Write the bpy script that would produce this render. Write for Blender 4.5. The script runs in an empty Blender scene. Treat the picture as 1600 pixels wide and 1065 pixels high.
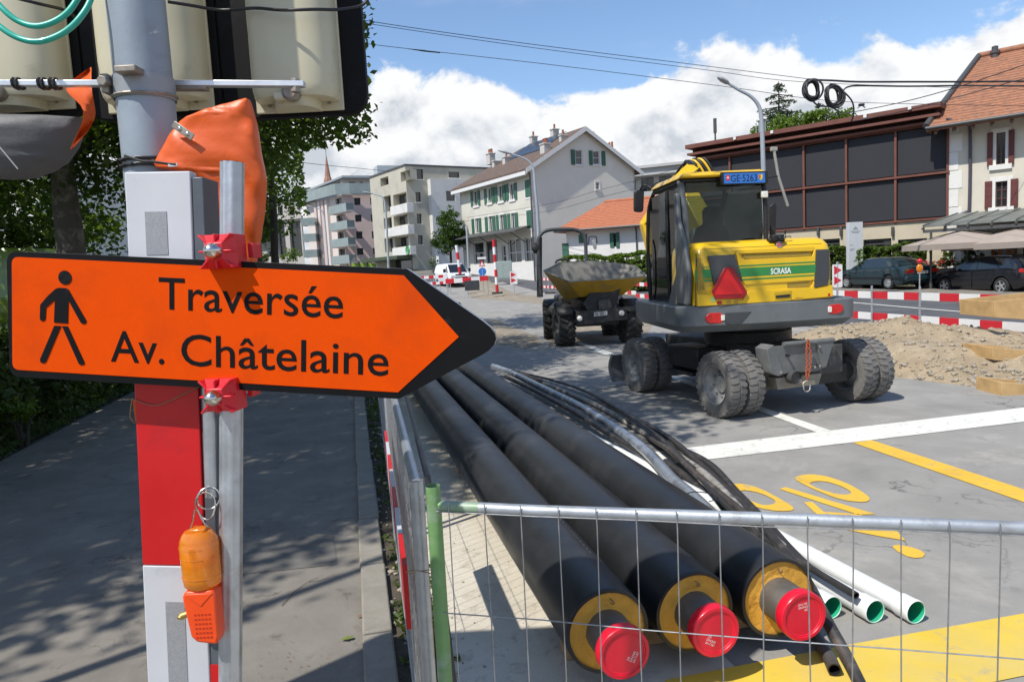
import bpy, bmesh, math, random
import numpy as np
from mathutils import Vector, Matrix, noise as mnoise
R = math.radians
random.seed(7)
RNG = np.random.default_rng(11)
scene = bpy.context.scene
COL = scene.collection

# ------------------------------------------------------------------ camera
CAM_H = 2.05
FPX, CX, CY = 1111.1, 800.0, 532.5           # 25 mm lens on a 1600 px wide picture
PITCH, ROLL = math.atan(110.3 / FPX), R(3.0)
FWD = Vector((0, math.cos(PITCH), -math.sin(PITCH)))
UP0 = Vector((0, math.sin(PITCH), math.cos(PITCH)))
RGT = Vector((1, 0, 0)) * math.cos(ROLL) - UP0 * math.sin(ROLL)
UPV = UP0 * math.cos(ROLL) + Vector((1, 0, 0)) * math.sin(ROLL)
CAMP = Vector((0, 0, CAM_H))
cam = bpy.data.cameras.new('camera')
cam.sensor_width = 36.0
cam.lens = 25.0
cam.clip_start = 0.05
cam.clip_end = 5000
camo = bpy.data.objects.new('camera', cam)
COL.objects.link(camo)
M = Matrix((RGT, UPV, -FWD)).transposed().to_4x4()
M.translation = CAMP
camo.matrix_world = M
scene.camera = camo

def ray(x, y):
    return FWD + RGT * ((x - CX) / FPX) + UPV * ((CY - y) / FPX)
def P(x, y, Y):                                # the point at distance Y in front
    d = ray(x, y)
    return CAMP + d * (Y / d.y)
def G(x, y, z=0.0):                            # the point on the level z
    d = ray(x, y)
    return CAMP + d * ((z - CAM_H) / d.z)

# ------------------------------------------------------------------ sun, sky, exposure
SUN_EL, SUN_AZ = 55.0, 48.0                    # shadows fall 48 degrees right of straight ahead
sdir = Vector((math.sin(R(SUN_AZ)) * math.cos(R(SUN_EL)), math.cos(R(SUN_AZ)) * math.cos(R(SUN_EL)), -math.sin(R(SUN_EL))))
sun = bpy.data.lights.new('sun', 'SUN')
sun.energy = 4.6
sun.angle = R(0.55)
sun.color = (1.0, 0.955, 0.88)
suno = bpy.data.objects.new('sun', sun)
COL.objects.link(suno)
suno.rotation_euler = sdir.to_track_quat('-Z', 'Y').to_euler()
scene.view_settings.view_transform = 'Standard'
scene.view_settings.look = 'None'
scene.view_settings.exposure = 0.12
scene.view_settings.gamma = 1.0
scene.view_settings.use_curve_mapping = False
scene.cycles.use_denoising = True
scene.cycles.max_bounces = 8
scene.cycles.transparent_max_bounces = 24

world = bpy.data.worlds.new('World')
scene.world = world
world.use_nodes = True
wt = world.node_tree
wt.nodes.clear()
def wn(t, **kw):
    n = wt.nodes.new(t)
    for k, v in kw.items():
        setattr(n, k, v)
    return n
def wmath(op, a, b=None, c=None, clamp=False):
    n = wn('ShaderNodeMath', operation=op, use_clamp=clamp)
    for i, v in enumerate((a, b, c)):
        if v is None:
            continue
        if isinstance(v, (int, float)):
            n.inputs[i].default_value = v
        else:
            wt.links.new(v, n.inputs[i])
    return n.outputs[0]
def wramp(v, a, b):
    n = wn('ShaderNodeMapRange', interpolation_type='SMOOTHSTEP')
    n.inputs['From Min'].default_value = a
    n.inputs['From Max'].default_value = b
    wt.links.new(v, n.inputs['Value'])
    return n.outputs[0]
sky = wn('ShaderNodeTexSky', sky_type='NISHITA')
sky.sun_disc = False
sky.sun_elevation = R(SUN_EL)
sky.sun_rotation = R(SUN_AZ + 180)
sky.air_density = 1.0
sky.dust_density = 0.3
sky.ozone_density = 3.0
tc = wn('ShaderNodeTexCoord')
sep = wn('ShaderNodeSeparateXYZ')
wt.links.new(tc.outputs['Generated'], sep.inputs[0])
def cloud_noise(offset, scale, detail, rough, dist=0.0, stretch=1.35):
    mp = wn('ShaderNodeMapping')
    mp.inputs['Scale'].default_value = (1, 1, stretch)
    mp.inputs['Location'].default_value = offset
    wt.links.new(tc.outputs['Generated'], mp.inputs[0])
    n = wn('ShaderNodeTexNoise')
    n.inputs['Scale'].default_value = scale
    n.inputs['Detail'].default_value = detail
    n.inputs['Roughness'].default_value = rough
    n.inputs['Distortion'].default_value = dist
    wt.links.new(mp.outputs[0], n.inputs['Vector'])
    return n.outputs['Fac']
CO = (3.2, 1.7, 0.4)
tow = (-sdir).normalized() * 0.03
CO2 = (CO[0] + tow.x * 0.6, CO[1] + tow.y * 0.6, CO[2] + tow.z * 1.6)
n_big = cloud_noise(CO, 3.1, 2.0, 0.5)
n_mid = cloud_noise(CO, 9.0, 9.0, 0.56, 0.25)
n_lit = cloud_noise(CO2, 9.0, 9.0, 0.56, 0.25)
n_soft = cloud_noise((7.1, 2.2, 5.0), 5.5, 4.0, 0.5)
# cumulus bank that ends some 16 degrees above the horizon, all the way round
edge = wmath('SUBTRACT', 0.25, sep.outputs['Z'])
edge = wmath('MULTIPLY', edge, 11.0)
dens = wmath('ADD', edge, wmath('MULTIPLY', wmath('SUBTRACT', n_big, 0.5), 0.8))
dens = wmath('ADD', dens, wmath('MULTIPLY', wmath('SUBTRACT', n_mid, 0.5), 1.9))
cover = wramp(dens, -0.02, 0.16)
lit = wmath('SUBTRACT', n_mid, n_lit)
lit = wmath('MULTIPLY_ADD', lit, 4.6, 0.60)
thick = wramp(dens, 0.0, 1.5)
lit = wmath('ADD', lit, wmath('MULTIPLY', thick, -0.50))
lit = wmath('ADD', lit, wmath('MULTIPLY', wmath('SUBTRACT', n_soft, 0.5), 1.3))
lit = wmath('ADD', lit, 0.22, clamp=True)
crp = wn('ShaderNodeValToRGB')
crp.color_ramp.elements[0].position = 0.0
crp.color_ramp.elements[0].color = (4.5, 4.85, 5.3, 1)
crp.color_ramp.elements[1].position = 0.85
crp.color_ramp.elements[1].color = (7.3, 7.35, 7.4, 1)
el = crp.color_ramp.elements.new(0.4)
el.color = (6.1, 6.3, 6.6, 1)
wt.links.new(lit, crp.inputs[0])
# thin high veil
veil = cloud_noise((0.3, 4.0, 9.0), 2.2, 6.0, 0.62, 0.6, 4.0)
veil = wmath('MULTIPLY', wramp(veil, 0.5, 0.8), 0.32)
mixv = wn('ShaderNodeMix', data_type='RGBA')
wt.links.new(veil, mixv.inputs['Factor'])
hsv = wn('ShaderNodeHueSaturation')
hsv.inputs['Saturation'].default_value = 1.02
hsv.inputs['Value'].default_value = 1.32
wt.links.new(sky.outputs[0], hsv.inputs['Color'])
wt.links.new(hsv.outputs[0], mixv.inputs['A'])
mixv.inputs['B'].default_value = (6.3, 6.6, 7.0, 1)
mixc = wn('ShaderNodeMix', data_type='RGBA')
wt.links.new(cover, mixc.inputs['Factor'])
wt.links.new(mixv.outputs['Result'], mixc.inputs['A'])
wt.links.new(crp.outputs[0], mixc.inputs['B'])
bg = wn('ShaderNodeBackground')
bg.inputs['Strength'].default_value = 0.125
wt.links.new(mixc.outputs['Result'], bg.inputs['Color'])
wout = wn('ShaderNodeOutputWorld')
wt.links.new(bg.outputs[0], wout.inputs['Surface'])

# ------------------------------------------------------------------ materials
MATS = {}
def mat(name, col, rough=0.6, metal=0.0, var=0.12, scale=6.0, bump=0.0, bscale=80.0, dirt=None, spec=0.5, coat=0.0, alpha=None, fine=0.0, fscale=220.0, rnd=0.0, trans=0.0, bands=None, emit=None, wear=None):
    """Procedural principled material. dirt/wear = (colour, low, high, scale): noise mask that lets a second colour through."""
    if name in MATS:
        return MATS[name]
    m = bpy.data.materials.new(name)
    m.use_nodes = True
    nt = m.node_tree
    b = nt.nodes['Principled BSDF']
    L = nt.links.new
    t = nt.nodes.new('ShaderNodeTexCoord')
    def noise(sc, det=5.0, ro=0.6, dist=0.0):
        n = nt.nodes.new('ShaderNodeTexNoise')
        n.inputs['Scale'].default_value = sc
        n.inputs['Detail'].default_value = det
        n.inputs['Roughness'].default_value = ro
        n.inputs['Distortion'].default_value = dist
        L(t.outputs['Object'], n.inputs['Vector'])
        return n.outputs['Fac']
    def mixc(f, a, bb):
        n = nt.nodes.new('ShaderNodeMix')
        n.data_type = 'RGBA'
        for s, v in (('Factor', f), ('A', a), ('B', bb)):
            if isinstance(v, (tuple, list)):
                n.inputs[s].default_value = (*v[:3], 1)
            elif isinstance(v, (int, float)):
                n.inputs[s].default_value = v
            else:
                L(v, n.inputs[s])
        return n.outputs['Result']
    def mrange(v, a, bb, lo=0.0, hi=1.0):
        n = nt.nodes.new('ShaderNodeMapRange')
        n.inputs['From Min'].default_value = a
        n.inputs['From Max'].default_value = bb
        n.inputs['To Min'].default_value = lo
        n.inputs['To Max'].default_value = hi
        L(v, n.inputs['Value'])
        return n.outputs[0]
    c0 = [max(0, c * (1 - var)) for c in col]
    c1 = [min(1, c * (1 + var)) for c in col]
    n1 = noise(scale)
    c = mixc(mrange(n1, 0.3, 0.7), c0, c1)
    if fine:
        n2 = noise(fscale, 2.0, 0.6)
        c = mixc(mrange(n2, 0.35, 0.65), c, [x * (1 - fine) for x in col]) if fine > 0 else c
    for msk in (dirt, wear):
        if msk:
            n3 = noise(msk[3], 7.0, 0.65, 0.4)
            c = mixc(mrange(n3, msk[1], msk[2]), c, msk[0])
    if rnd:
        oi = nt.nodes.new('ShaderNodeObjectInfo')
        hs = nt.nodes.new('ShaderNodeHueSaturation')
        L(mrange(oi.outputs['Random'], 0, 1, 1 - rnd, 1 + rnd), hs.inputs['Value'])
        L(c, hs.inputs['Color'])
        c = hs.outputs[0]
    L(c, b.inputs['Base Color'])
    b.inputs['Metallic'].default_value = metal
    b.inputs['Specular IOR Level'].default_value = spec
    b.inputs['Coat Weight'].default_value = coat
    L(mrange(n1, 0.2, 0.8, max(0.02, rough - 0.08), min(1, rough + 0.08)), b.inputs['Roughness'])
    if trans:
        b.inputs['Transmission Weight'].default_value = trans
    if alpha is not None:
        b.inputs['Alpha'].default_value = alpha
    if emit:
        b.inputs['Emission Color'].default_value = (*emit[0], 1)
        b.inputs['Emission Strength'].default_value = emit[1]
    if bump:
        bp = nt.nodes.new('ShaderNodeBump')
        bp.inputs['Strength'].default_value = min(1.0, bump)
        bp.inputs['Distance'].default_value = 0.02
        L(noise(bscale, 6.0, 0.65), bp.inputs['Height'])
        L(bp.outputs[0], b.inputs['Normal'])
    MATS[name] = m
    return m

def leaf_mat(name, col, col2, transl=0.45):
    m = bpy.data.materials.new(name)
    m.use_nodes = True
    nt = m.node_tree
    nt.nodes.clear()
    L = nt.links.new
    t = nt.nodes.new('ShaderNodeTexCoord')
    n = nt.nodes.new('ShaderNodeTexNoise')
    n.inputs['Scale'].default_value = 1.7
    n.inputs['Detail'].default_value = 6
    L(t.outputs['Object'], n.inputs['Vector'])
    n2 = nt.nodes.new('ShaderNodeTexNoise')
    n2.inputs['Scale'].default_value = 13.0
    L(t.outputs['Object'], n2.inputs['Vector'])
    ad = nt.nodes.new('ShaderNodeMath')
    ad.operation = 'MULTIPLY_ADD'
    L(n2.outputs['Fac'], ad.inputs[0])
    ad.inputs[1].default_value = 0.8
    L(n.outputs['Fac'], ad.inputs[2])
    mr = nt.nodes.new('ShaderNodeMapRange')
    mr.inputs['From Min'].default_value = 0.6
    mr.inputs['From Max'].default_value = 1.2
    L(ad.outputs[0], mr.inputs['Value'])
    mx = nt.nodes.new('ShaderNodeMix')
    mx.data_type = 'RGBA'
    mx.inputs['A'].default_value = (*col, 1)
    mx.inputs['B'].default_value = (*col2, 1)
    L(mr.outputs[0], mx.inputs['Factor'])
    d = nt.nodes.new('ShaderNodeBsdfPrincipled')
    d.inputs['Roughness'].default_value = 0.5
    d.inputs['Specular IOR Level'].default_value = 0.35
    L(mx.outputs['Result'], d.inputs['Base Color'])
    tr = nt.nodes.new('ShaderNodeBsdfTranslucent')
    hs = nt.nodes.new('ShaderNodeHueSaturation')
    hs.inputs['Hue'].default_value = 0.485
    hs.inputs['Value'].default_value = 1.5
    hs.inputs['Saturation'].default_value = 1.1
    L(mx.outputs['Result'], hs.inputs['Color'])
    L(hs.outputs[0], tr.inputs['Color'])
    ms = nt.nodes.new('ShaderNodeMixShader')
    ms.inputs[0].default_value = transl
    L(d.outputs[0], ms.inputs[1])
    L(tr.outputs[0], ms.inputs[2])
    o = nt.nodes.new('ShaderNodeOutputMaterial')
    L(ms.outputs[0], o.inputs['Surface'])
    MATS[name] = m
    return m

# ------------------------------------------------------------------ mesh builder
class MB:
    def __init__(self, xf=None):
        self.v, self.f, self.xf = [], [], xf
    def add(self, vs, fs):
        o = len(self.v)
        if self.xf is not None:
            vs = [self.xf @ Vector(p) for p in vs]
        self.v += [tuple(p) for p in vs]
        self.f += [tuple(i + o for i in q) for q in fs]
        return self
    def box(self, c, s, m=None):
        x, y, z = [k / 2 for k in s]
        vs = [Vector((a * x, b * y, d * z)) for d in (-1, 1) for b in (-1, 1) for a in (-1, 1)]
        if m is not None:
            vs = [m.to_3x3() @ p for p in vs]
        c = Vector(c)
        return self.add([p + c for p in vs], [(0, 2, 3, 1), (4, 5, 7, 6), (0, 1, 5, 4), (2, 6, 7, 3), (0, 4, 6, 2), (1, 3, 7, 5)])
    def bx(self, x0, x1, y0, y1, z0, z1):
        return self.box(((x0 + x1) / 2, (y0 + y1) / 2, (z0 + z1) / 2), (abs(x1 - x0), abs(y1 - y0), abs(z1 - z0)))
    def prism(self, poly, off, flip=False):        # poly: 3-D points of one face, off: extrusion vector
        n = len(poly)
        off = Vector(off)
        a = [Vector(p) for p in poly]
        vs = a + [p + off for p in a]
        fs = [tuple(range(n - 1, -1, -1)), tuple(range(n, 2 * n))] + [(i, (i + 1) % n, n + (i + 1) % n, n + i) for i in range(n)]
        if flip:
            fs = [tuple(reversed(q)) for q in fs]
        return self.add(vs, fs)
    def poly(self, pts):
        return self.add(pts, [tuple(range(len(pts)))])
    def tube(self, pts, r, n=8, caps=True, closed=False):
        pts = [Vector(p) for p in pts]
        k = len(pts)
        rs = r if isinstance(r, (list, tuple)) else [r] * k
        tang = []
        for i in range(k):
            a = pts[(i - 1) % k] if (closed or i > 0) else pts[i]
            b = pts[(i + 1) % k] if (closed or i < k - 1) else pts[i]
            d = (b - a)
            tang.append(d.normalized() if d.length > 1e-9 else Vector((0, 0, 1)))
        t0 = tang[0]
        u = t0.orthogonal().normalized()
        vs = []
        for i in range(k):
            t = tang[i]
            u = (u - t * u.dot(t))
            u = u.normalized() if u.length > 1e-6 else t.orthogonal().normalized()
            w = t.cross(u)
            for j in range(n):
                an = 2 * math.pi * j / n
                vs.append(pts[i] + (u * math.cos(an) + w * math.sin(an)) * rs[i])
        fs = []
        for i in range(k if closed else k - 1):
            for j in range(n):
                a, b = i * n + j, i * n + (j + 1) % n
                c, d = ((i + 1) % k) * n + (j + 1) % n, ((i + 1) % k) * n + j
                fs.append((a, b, c, d))
        if caps and not closed:
            fs.append(tuple(range(n - 1, -1, -1)))
            fs.append(tuple((k - 1) * n + j for j in range(n)))
        return self.add(vs, fs)
    def lathe(self, prof, o, ax, n=24, closed=False):   # prof: (radius, distance along axis)
        o, ax = Vector(o), Vector(ax).normalized()
        u = ax.orthogonal().normalized()
        w = ax.cross(u)
        vs = []
        for r, h in prof:
            for j in range(n):
                an = 2 * math.pi * j / n
                vs.append(o + ax * h + (u * math.cos(an) + w * math.sin(an)) * r)
        k = len(prof)
        fs = []
        for i in range(k if closed else k - 1):
            for j in range(n):
                i2 = (i + 1) % k
                fs.append((i * n + j, i * n + (j + 1) % n, i2 * n + (j + 1) % n, i2 * n + j))
        return self.add(vs, fs)
    def disc(self, o, ax, r, n=24):
        o, ax = Vector(o), Vector(ax).normalized()
        u = ax.orthogonal().normalized()
        w = ax.cross(u)
        return self.add([o + (u * math.cos(2 * math.pi * j / n) + w * math.sin(2 * math.pi * j / n)) * r for j in range(n)], [tuple(range(n))])
    def sphere(self, c, r, n=12, m=8, s=(1, 1, 1)):
        c = Vector(c)
        vs = []
        for i in range(m + 1):
            ph = math.pi * i / m
            for j in range(n):
                th = 2 * math.pi * j / n
                vs.append(c + Vector((math.sin(ph) * math.cos(th) * r * s[0], math.sin(ph) * math.sin(th) * r * s[1], math.cos(ph) * r * s[2])))
        fs = [(i * n + j, (i + 1) * n + j, (i + 1) * n + (j + 1) % n, i * n + (j + 1) % n) for i in range(m) for j in range(n)]
        return self.add(vs, fs)
    def loft(self, loops, caps=True, closed=True):      # loops of equal point count
        n = len(loops[0])
        vs = [p for lp in loops for p in lp]
        fs = []
        for i in range(len(loops) - 1):
            for j in range(n if closed else n - 1):
                fs.append((i * n + j, i * n + (j + 1) % n, (i + 1) * n + (j + 1) % n, (i + 1) * n + j))
        if caps:
            fs.append(tuple(range(n - 1, -1, -1)))
            fs.append(tuple((len(loops) - 1) * n + j for j in range(n)))
        return self.add(vs, fs)
    def mesh(self, name, material, smooth=None, fix=True):
        me = bpy.data.meshes.new(name)
        me.from_pydata(self.v, [], self.f)
        if fix:
            bm = bmesh.new()
            bm.from_mesh(me)
            bmesh.ops.remove_doubles(bm, verts=bm.verts, dist=1e-5)
            bmesh.ops.recalc_face_normals(bm, faces=bm.faces)
            bm.to_mesh(me)
            bm.free()
        if material is not None:
            me.materials.append(material)
        if smooth is not None:
            me.polygons.foreach_set('use_smooth', [True] * len(me.polygons))
            me.set_sharp_from_angle(angle=R(smooth))
        me.update()
        return me
    def build(self, name, material, parent=None, smooth=None, bevel=None, fix=True, bseg=2):
        return link(name, self.mesh(name, material, smooth, fix), parent, bevel, bseg)

def link(name, me, parent=None, bevel=None, bseg=2, m=None):
    o = bpy.data.objects.new(name, me)
    COL.objects.link(o)
    if parent is not None:
        o.parent = parent
    if m is not None:
        o.matrix_local = m
    if bevel:
        md = o.modifiers.new('bevel', 'BEVEL')
        md.width = bevel
        md.segments = bseg
        md.limit_method = 'ANGLE'
        md.angle_limit = R(35)
        me.polygons.foreach_set('use_smooth', [True] * len(me.polygons))
        me.set_sharp_from_angle(angle=R(35))
        md.harden_normals = False
    return o
def tag(o, label, cat, group=None):
    o['label'] = label
    o['category'] = cat
    if group:
        o['group'] = group
    return o
def thing(name, label, cat, loc=(0, 0, 0), rz=0.0, group=None):
    o = bpy.data.objects.new(name, None)
    o.empty_display_size = 0.2
    COL.objects.link(o)
    o.location = loc
    o.rotation_euler = (0, 0, rz)
    return tag(o, label, cat, group)
def struct(o):
    o['kind'] = 'structure'
    return o
def copy_tree(o, parent=None):
    c = o.copy()
    COL.objects.link(c)
    c.parent = parent
    for ch in list(o.children):
        copy_tree(ch, c)
    return c
_CAP = []
def capital_height():
    if not _CAP:
        cu = bpy.data.curves.new('lettering', 'FONT')
        cu.body = 'H'
        ob = bpy.data.objects.new('lettering', cu)
        COL.objects.link(ob)
        me = bpy.data.meshes.new_from_object(ob.evaluated_get(bpy.context.evaluated_depsgraph_get()))
        bpy.data.objects.remove(ob)
        _CAP.append(max(v.co.y for v in me.vertices))
    return _CAP[0]
def text_mesh(body, width, height, offset=0.0, ext=0.0, bold=0.0):
    """Letters as a mesh in the xy plane: baseline at y = 0, x from 0 to width, capitals as tall as height."""
    cu = bpy.data.curves.new('lettering', 'FONT')
    cu.body = body
    cu.offset = offset
    cu.extrude = ext
    if bold:
        cu.bevel_depth = bold
        cu.bevel_resolution = 0
    cu.resolution_u = 4
    ob = bpy.data.objects.new('lettering', cu)
    COL.objects.link(ob)
    dg = bpy.context.evaluated_depsgraph_get()
    me = bpy.data.meshes.new_from_object(ob.evaluated_get(dg))
    bpy.data.objects.remove(ob)
    co = np.zeros(len(me.vertices) * 3)
    me.vertices.foreach_get('co', co)
    co = co.reshape(-1, 3)
    x0, x1 = co[:, 0].min(), co[:, 0].max()
    co[:, 0] = (co[:, 0] - x0) * width / (x1 - x0)
    co[:, 1] *= height / capital_height()
    co[:, 2] *= 0.04
    me.vertices.foreach_set('co', co.ravel())
    me.update()
    return me
def smooth_path(pts, k=6):
    """Catmull-Rom through the points."""
    pts = [Vector(p) for p in pts]
    out = []
    for i in range(len(pts) - 1):
        p0, p1, p2, p3 = pts[max(0, i - 1)], pts[i], pts[i + 1], pts[min(len(pts) - 1, i + 2)]
        for j in range(k):
            t = j / k
            out.append(0.5 * ((2 * p1) + (p2 - p0) * t + (2 * p0 - 5 * p1 + 4 * p2 - p3) * t * t + (3 * p1 - p0 - 3 * p2 + p3) * t ** 3))
    out.append(pts[-1])
    return out
def frame(o, ux, uz):
    """4x4 matrix with x axis ux, z axis close to uz."""
    x = Vector(ux).normalized()
    z = Vector(uz)
    z = (z - x * z.dot(x)).normalized()
    y = z.cross(x)
    m = Matrix((x, y, z)).transposed().to_4x4()
    m.translation = Vector(o)
    return m
def framez(o, uz, ux):
    """4x4 matrix with z axis uz, x axis close to ux."""
    z = Vector(uz).normalized()
    x = Vector(ux)
    x = (x - z * x.dot(z)).normalized()
    m = Matrix((x, z.cross(x), z)).transposed().to_4x4()
    m.translation = Vector(o)
    return m
def clip(v, a, b):
    return max(a, min(b, v))
# ------------------------------------------------------------------ terrain and paved surfaces
HS = R(-12.5)                                   # the street and the works run 12.5 degrees left of straight ahead
EU = Vector((math.cos(HS), -math.sin(HS), 0))
EV = Vector((math.sin(HS), math.cos(HS), 0))
def S(u, v, z=0.0):
    p = EU * u + EV * v
    return Vector((p.x, p.y, z))
_GY = [-1e4, 22, 31, 50, 62, 75, 110, 200, 1e5]
_GZ = [0, 0, .25, .35, .95, 2.0, 3.0, 4.0, 4.0]
def gz(x, y):
    return float(np.interp(y, _GY, _GZ))

def ground_material(name, c0, c1, scale, speck=0.25, sscale=260.0, rough=0.9, bump=0.35, bscale=180.0, stain=None, stain2=None, cracks=0.0):
    m = bpy.data.materials.new(name)
    m.use_nodes = True
    nt = m.node_tree
    b = nt.nodes['Principled BSDF']
    L = nt.links.new
    t = nt.nodes.new('ShaderNodeTexCoord')
    def noise(sc, det=6.0, ro=0.6, dist=0.0):
        n = nt.nodes.new('ShaderNodeTexNoise')
        n.inputs['Scale'].default_value = sc
        n.inputs['Detail'].default_value = det
        n.inputs['Roughness'].default_value = ro
        n.inputs['Distortion'].default_value = dist
        L(t.outputs['Object'], n.inputs['Vector'])
        return n.outputs['Fac']
    def rng(v, a, bb):
        n = nt.nodes.new('ShaderNodeMapRange')
        n.inputs['From Min'].default_value = a
        n.inputs['From Max'].default_value = bb
        L(v, n.inputs['Value'])
        return n.outputs[0]
    def mx(f, a, bb):
        n = nt.nodes.new('ShaderNodeMix')
        n.data_type = 'RGBA'
        for s, v in (('Factor', f), ('A', a), ('B', bb)):
            if isinstance(v, tuple):
                n.inputs[s].default_value = (*v, 1)
            else:
                L(v, n.inputs[s])
        return n.outputs['Result']
    c = mx(rng(noise(scale, 8, 0.65, 0.3), 0.3, 0.7), c0, c1)
    c = mx(rng(noise(sscale, 2), 0.62, 0.75), c, tuple(min(1, x * (1 + 3 * speck)) for x in c1))
    c = mx(rng(noise(sscale * 1.3, 2), 0.6, 0.75), c, tuple(x * (1 - 2 * speck) for x in c0))
    for st in (stain, stain2):
        if st:
            c = mx(rng(noise(st[3], 9, 0.7, 0.8), st[1], st[2]), c, st[0])
    if cracks:
        vo = nt.nodes.new('ShaderNodeTexVoronoi')
        vo.feature = 'DISTANCE_TO_EDGE'
        vo.inputs['Scale'].default_value = cracks
        wv = nt.nodes.new('ShaderNodeMix')
        wv.data_type = 'VECTOR'
        wv.inputs['Factor'].default_value = 0.16
        L(t.outputs['Object'], wv.inputs['A'])
        nz = nt.nodes.new('ShaderNodeTexNoise')
        nz.inputs['Scale'].default_value = 2.3
        nz.inputs['Detail'].default_value = 6
        L(t.outputs['Object'], nz.inputs['Vector'])
        sc = nt.nodes.new('ShaderNodeVectorMath')
        sc.operation = 'SCALE'
        sc.inputs['Scale'].default_value = 9.0
        L(nz.outputs['Color'], sc.inputs[0])
        L(sc.outputs[0], wv.inputs['B'])
        L(wv.outputs['Result'], vo.inputs['Vector'])
        gate = rng(noise(0.5, 3), 0.5, 0.62)
        mm = nt.nodes.new('ShaderNodeMath')
        mm.operation = 'MULTIPLY'
        L(rng(vo.outputs['Distance'], 0.012, 0.004), mm.inputs[0])
        L(gate, mm.inputs[1])
        m2 = nt.nodes.new('ShaderNodeMath')
        m2.operation = 'MULTIPLY'
        L(mm.outputs[0], m2.inputs[0])
        m2.inputs[1].default_value = 0.7
        c = mx(m2.outputs[0], c, tuple(x * .35 for x in c0))
    L(c, b.inputs['Base Color'])
    b.inputs['Roughness'].default_value = rough
    b.inputs['Specular IOR Level'].default_value = 0.25
    bp = nt.nodes.new('ShaderNodeBump')
    bp.inputs['Strength'].default_value = bump
    bp.inputs['Distance'].default_value = 0.01
    L(noise(bscale, 5, 0.7), bp.inputs['Height'])
    L(bp.outputs[0], b.inputs['Normal'])
    MATS[name] = m
    return m
A_SITE = ground_material('asphalt_site', (.235, .226, .208), (.335, .322, .297), 1.3, 0.22, 240, stain=((.46, .43, .37), 0.56, 0.78, 0.7), stain2=((.2, .197, .19), 0.60, 0.74, 2.6), cracks=0.55)
A_ROAD = ground_material('asphalt_road', (.075, .077, .083), (.125, .125, .13), 0.8, 0.15, 120, stain=((.2, .19, .17), 0.58, 0.8, 0.35))
A_WALK = ground_material('asphalt_footway', (.165, .150, .128), (.25, .228, .195), 1.6, 0.25, 260, stain=((.31, .28, .235), 0.55, 0.75, 1.1), stain2=((.125, .115, .10), 0.58, 0.66, 3.0), cracks=0.9)
A_PATCH = ground_material('asphalt_patch', (.13, .122, .11), (.18, .17, .153), 2.2, 0.2, 300)
SAND = ground_material('dust_slab', (.5, .45, .36), (.62, .57, .47), 2.0, 0.08, 120, bump=0.25, stain=((.35, .30, .23), 0.56, 0.72, 6.0), stain2=((.12, .10, .08), 0.70, 0.74, 26.0))
EARTH = ground_material('bare_earth', (.2, .165, .12), (.36, .31, .24), 3.0, 0.25, 60, bump=0.7, bscale=40)
SOIL = ground_material('dark_soil', (.05, .042, .032), (.12, .1, .075), 5.0, 0.3, 90, bump=0.8, bscale=60)
KERB = ground_material('kerb_stone', (.22, .2, .165), (.32, .295, .25), 4.0, 0.2, 200, bump=0.4, stain=((.2, .18, .15), 0.58, 0.72, 7.0))
LAND = ground_material('land', (.13, .12, .1), (.2, .19, .16), 0.2, 0.2, 10)
LAWN = ground_material('lawn_soil', (.03, .05, .015), (.06, .09, .03), 2.0, 0.2, 60, bump=0.7, bscale=50)
def paint_mat(name, col, worn):
    return mat(name, col, rough=0.75, var=0.06, scale=3.0, bump=0.25, bscale=220, wear=(worn, 0.56, 0.70, 11.0), dirt=(tuple(c * 0.8 for c in col), 0.5, 0.75, 2.0))
W_PAINT = paint_mat('white_road_paint', (.74, .73, .66), (.4, .38, .34))
Y_PAINT = paint_mat('yellow_road_paint', (.74, .45, .045), (.42, .33, .2))
Y_BAND = mat('yellow_band_paint', (.70, .49, .05), rough=0.75, var=0.1, scale=2.0, bump=0.25, bscale=220, wear=((.36, .32, .25), 0.58, 0.78, 7.0), dirt=((.62, .47, .14), 0.45, 0.7, 1.4))
O_PAINT = paint_mat('orange_road_paint', (.8, .34, .04), (.35, .25, .15))

def sheet(name, u0, u1, v0, v1, dz, m, step=1.0, du=2.0):
    nu = max(1, int(math.ceil((u1 - u0) / du)))
    nv = max(1, int(math.ceil((v1 - v0) / step)))
    vs, fs = [], []
    for j in range(nv + 1):
        for i in range(nu + 1):
            p = S(u0 + (u1 - u0) * i / nu, v0 + (v1 - v0) * j / nv)
            vs.append((p.x, p.y, gz(p.x, p.y) + dz))
    for j in range(nv):
        for i in range(nu):
            a = j * (nu + 1) + i
            fs.append((a, a + 1, a + nu + 2, a + nu + 1))
    b = MB()
    b.add(vs, fs)
    return struct(b.build(name, m, fix=False))
def flat(name, pts, dz, m, z=None):
    b = MB()
    b.add([(p[0], p[1], dz + (gz(p[0], p[1]) if z is None else z)) for p in pts], [tuple(range(len(pts)))])
    me = b.mesh(name, m, fix=False)
    if me.polygons[0].normal.z < 0:
        me.flip_normals()
    return struct(link(name, me))

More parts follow.
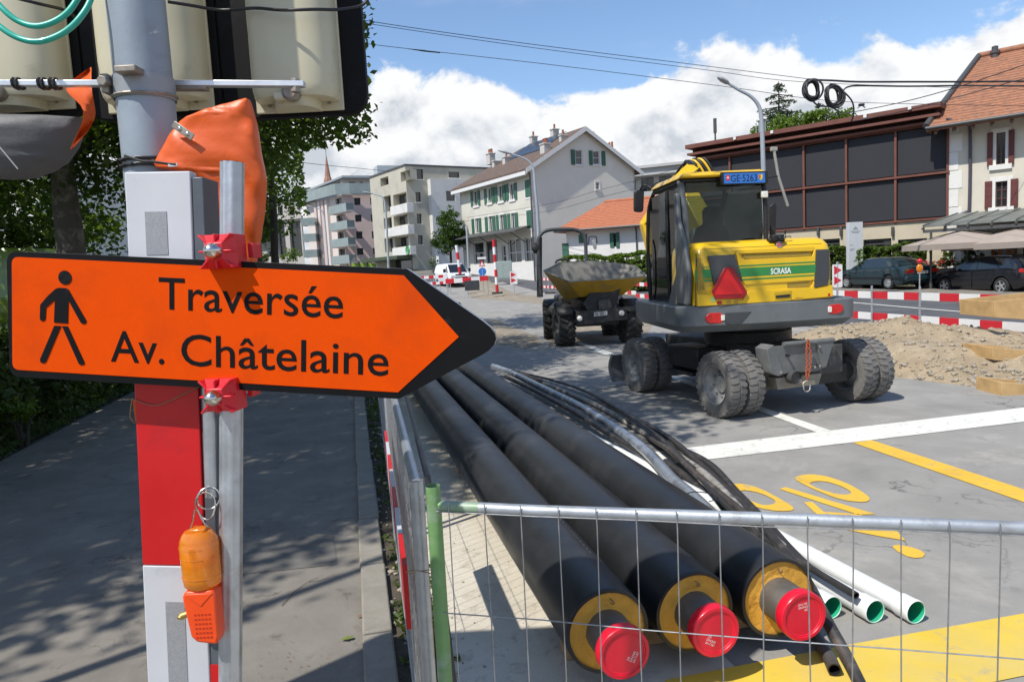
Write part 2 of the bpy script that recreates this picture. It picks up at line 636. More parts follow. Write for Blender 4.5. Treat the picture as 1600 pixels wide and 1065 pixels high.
# the land itself, one sheet out to the horizon
xs = [-1500, -700, -300, -150, -80, -40, -20, -10, -5, 0, 5, 10, 20, 40, 80, 150, 300, 700, 1500]
ys = [-600, -200, -80, -30, -10, 0, 10, 22, 26, 31, 40, 50, 56, 62, 68, 75, 90, 110, 150, 200, 400, 800, 1600, 3000]
lb = MB()
lb.add([(x, y, gz(x, y) - 0.05) for y in ys for x in xs], [(j * len(xs) + i, j * len(xs) + i + 1, (j + 1) * len(xs) + i + 1, (j + 1) * len(xs) + i) for j in range(len(ys) - 1) for i in range(len(xs) - 1)])
struct(lb.build('ground', LAND, fix=False))
sheet('site_pavement', 1.2, 13.2, -8, 62, 0.0, A_SITE)
sheet('road', 13.2, 22.0, -8, 190, -0.006, A_ROAD)
sheet('footway', -4.45, -0.02, -6, 60, 0.0, A_WALK)
sheet('verge_soil', 0.0, 0.42, -6, 60, -0.015, SOIL)
sheet('dust_strip', 0.36, 1.75, -6, 26, 0.004, SAND)
sheet('lawn', -30, -4.55, -8, 60, 0.03, LAWN)
fw = sheet('far_footway', 22.16, 40, -8, 60, 0.09, A_WALK)
sheet('side_road', -12, 14, 62, 74, 0.006, A_ROAD)
# kerb stones beside the near footway, one by one
kroot = struct(thing('kerb', 'kerb', 'kerb'))
del kroot['label'], kroot['category']
kmesh = {}
for i in range(34):
    ln = 0.98
    if i % 3 not in kmesh:
        random.seed(i)
        kb = MB()
        kb.bx(-0.085, 0.085, 0, ln, -0.2, 0.035)
        kmesh[i % 3] = kb.mesh('kerb_stone', KERB)
    v = -1.0 + i * 1.0
    a = S(0.005 + random.uniform(-.006, .006), v)
    o = link('kerb_stone', kmesh[i % 3], kroot, bevel=0.012)
    o.location = (a.x, a.y, gz(a.x, a.y) + random.uniform(-.006, .006))
    o.rotation_euler = (0, 0, -HS + random.uniform(-.006, .006))
kr2 = struct(thing('far_kerb', 'kerb', 'kerb'))
del kr2['label'], kr2['category']
kb = MB()
kb.bx(0, 0.16, 0, 1.98, -0.2, 0.1)
km = kb.mesh('kerb_stone', KERB)
for i in range(26):
    a = S(22.0, 8 + i * 2.0)
    o = link('kerb_stone', km, kr2, bevel=0.012)
    o.location = (a.x, a.y, gz(a.x, a.y))
    o.rotation_euler = (0, 0, -HS)
flat('footway_patch', [G(300, 851), G(521, 836), G(527, 882), G(300, 905)], 0.004, A_PATCH, z=0)

# painted markings, traced on the ground
def mark(name, px, m, dz=0.006):
    return flat(name, [G(x, y) for x, y in px], dz, m, z=0)
mark('white_bay_line', [(940, 717), (1065, 701), (1330, 669), (1600, 637), (1750, 619), (1750, 641), (1600, 659), (1335, 691), (1072, 722), (950, 738)], W_PAINT)
mark('white_divider_line', [(1040, 588), (1054, 587), (1199, 639), (1301, 674), (1279, 677), (1183, 641)], W_PAINT, 0.007)
mark('white_divider_line', [(880, 528), (890, 527), (960, 553), (948, 555)], W_PAINT, 0.007)
mark('yellow_bay_line', [(1333, 692), (1362, 688), (1600, 765), (1760, 817), (1760, 842), (1600, 785)], Y_PAINT)
mark('yellow_band', [(1040, 1063), (1325, 1008), (1600, 959), (1800, 924), (1800, 1015), (1563, 1064), (1300, 1120), (1000, 1180)], Y_BAND)
def zp(pts):
    return [(1030 + x / 3.556, 680 + y / 3.556) for x, y in pts]
def ring(outer, inner, name):
    b = MB()
    def smooth_loop(pts):
        q = [G(x, y) for x, y in zp(pts)]
        n = len(q)
        out = []
        for i in range(n):
            p0, p1, p2, p3 = q[i - 1], q[i], q[(i + 1) % n], q[(i + 2) % n]
            for j in range(4):
                t = j / 4
                out.append(0.5 * ((2 * p1) + (p2 - p0) * t + (2 * p0 - 5 * p1 + 4 * p2 - p3) * t * t + (3 * p1 - p0 - 3 * p2 + p3) * t ** 3))
        return out
    o, i = smooth_loop(outer), smooth_loop(inner)
    n = 48
    def samp(lp, c):
        out = []
        for k in range(n):
            an = 2 * math.pi * k / n
            d = Vector((math.cos(an), math.sin(an), 0))
            best, bp = -9, None
            for j in range(len(lp)):
                w = (lp[j] - c)
                w.z = 0
                s = w.normalized().dot(d)
                if s > best:
                    best, bp = s, lp[j]
            out.append(bp)
        return out
    c = sum(i, Vector()) / len(i)
    so, si = samp(o, c), samp(i, c)
    b.add([(p.x, p.y, 0.0065) for p in so + si], [(k, (k + 1) % n, n + (k + 1) % n, n + k) for k in range(n)])
    me = b.mesh(name, Y_PAINT, fix=False)
    if me.polygons[0].normal.z < 0:
        me.flip_normals()
    struct(link(name, me))
ring([(752, 240), (790, 224), (850, 219), (930, 230), (1040, 268), (1125, 315), (1170, 352), (1150, 371), (1080, 370), (990, 352), (880, 310), (790, 268)],
     [(838, 272), (868, 258), (930, 260), (1005, 283), (1055, 308), (1066, 324), (1030, 332), (965, 322), (885, 298)], 'yellow_letter')
ring([(362, 285), (400, 271), (480, 275), (560, 298), (650, 343), (730, 390), (747, 412), (715, 423), (610, 417), (500, 385), (400, 330)],
     [(440, 318), (478, 307), (555, 322), (625, 352), (646, 372), (620, 388), (560, 385), (480, 350)], 'yellow_letter')
mark('yellow_letter', zp([(668, 300), (702, 289), (1203, 440), (1105, 443)]), Y_PAINT)
mark('yellow_letter', zp([(804, 374), (850, 371), (912, 426), (1112, 440), (1165, 470), (1145, 505), (1180, 525), (1150, 548), (1062, 530), (955, 494), (868, 434)]), Y_PAINT)
mark('yellow_letter', zp([(1112, 440), (1300, 512), (1368, 587), (1240, 566), (1150, 548), (1180, 525), (1145, 505), (1165, 470)]), Y_PAINT)
mark('yellow_letter', zp([(1293, 620), (1310, 612), (1345, 611), (1400, 623), (1450, 640), (1478, 662), (1465, 680), (1425, 684), (1380, 676), (1325, 648)]), Y_PAINT)
# orange temporary lane lines and a white dash on the road behind the barrier
for u, v0, v1, w in ((13.0, 2, 26, .12), (15.5, 2, 46, .12), (13.6, 2, 14, .12)):
    sheet('orange_lane_line', u, u + w, v0, v1, 0.002, O_PAINT, 2.0)
for u, v0, v1 in ((17.3, 4, 9.5), (18.6, -2, 60)):
    sheet('white_lane_line', u, u + .14, v0, v1, 0.002, W_PAINT, 2.0)
# ------------------------------------------------------------------ foreground: direction sign on its post
GALV = mat('galvanised_steel', (.52, .55, .58), rough=0.42, metal=0.75, var=0.14, scale=22, bump=0.08, bscale=60, dirt=((.36, .36, .35), 0.56, 0.75, 9.0))
GALV2 = mat('galvanised_dull', (.40, .43, .46), rough=0.5, metal=0.55, var=0.15, scale=12, bump=0.08, bscale=90, dirt=((.26, .25, .24), 0.55, 0.75, 14.0))
POLE = mat('grey_pole_paint', (.29, .335, .38), rough=0.5, metal=0.15, var=0.10, scale=5, bump=0.06, bscale=40, dirt=((.22, .24, .26), 0.56, 0.72, 7.0), wear=((.55, .55, .53), 0.68, 0.73, 17.0))
S_ORANGE = mat('sign_orange', (.76, .072, .0), rough=0.62, var=0.035, scale=30, spec=0.08, fine=0.06, fscale=420, dirt=((.55, .055, .004), 0.5, 0.8, 5.0), wear=((.8, .2, .06), 0.735, 0.76, 38))
S_BLACK = mat('sign_black', (.006, .006, .007), rough=0.6, spec=0.15, var=0.2, scale=8, dirt=((.025, .025, .025), 0.62, 0.8, 14))
S_EDGE = mat('sign_rim_alloy', (.5, .5, .5), rough=0.4, metal=0.8, var=0.1)
RED_PL = mat('red_plastic', (.62, .012, .025), rough=0.38, var=0.1, scale=20, coat=0.1)
BOLT = mat('bolt_steel', (.62, .6, .55), rough=0.25, metal=1.0, var=0.15, scale=60, dirt=((.3, .24, .16), 0.55, 0.8, 40))
BLACK = mat('black_plastic', (.012, .012, .014), rough=0.45, var=0.2, scale=10)
RUBBER = mat('rubber', (.03, .03, .031), rough=0.8, var=0.2, scale=10, bump=0.2)

sa, sb = P(12, 490, 1.50), P(788, 530, 1.41)
sx = Vector((sb.x - sa.x, sb.y - sa.y, 0)).normalized()
SN = Vector((sx.y, -sx.x, 0))                    # sign normal, towards the viewer
SO = P(400, 510, 1.455)
def SP(x, y, off=0.0):                            # pixel -> sign plane local (s, t)
    d = ray(x, y)
    k = (SO + SN * off - CAMP).dot(SN) / d.dot(SN)
    p = CAMP + d * k - SO
    return (p.dot(sx), p.z)
sign = thing('direction_sign', 'orange arrow sign reading Traversée Av. Châtelaine with black border and walking figure', 'sign', SO)
SM = frame((0, 0, 0), sx, (0, 0, 1))              # local x along sign, y into the picture, z up
sign.matrix_world = Matrix.Translation(SO) @ SM
def rounded(pts, rad, n=6):
    out = []
    k = len(pts)
    for i in range(k):
        p = Vector((*pts[i], 0)) if len(pts[i]) == 2 else Vector(pts[i])
        a = Vector((*pts[i - 1][:2], 0)) - p
        b = Vector((*pts[(i + 1) % k][:2], 0)) - p
        r = rad[i] if isinstance(rad, (list, tuple)) else rad
        if r <= 0:
            out.append((p.x, p.y))
            continue
        an = a.angle(b)
        t = min(r / math.tan(an / 2), a.length * 0.45, b.length * 0.45)
        p1, p2 = p + a.normalized() * t, p + b.normalized() * t
        for j in range(n + 1):
            f = j / n
            q = p1 * (1 - f) ** 2 + p * 2 * f * (1 - f) + p2 * f * f
            out.append((q.x, q.y))
    return out
def plate(poly, y0, y1):
    return MB().prism([(s, y0, t) for s, t in poly], (0, y1 - y0, 0))
outer = rounded([SP(10, 392), SP(636, 420), SP(797, 531), SP(623, 623), SP(15, 588)], [.026, .012, .04, .012, .026])
inner = rounded([SP(19, 401), SP(631, 430), SP(717, 526), SP(622, 612.5), SP(20, 577)], [.016, .0, .0, .0, .016])
plate(outer, 0.002, 0.022).build('rim', S_EDGE, sign, bevel=0.0015)
plate(outer, 0.0, 0.0018).build('border', S_BLACK, sign)
plate(inner, -0.0012, -0.0002).build('face', S_ORANGE, sign)
def sign_text(body, p0, p1, cap, off):
    a, b = SP(*p0), SP(*p1)
    w = math.hypot(b[0] - a[0], b[1] - a[1])
    me = text_mesh(body, w, cap, off, bold=0.005)
    me.materials.clear()
    me.materials.append(S_BLACK)
    an = math.atan2(b[1] - a[1], b[0] - a[0])
    m = Matrix.Translation((a[0], -0.0019, a[1])) @ Matrix.Rotation(-an, 4, 'Y') @ Matrix.Rotation(R(90), 4, 'X')
    return link('lettering', me, sign, m=m)
CAPH = 49.0 / 1111.1 * 1.455
sign_text('Traversée', (249, 482.0), (536, 497.0), CAPH, 0.0)
sign_text('Av.', (174, 564.0), (257.5, 568.4), CAPH, 0.0)
sign_text('Châtelaine', (284, 569.8), (607, 586.5), CAPH, 0.0)
def c5(x, y):
    return SP(x / 2, 380 + y / 2)
figure = MB()
def fpoly(pts):
    q = [c5(*p) for p in pts]
    figure.prism([(s, -0.0026, t) for s, t in q], (0, 0.0009, 0))
hc = c5(205, 107)
hr = 22 / 2 / 1111.1 * 1.46
figure.prism([(hc[0] + hr * math.cos(k * math.pi / 12), -0.0026, hc[1] + hr * math.sin(k * math.pi / 12)) for k in range(24)], (0, 0.0009, 0))
fpoly([(176, 142), (186, 139), (208, 140), (217, 145), (228, 165), (216, 178), (214, 250), (171, 247), (174, 176), (146, 201), (141, 194), (128, 192), (150, 166)])
fpoly([(128, 192), (141, 194), (146, 201), (144, 236), (140, 242), (131, 242), (127, 236)])
fpoly([(228, 165), (272, 241), (271, 249), (262, 252), (255, 248), (216, 178)])
fpoly([(172, 257), (193, 258), (146, 369), (140, 374), (130, 372), (127, 363)])
fpoly([(196, 258), (214, 259), (266, 371), (265, 378), (254, 380), (248, 375)])
figure.build('walking_figure', S_BLACK, sign)
# red clamps with ribs and a domed nut
def clamp(px, py):
    s, t = SP(px, py)
    w = 0.034
    b = MB()
    b.bx(s - w, s + w, -0.014, 0.030, t - w, t + w)
    pts = [(s - w, -0.014, t - w), (s + w, -0.014, t - w), (s + w, -0.014, t + w), (s - w, -0.014, t + w)]
    h = 0.016
    top = [(s + a * h, -0.040, t + c * h) for a, c in ((-1, -1), (1, -1), (1, 1), (-1, 1))]
    b.add(pts + top, [(0, 1, 5, 4), (1, 2, 6, 5), (2, 3, 7, 6), (3, 0, 4, 7), (4, 5, 6, 7)])
    for k in range(8):
        an = k * math.pi / 4
        L2 = w * (1.0 if k % 2 == 0 else 1.38)
        m = Matrix.Rotation(-an, 3, 'Y')
        b.box((s + math.cos(an) * L2 * 0.55, -0.024, t + math.sin(an) * L2 * 0.55), (L2 * 0.9, 0.028, 0.004), m)
    o = b.build('clamp', RED_PL, sign, bevel=0.0012)
    n = MB()
    n.lathe([(0.0155, -0.036), (0.0165, -0.044), (0.0145, -0.056), (0.009, -0.064), (0.0, -0.067)], (s, 0, t), (0, 1, 0), 16)
    n.build('dome_nut', BOLT, o, smooth=40)
    c = MB()
    c.bx(s + w, s + w + 0.012, 0.034, 0.075, t - 0.014, t + 0.016)
    c.build('clamp_jaw', RED_PL, o, bevel=0.002)
clamp(350, 393)
clamp(350, 615)
# ribbed galvanised post that carries the sign
pa, pb = P(363, 254, 1.525), P(360, 1065, 1.50)
dirp = (pa - pb).normalized()
base = pb + dirp * (-pb.z / dirp.z)
post = thing('sign_post', 'ribbed galvanised steel post carrying the orange arrow sign', 'post', base)
b = MB(xf=framez((0, 0, 0), pa - base, (1, 0, 0)))
n, ln = 32, (pa - base).length
loops = []
for h in (0, ln):
    lp = []
    for k in range(n):
        an = 2 * math.pi * k / n
        r = 0.0245 - (0.0035 if k % 4 == 0 else 0) - (0.0012 if k % 4 in (1, 3) else 0)
        lp.append((r * math.cos(an), r * math.sin(an), h))
    loops.append(lp)
b.loft(loops)
b.build('tube', GALV, post, smooth=60)
b = MB(xf=framez((0, 0, 0), pa - base, (1, 0, 0)))
b.lathe([(0.0225, ln + .0006), (0.018, ln + .0006)], (0, 0, 0), (0, 0, 1), 24)
b.disc((0, 0, ln + 0.0004), (0, 0, 1), 0.018)
b.build('open_end', BLACK, post)

# ------------------------------------------------------------------ red and white guard beam behind the sign
WH = mat('beam_white', (.52, .53, .55), rough=0.5, var=0.05, scale=4, dirt=((.36, .36, .37), 0.6, 0.85, 6), wear=((.22, .21, .2), 0.72, 0.74, 26))
RD = mat('beam_red', (.52, .008, .01), rough=0.38, var=0.06, scale=5, dirt=((.38, .01, .012), 0.6, 0.8, 5), wear=((.6, .3, .27), 0.735, 0.75, 30))
TAPE = mat('reflective_tape', (.36, .37, .38), rough=0.45, metal=0.2, var=0.12, scale=90, fine=0.3, fscale=600)
DARKG = mat('dark_grey_metal', (.10, .115, .13), rough=0.5, metal=0.3, var=0.15, scale=10)
q0, q1 = P(245, 268, 1.545), P(279, 1065, 1.515)
dq = (q0 - q1).normalized()
qb = q1 + dq * (-q1.z / dq.z)
beam = thing('guard_beam', 'upright red and white guard beam on the grey pole behind the arrow sign', 'guard beam', qb)
BX = framez((0, 0, 0), q0 - qb, (math.cos(R(-4)), math.sin(R(-4)), 0))
def zb(y):                                        # height along the beam seen at picture row y
    p = P(245 + (y - 268) * 34 / 797, y, 1.535)
    return (p - qb).dot(dq)
HW = 0.0723
def seg(name, z0, z1, m):
    MB(xf=BX).bx(-HW, HW, 0, 0.03, z0, z1).build(name, m, beam, bevel=0.003)
TOPZ = (q0 - qb).length
seg('white_section', zb(560), TOPZ, WH)
seg('red_section', zb(880), zb(560) - 0.0005, RD)
seg('white_section', zb(1240), zb(880) - 0.0005, WH)
seg('red_section', 0.0, zb(1240) - 0.0005, RD)
MB(xf=BX).bx(HW + .001, HW + .026, 0.004, 0.075, 0, TOPZ - .012).build('side_channel', DARKG, beam, bevel=0.003)
MB(xf=BX).bx(-.03, .018, -0.0012, -0.0002, zb(398), zb(330)).build('reflective_patch', TAPE, beam)
MB(xf=BX).bx(-.022, .022, -0.0012, -0.0002, zb(1060), zb(935)).build('reflective_patch', TAPE, beam)
sp = MB(xf=BX).bx(HW + .002, HW + .03, 0.001, 0.003, 0.55, zb(1030))
sp.build('red_side_strip', RD, beam)
wr = MB(xf=BX)
wr.tube(smooth_path([(-HW - .004, -.002, zb(622)), (-.02, -.004, zb(632)), (.05, -.004, zb(612)), (HW + .01, -.004, zb(602))]), 0.0012, 6)
wr.tube(smooth_path([(-HW - .004, -.002, zb(622)), (-HW - .012, .0, zb(650)), (-HW - .004, .006, zb(662))]), 0.0012, 6)
wr.build('tie_wire', mat('rusty_wire', (.3, .2, .12), rough=0.6, metal=0.6), beam)
fl = MB(xf=BX)
fl.add([(-HW - .001, .01, zb(618)), (-HW - .001, .014, zb(662)), (-HW - .012, .018, zb(660)), (-HW - .012, .012, zb(628))], [(0, 1, 2, 3)])
ORANGE_F = mat('orange_vinyl', (.68, .10, .009), rough=0.42, var=0.10, scale=7, bump=0.25, bscale=5, dirt=((.55, .08, .01), 0.58, 0.8, 6))
fl.build('orange_scrap', ORANGE_F, beam)

# thin galvanised bar with a ring and the hanging lamp
RB = thing('lamp_rod', 'thin steel rod behind the sign post with the amber lamp hooked on', 'rod', P(329, 1000, 1.505))
rb0 = P(329, 1000, 1.505)
b = MB()
b.tube([P(326, 596, 1.507) - rb0, P(331, 775, 1.505) - rb0], 0.0135, 14)
b.build('rod', GALV, RB, smooth=40)
b = MB()
b.tube([P(352, 596, 1.60) - rb0, P(345, 850, 1.60) - rb0, P(344, 1065, 1.6) - rb0, (P(344, 1065, 1.6) - rb0) + Vector((0, 0, -.8))], 0.007, 8)
b.build('back_rod', mat('brown_wire_rod', (.25, .2, .14), rough=0.6, metal=0.5), RB)
ringm = MB()
c = P(321, 790, 1.487) - rb0
ringm.tube([c + Vector((.021 * math.cos(k * math.pi / 10), .004 * math.sin(k * math.pi / 5), .030 * math.sin(k * math.pi / 10))) for k in range(20)], 0.0022, 6, closed=True)
c2 = P(326, 778, 1.49) - rb0
ringm.tube([c2 + Vector((.02 * math.cos(k * math.pi / 10), .010 * math.cos(k * math.pi / 10), .024 * math.sin(k * math.pi / 10))) for k in range(20)], 0.002, 6, closed=True)
ringm.build('split_ring', BOLT, RB, smooth=60)
# amber flashing lamp
AMB = mat('amber_lens', (.95, .30, .01), rough=0.12, var=0.12, scale=30, trans=0.45, coat=0.4, bump=0.06, bscale=40)
LRED = mat('lamp_housing', (.85, .075, .008), rough=0.35, var=0.08, scale=14, coat=0.1)
lo = P(317, 910, 1.475)
lamp = thing('warning_lamp', 'amber flashing warning lamp hanging beside the sign post', 'lamp', lo)
def zl(y):
    return (P(317, y, 1.475) - lo).z
b = MB()
def oval(a, c, z, n=24, fy=0.0):
    return [(a * math.cos(2 * math.pi * k / n), fy + c * math.sin(2 * math.pi * k / n), z) for k in range(n)]
b.loft([oval(.028, .024, zl(828)), oval(.034, .029, zl(833)), oval(.0395, .034, zl(842)), oval(.0395, .034, zl(846)), oval(.041, .036, zl(848)), oval(.0405, .035, zl(900)), oval(.039, .033, zl(910)), oval(.028, .024, zl(917))])
lens = b.build('lens', AMB, lamp, smooth=35)
b = MB()
for y in (851, 866, 896):
    z = zl(y)
    b.tube([(.0408 * math.cos(k * math.pi / 16), .0356 * math.sin(k * math.pi / 16), z) for k in range(32)], 0.0007, 5, closed=True)
b.build('lens_ribs', AMB, lens, smooth=60)
b = MB()
b.bx(-.014, .02, -.014, .014, zl(830), zl(823))
b.build('lens_cap', AMB, lamp, bevel=0.003)
b = MB()
prof = [(-.028, zl(914)), (.03, zl(914)), (.036, zl(922)), (.036, zl(985)), (.03, zl(998)), (-.012, zl(993)), (-.024, zl(984)), (-.034, zl(928)), (-.034, zl(922))]
b.prism([(x, -.028, z) for x, z in prof], (0, .055, 0))
b.build('housing', LRED, lamp, bevel=0.005)
b = MB()
b.prism([(x, -.0295, z) for x, z in ((-.03, zl(918)), (.032, zl(918)), (.004, zl(938)))], (0, .004, 0))
b.build('housing_wedge', LRED, lamp, bevel=0.0015)
b = MB()
b.tube([(-.03, 0, zl(955)), (-.052, 0, zl(960))], [0.006, 0.008], 10)
b.sphere((-.053, 0, zl(961)), 0.0085, 10, 6, (1.2, 1, .7))
b.build('latch_knob', mat('brass', (.5, .36, .12), rough=0.35, metal=0.9), lamp, smooth=60)
b = MB()
for r_, y_ in enumerate((949, 956, 963, 970, 977, 984)):
    for k in range(5):
        b.bx(-.012 + k * .0075, -.0075 + k * .0075, -.0288, -.0284, zl(y_ + 2.5), zl(y_))
b.build('moulded_print', mat('print_dark_red', (.5, .03, .005), rough=0.5), lamp)
b = MB()
for dx in (-.008, .012):
    b.tube(smooth_path([(dx * .3, 0, zl(795)), (dx, 0, zl(812)), (dx * 1.8, 0, zl(824))]), 0.0018, 6)
b.build('hanger_wire', BOLT, lamp, smooth=60)
# ------------------------------------------------------------------ signal pole, signal heads seen from behind, covers
CREAM = mat('signal_housing_cream', (.56, .52, .37), rough=0.45, var=0.07, scale=3, dirt=((.36, .32, .21), 0.58, 0.8, 6), wear=((.2, .17, .12), 0.73, 0.76, 18))
SBLK = mat('signal_board_black', (.008, .008, .009), rough=0.65, spec=0.15, var=0.25, scale=6, dirt=((.03, .03, .032), 0.55, 0.8, 5))
ALU = mat('bracket_aluminium', (.72, .73, .74), rough=0.35, metal=0.7, var=0.08, scale=20)
STEELD = mat('worn_bracket_steel', (.3, .27, .23), rough=0.55, metal=0.6, var=0.25, scale=30, dirt=((.2, .11, .05), 0.58, 0.75, 20))
pl = P(224, 120, 1.80)
PD = 0.066
spole = thing('signal_pole', 'thick grey steel signal pole rising behind the guard beam', 'pole', (pl.x, pl.y, 0))
b = MB()
b.lathe([(PD + .03, 0), (PD + .03, .03), (PD, .06), (PD, 4.05), (0, 4.08)], (0, 0, 0), (0, 0, 1), 32)
b.build('shaft', POLE, spole, smooth=40)
b = MB()
def zp_(y):
    return P(224, y, 1.74).z
b.lathe([(PD + .004, zp_(148)), (PD + .004, zp_(112))], (0, 0, 0), (0, 0, 1), 32)
b.build('clamp_band', mat('band_grey', (.30, .32, .34), rough=0.55, metal=0.3, var=0.15, scale=10), spole, smooth=40)
b = MB()
b.tube([((PD + .006) * math.cos(k * math.pi / 14), (PD + .006) * math.sin(k * math.pi / 14), zp_(142) + .004 * math.sin(k * math.pi / 14)) for k in range(28)], 0.0035, 6, closed=True)
b.build('band_wire', STEELD, spole)
b = MB()
b.bx(-.018, .032, -PD - .035, -PD + .01, zp_(119), zp_(108))
b.build('band_lug', STEELD, spole, bevel=0.003)
b = MB()
b.bx(-PD - .012, -PD + .006, -PD * .8, -PD * .2, zp_(140), zp_(110))
b.tube([(-PD + .0, -PD * 1.05, zp_(124)), (-PD + .0, -PD * .6, zp_(124))], 0.013, 6)
b.build('band_bolt', STEELD, spole, bevel=0.002)
b = MB()
for dz in (0, .014):
    b.tube([((PD + .005) * math.cos(k * math.pi / 14), (PD + .005) * math.sin(k * math.pi / 14), zp_(247) - dz + .003 * math.sin(3 * k)) for k in range(28)], 0.0042, 6, closed=True)
b.build('black_cable_loop', BLACK, spole, smooth=60)

# white bracket bars, left and right of the pole
for nm, x0, x1, lab in (('bracket_bar', -60, 172, 'white flat bracket bar left of the signal pole with black tape windings'), ('bracket_bar', 262, 476, 'white flat bracket bar right of the signal pole under the cream housings')):
    a, c = P(x0, 131, 1.86), P(x1, 131 if x1 < 200 else 132, 1.86)
    o = thing(nm, lab, 'bracket', a, group='bracket bars on the signal pole')
    d = c - a
    MB(xf=frame((0, 0, 0), d, (0, 0, 1))).bx(0, d.length, -.012, .012, -.007, .007).build('bar', ALU, o, bevel=0.0015)
    if x1 < 200:
        for px in (22, 62, 80):
            b = MB(xf=frame((0, 0, 0), d, (0, 0, 1)))
            cxx = (P(px, 131, 1.86) - a).length
            b.tube([(cxx + k * .0011, .017 * math.cos(k * .7), .013 * math.sin(k * .7)) for k in range(18)], 0.0035, 5)
            b.build('tape_winding', BLACK, o)
    else:
        b = MB(xf=frame((0, 0, 0), d, (0, 0, 1)))
        b.tube([(d.length - .023, 0, -.02), (d.length - .023, 0, .013)], 0.012, 6)
        b.build('end_bolt', STEELD, o, bevel=0.001)
        b = MB(xf=frame((0, 0, 0), d, (0, 0, 1)))
        b.bx(-.03, .10, -.010, .016, -.016, .0075)
        b.build('bar_root', STEELD, o, bevel=0.002)

def half_oval(w, dep, z, y0, n=14, e=0.72):
    return [(-w * math.copysign(abs(math.cos(math.pi * k / n)) ** e, math.cos(math.pi * k / n)), y0 - dep * abs(math.sin(math.pi * k / n)) ** e, z) for k in range(n + 1)]
def signal_head(name, label, xl, xr, yb, cl, cr, topz, mount=True):
    """xl, xr: edges of the black board in the picture, yb its bottom; cl, cr: edges of the cream housing."""
    Yb = 2.12
    a, c = P(xl, yb, Yb), P(xr, yb, Yb)
    w = (c - a).length / 2
    root = thing(name, label, 'traffic light', ((a.x + c.x) / 2, Yb, a.z), group='traffic lights seen from behind')
    zt = topz - a.z
    rp = rounded([(-w, 0), (w, 0), (w, zt), (-w, zt)], .065, 6)
    MB().prism([(x, 0, z) for x, z in rp], (0, .035, 0)).build('backing_board', SBLK, root, bevel=0.004)
    x0 = P(cl, 90, Yb).x - root.location.x
    x1 = P(cr, 90, Yb).x - root.location.x
    cxm, hw = (x0 + x1) / 2, (x1 - x0) / 2
    zf = P(cl, 180, Yb).z - a.z
    zc = P(cl, 146, 2.0).z - a.z
    b = MB()
    b.bx(cxm - hw - .004, cxm + hw + .004, -.012, -.001, zf, zt - .03)
    b.build('flange', CREAM, root, bevel=0.003)
    b = MB()
    zs = [zc - .006, zc + .004, zc + .025, zc + .10]
    k = 0
    z = zc + .1
    while z < zt - .05:
        z += .13
        zs.append(z)
    loops = []
    for i, z in enumerate(zs):
        s = (.93, .97, 1.0)[i] if i < 3 else 1.0
        loops.append([(p[0] + cxm, p[1], p[2]) for p in half_oval(hw * s, .105 * s, z, -.011)])
    b.loft(loops, caps=True, closed=True)
    b.build('housing', CREAM, root, smooth=50)
    if mount:
        b = MB()
        wl = hw * .52
        mz0 = P(cl, 172, 2.05).z - a.z
        b.loft([[(p[0] + cxm, p[1], p[2]) for p in half_oval(wl, .095, mz0, -.01, e=.9)], [(p[0] + cxm, p[1], p[2]) for p in half_oval(wl * 1.04, .10, zc + .001, -.01, e=.9)]])
        b.build('terminal_lobe', CREAM, root, smooth=50)
        b = MB()
        b.bx(cxm - wl * .62, cxm - wl * .05, -.125, -.06, mz0 + .012, zc - .001)
        b.build('mounting_tab', CREAM, root, bevel=0.003)
        b = MB()
        b.lathe([(.017, -.135), (.024, -.128), (.024, -.09)], (cxm + wl * .12, 0, mz0 + .03), (0, 1, 0), 14)
        b.disc((cxm + wl * .12, -.134, mz0 + .03), (0, 1, 0), .018, 14)
        b.build('swivel', STEELD, root, smooth=40)
    for sx_ in (-1, 1):
        b = MB()
        b.lathe([(.006, -.015), (.0055, -.012)], (cxm + sx_ * hw * .7, 0, zf + .022), (0, 1, 0), 10)
        b.disc((cxm + sx_ * hw * .7, -.0145, zf + .022), (0, 1, 0), .006, 10)
        b.build('flange_screw', STEELD, root)
    return root
signal_head('traffic_light', 'rightmost cream traffic light housing on a rounded black board, seen from behind', 352, 576, 188, 398, 531, 3.75)
signal_head('traffic_light', 'cream traffic light housing directly behind the grey signal pole', 138, 350, 190, 166, 328, 3.75)
signal_head('traffic_light', 'cream traffic light housing at the left picture edge behind the green hose', -110, 136, 194, -58, 110, 3.75)
signal_head('traffic_light', 'unseen outer traffic light housing left of the green hose, board widened for its shadow', -700, -114, 196, -330, -150, 3.75)  # out of view; board widened so its shadow reaches the ground further left
# cable run across the backs
cab = thing('signal_cable', 'thin black cable strung across the backs of the traffic lights', 'cable', P(400, 14, 1.93))
b = MB()
q0_ = P(400, 14, 1.93)
b.tube([p - q0_ for p in smooth_path([P(262, 3, 1.95), P(300, 9, 1.98), P(345, 16, 2.03), P(398, 13, 1.99), P(440, 16, 1.965), P(490, 15, 1.97), P(532, 15, 2.03), P(566, 8, 2.06), P(580, -10, 2.06)], 6)], 0.0042, 6)
b.build('cable', BLACK, cab, smooth=60)
b = MB()
b.tube([p - q0_ for p in smooth_path([P(20, -4, 1.93), P(60, 6, 1.95), P(100, 16, 2.03), P(120, 30, 2.06)], 6)], 0.0042, 6)
b.build('cable_tail', BLACK, cab, smooth=60)
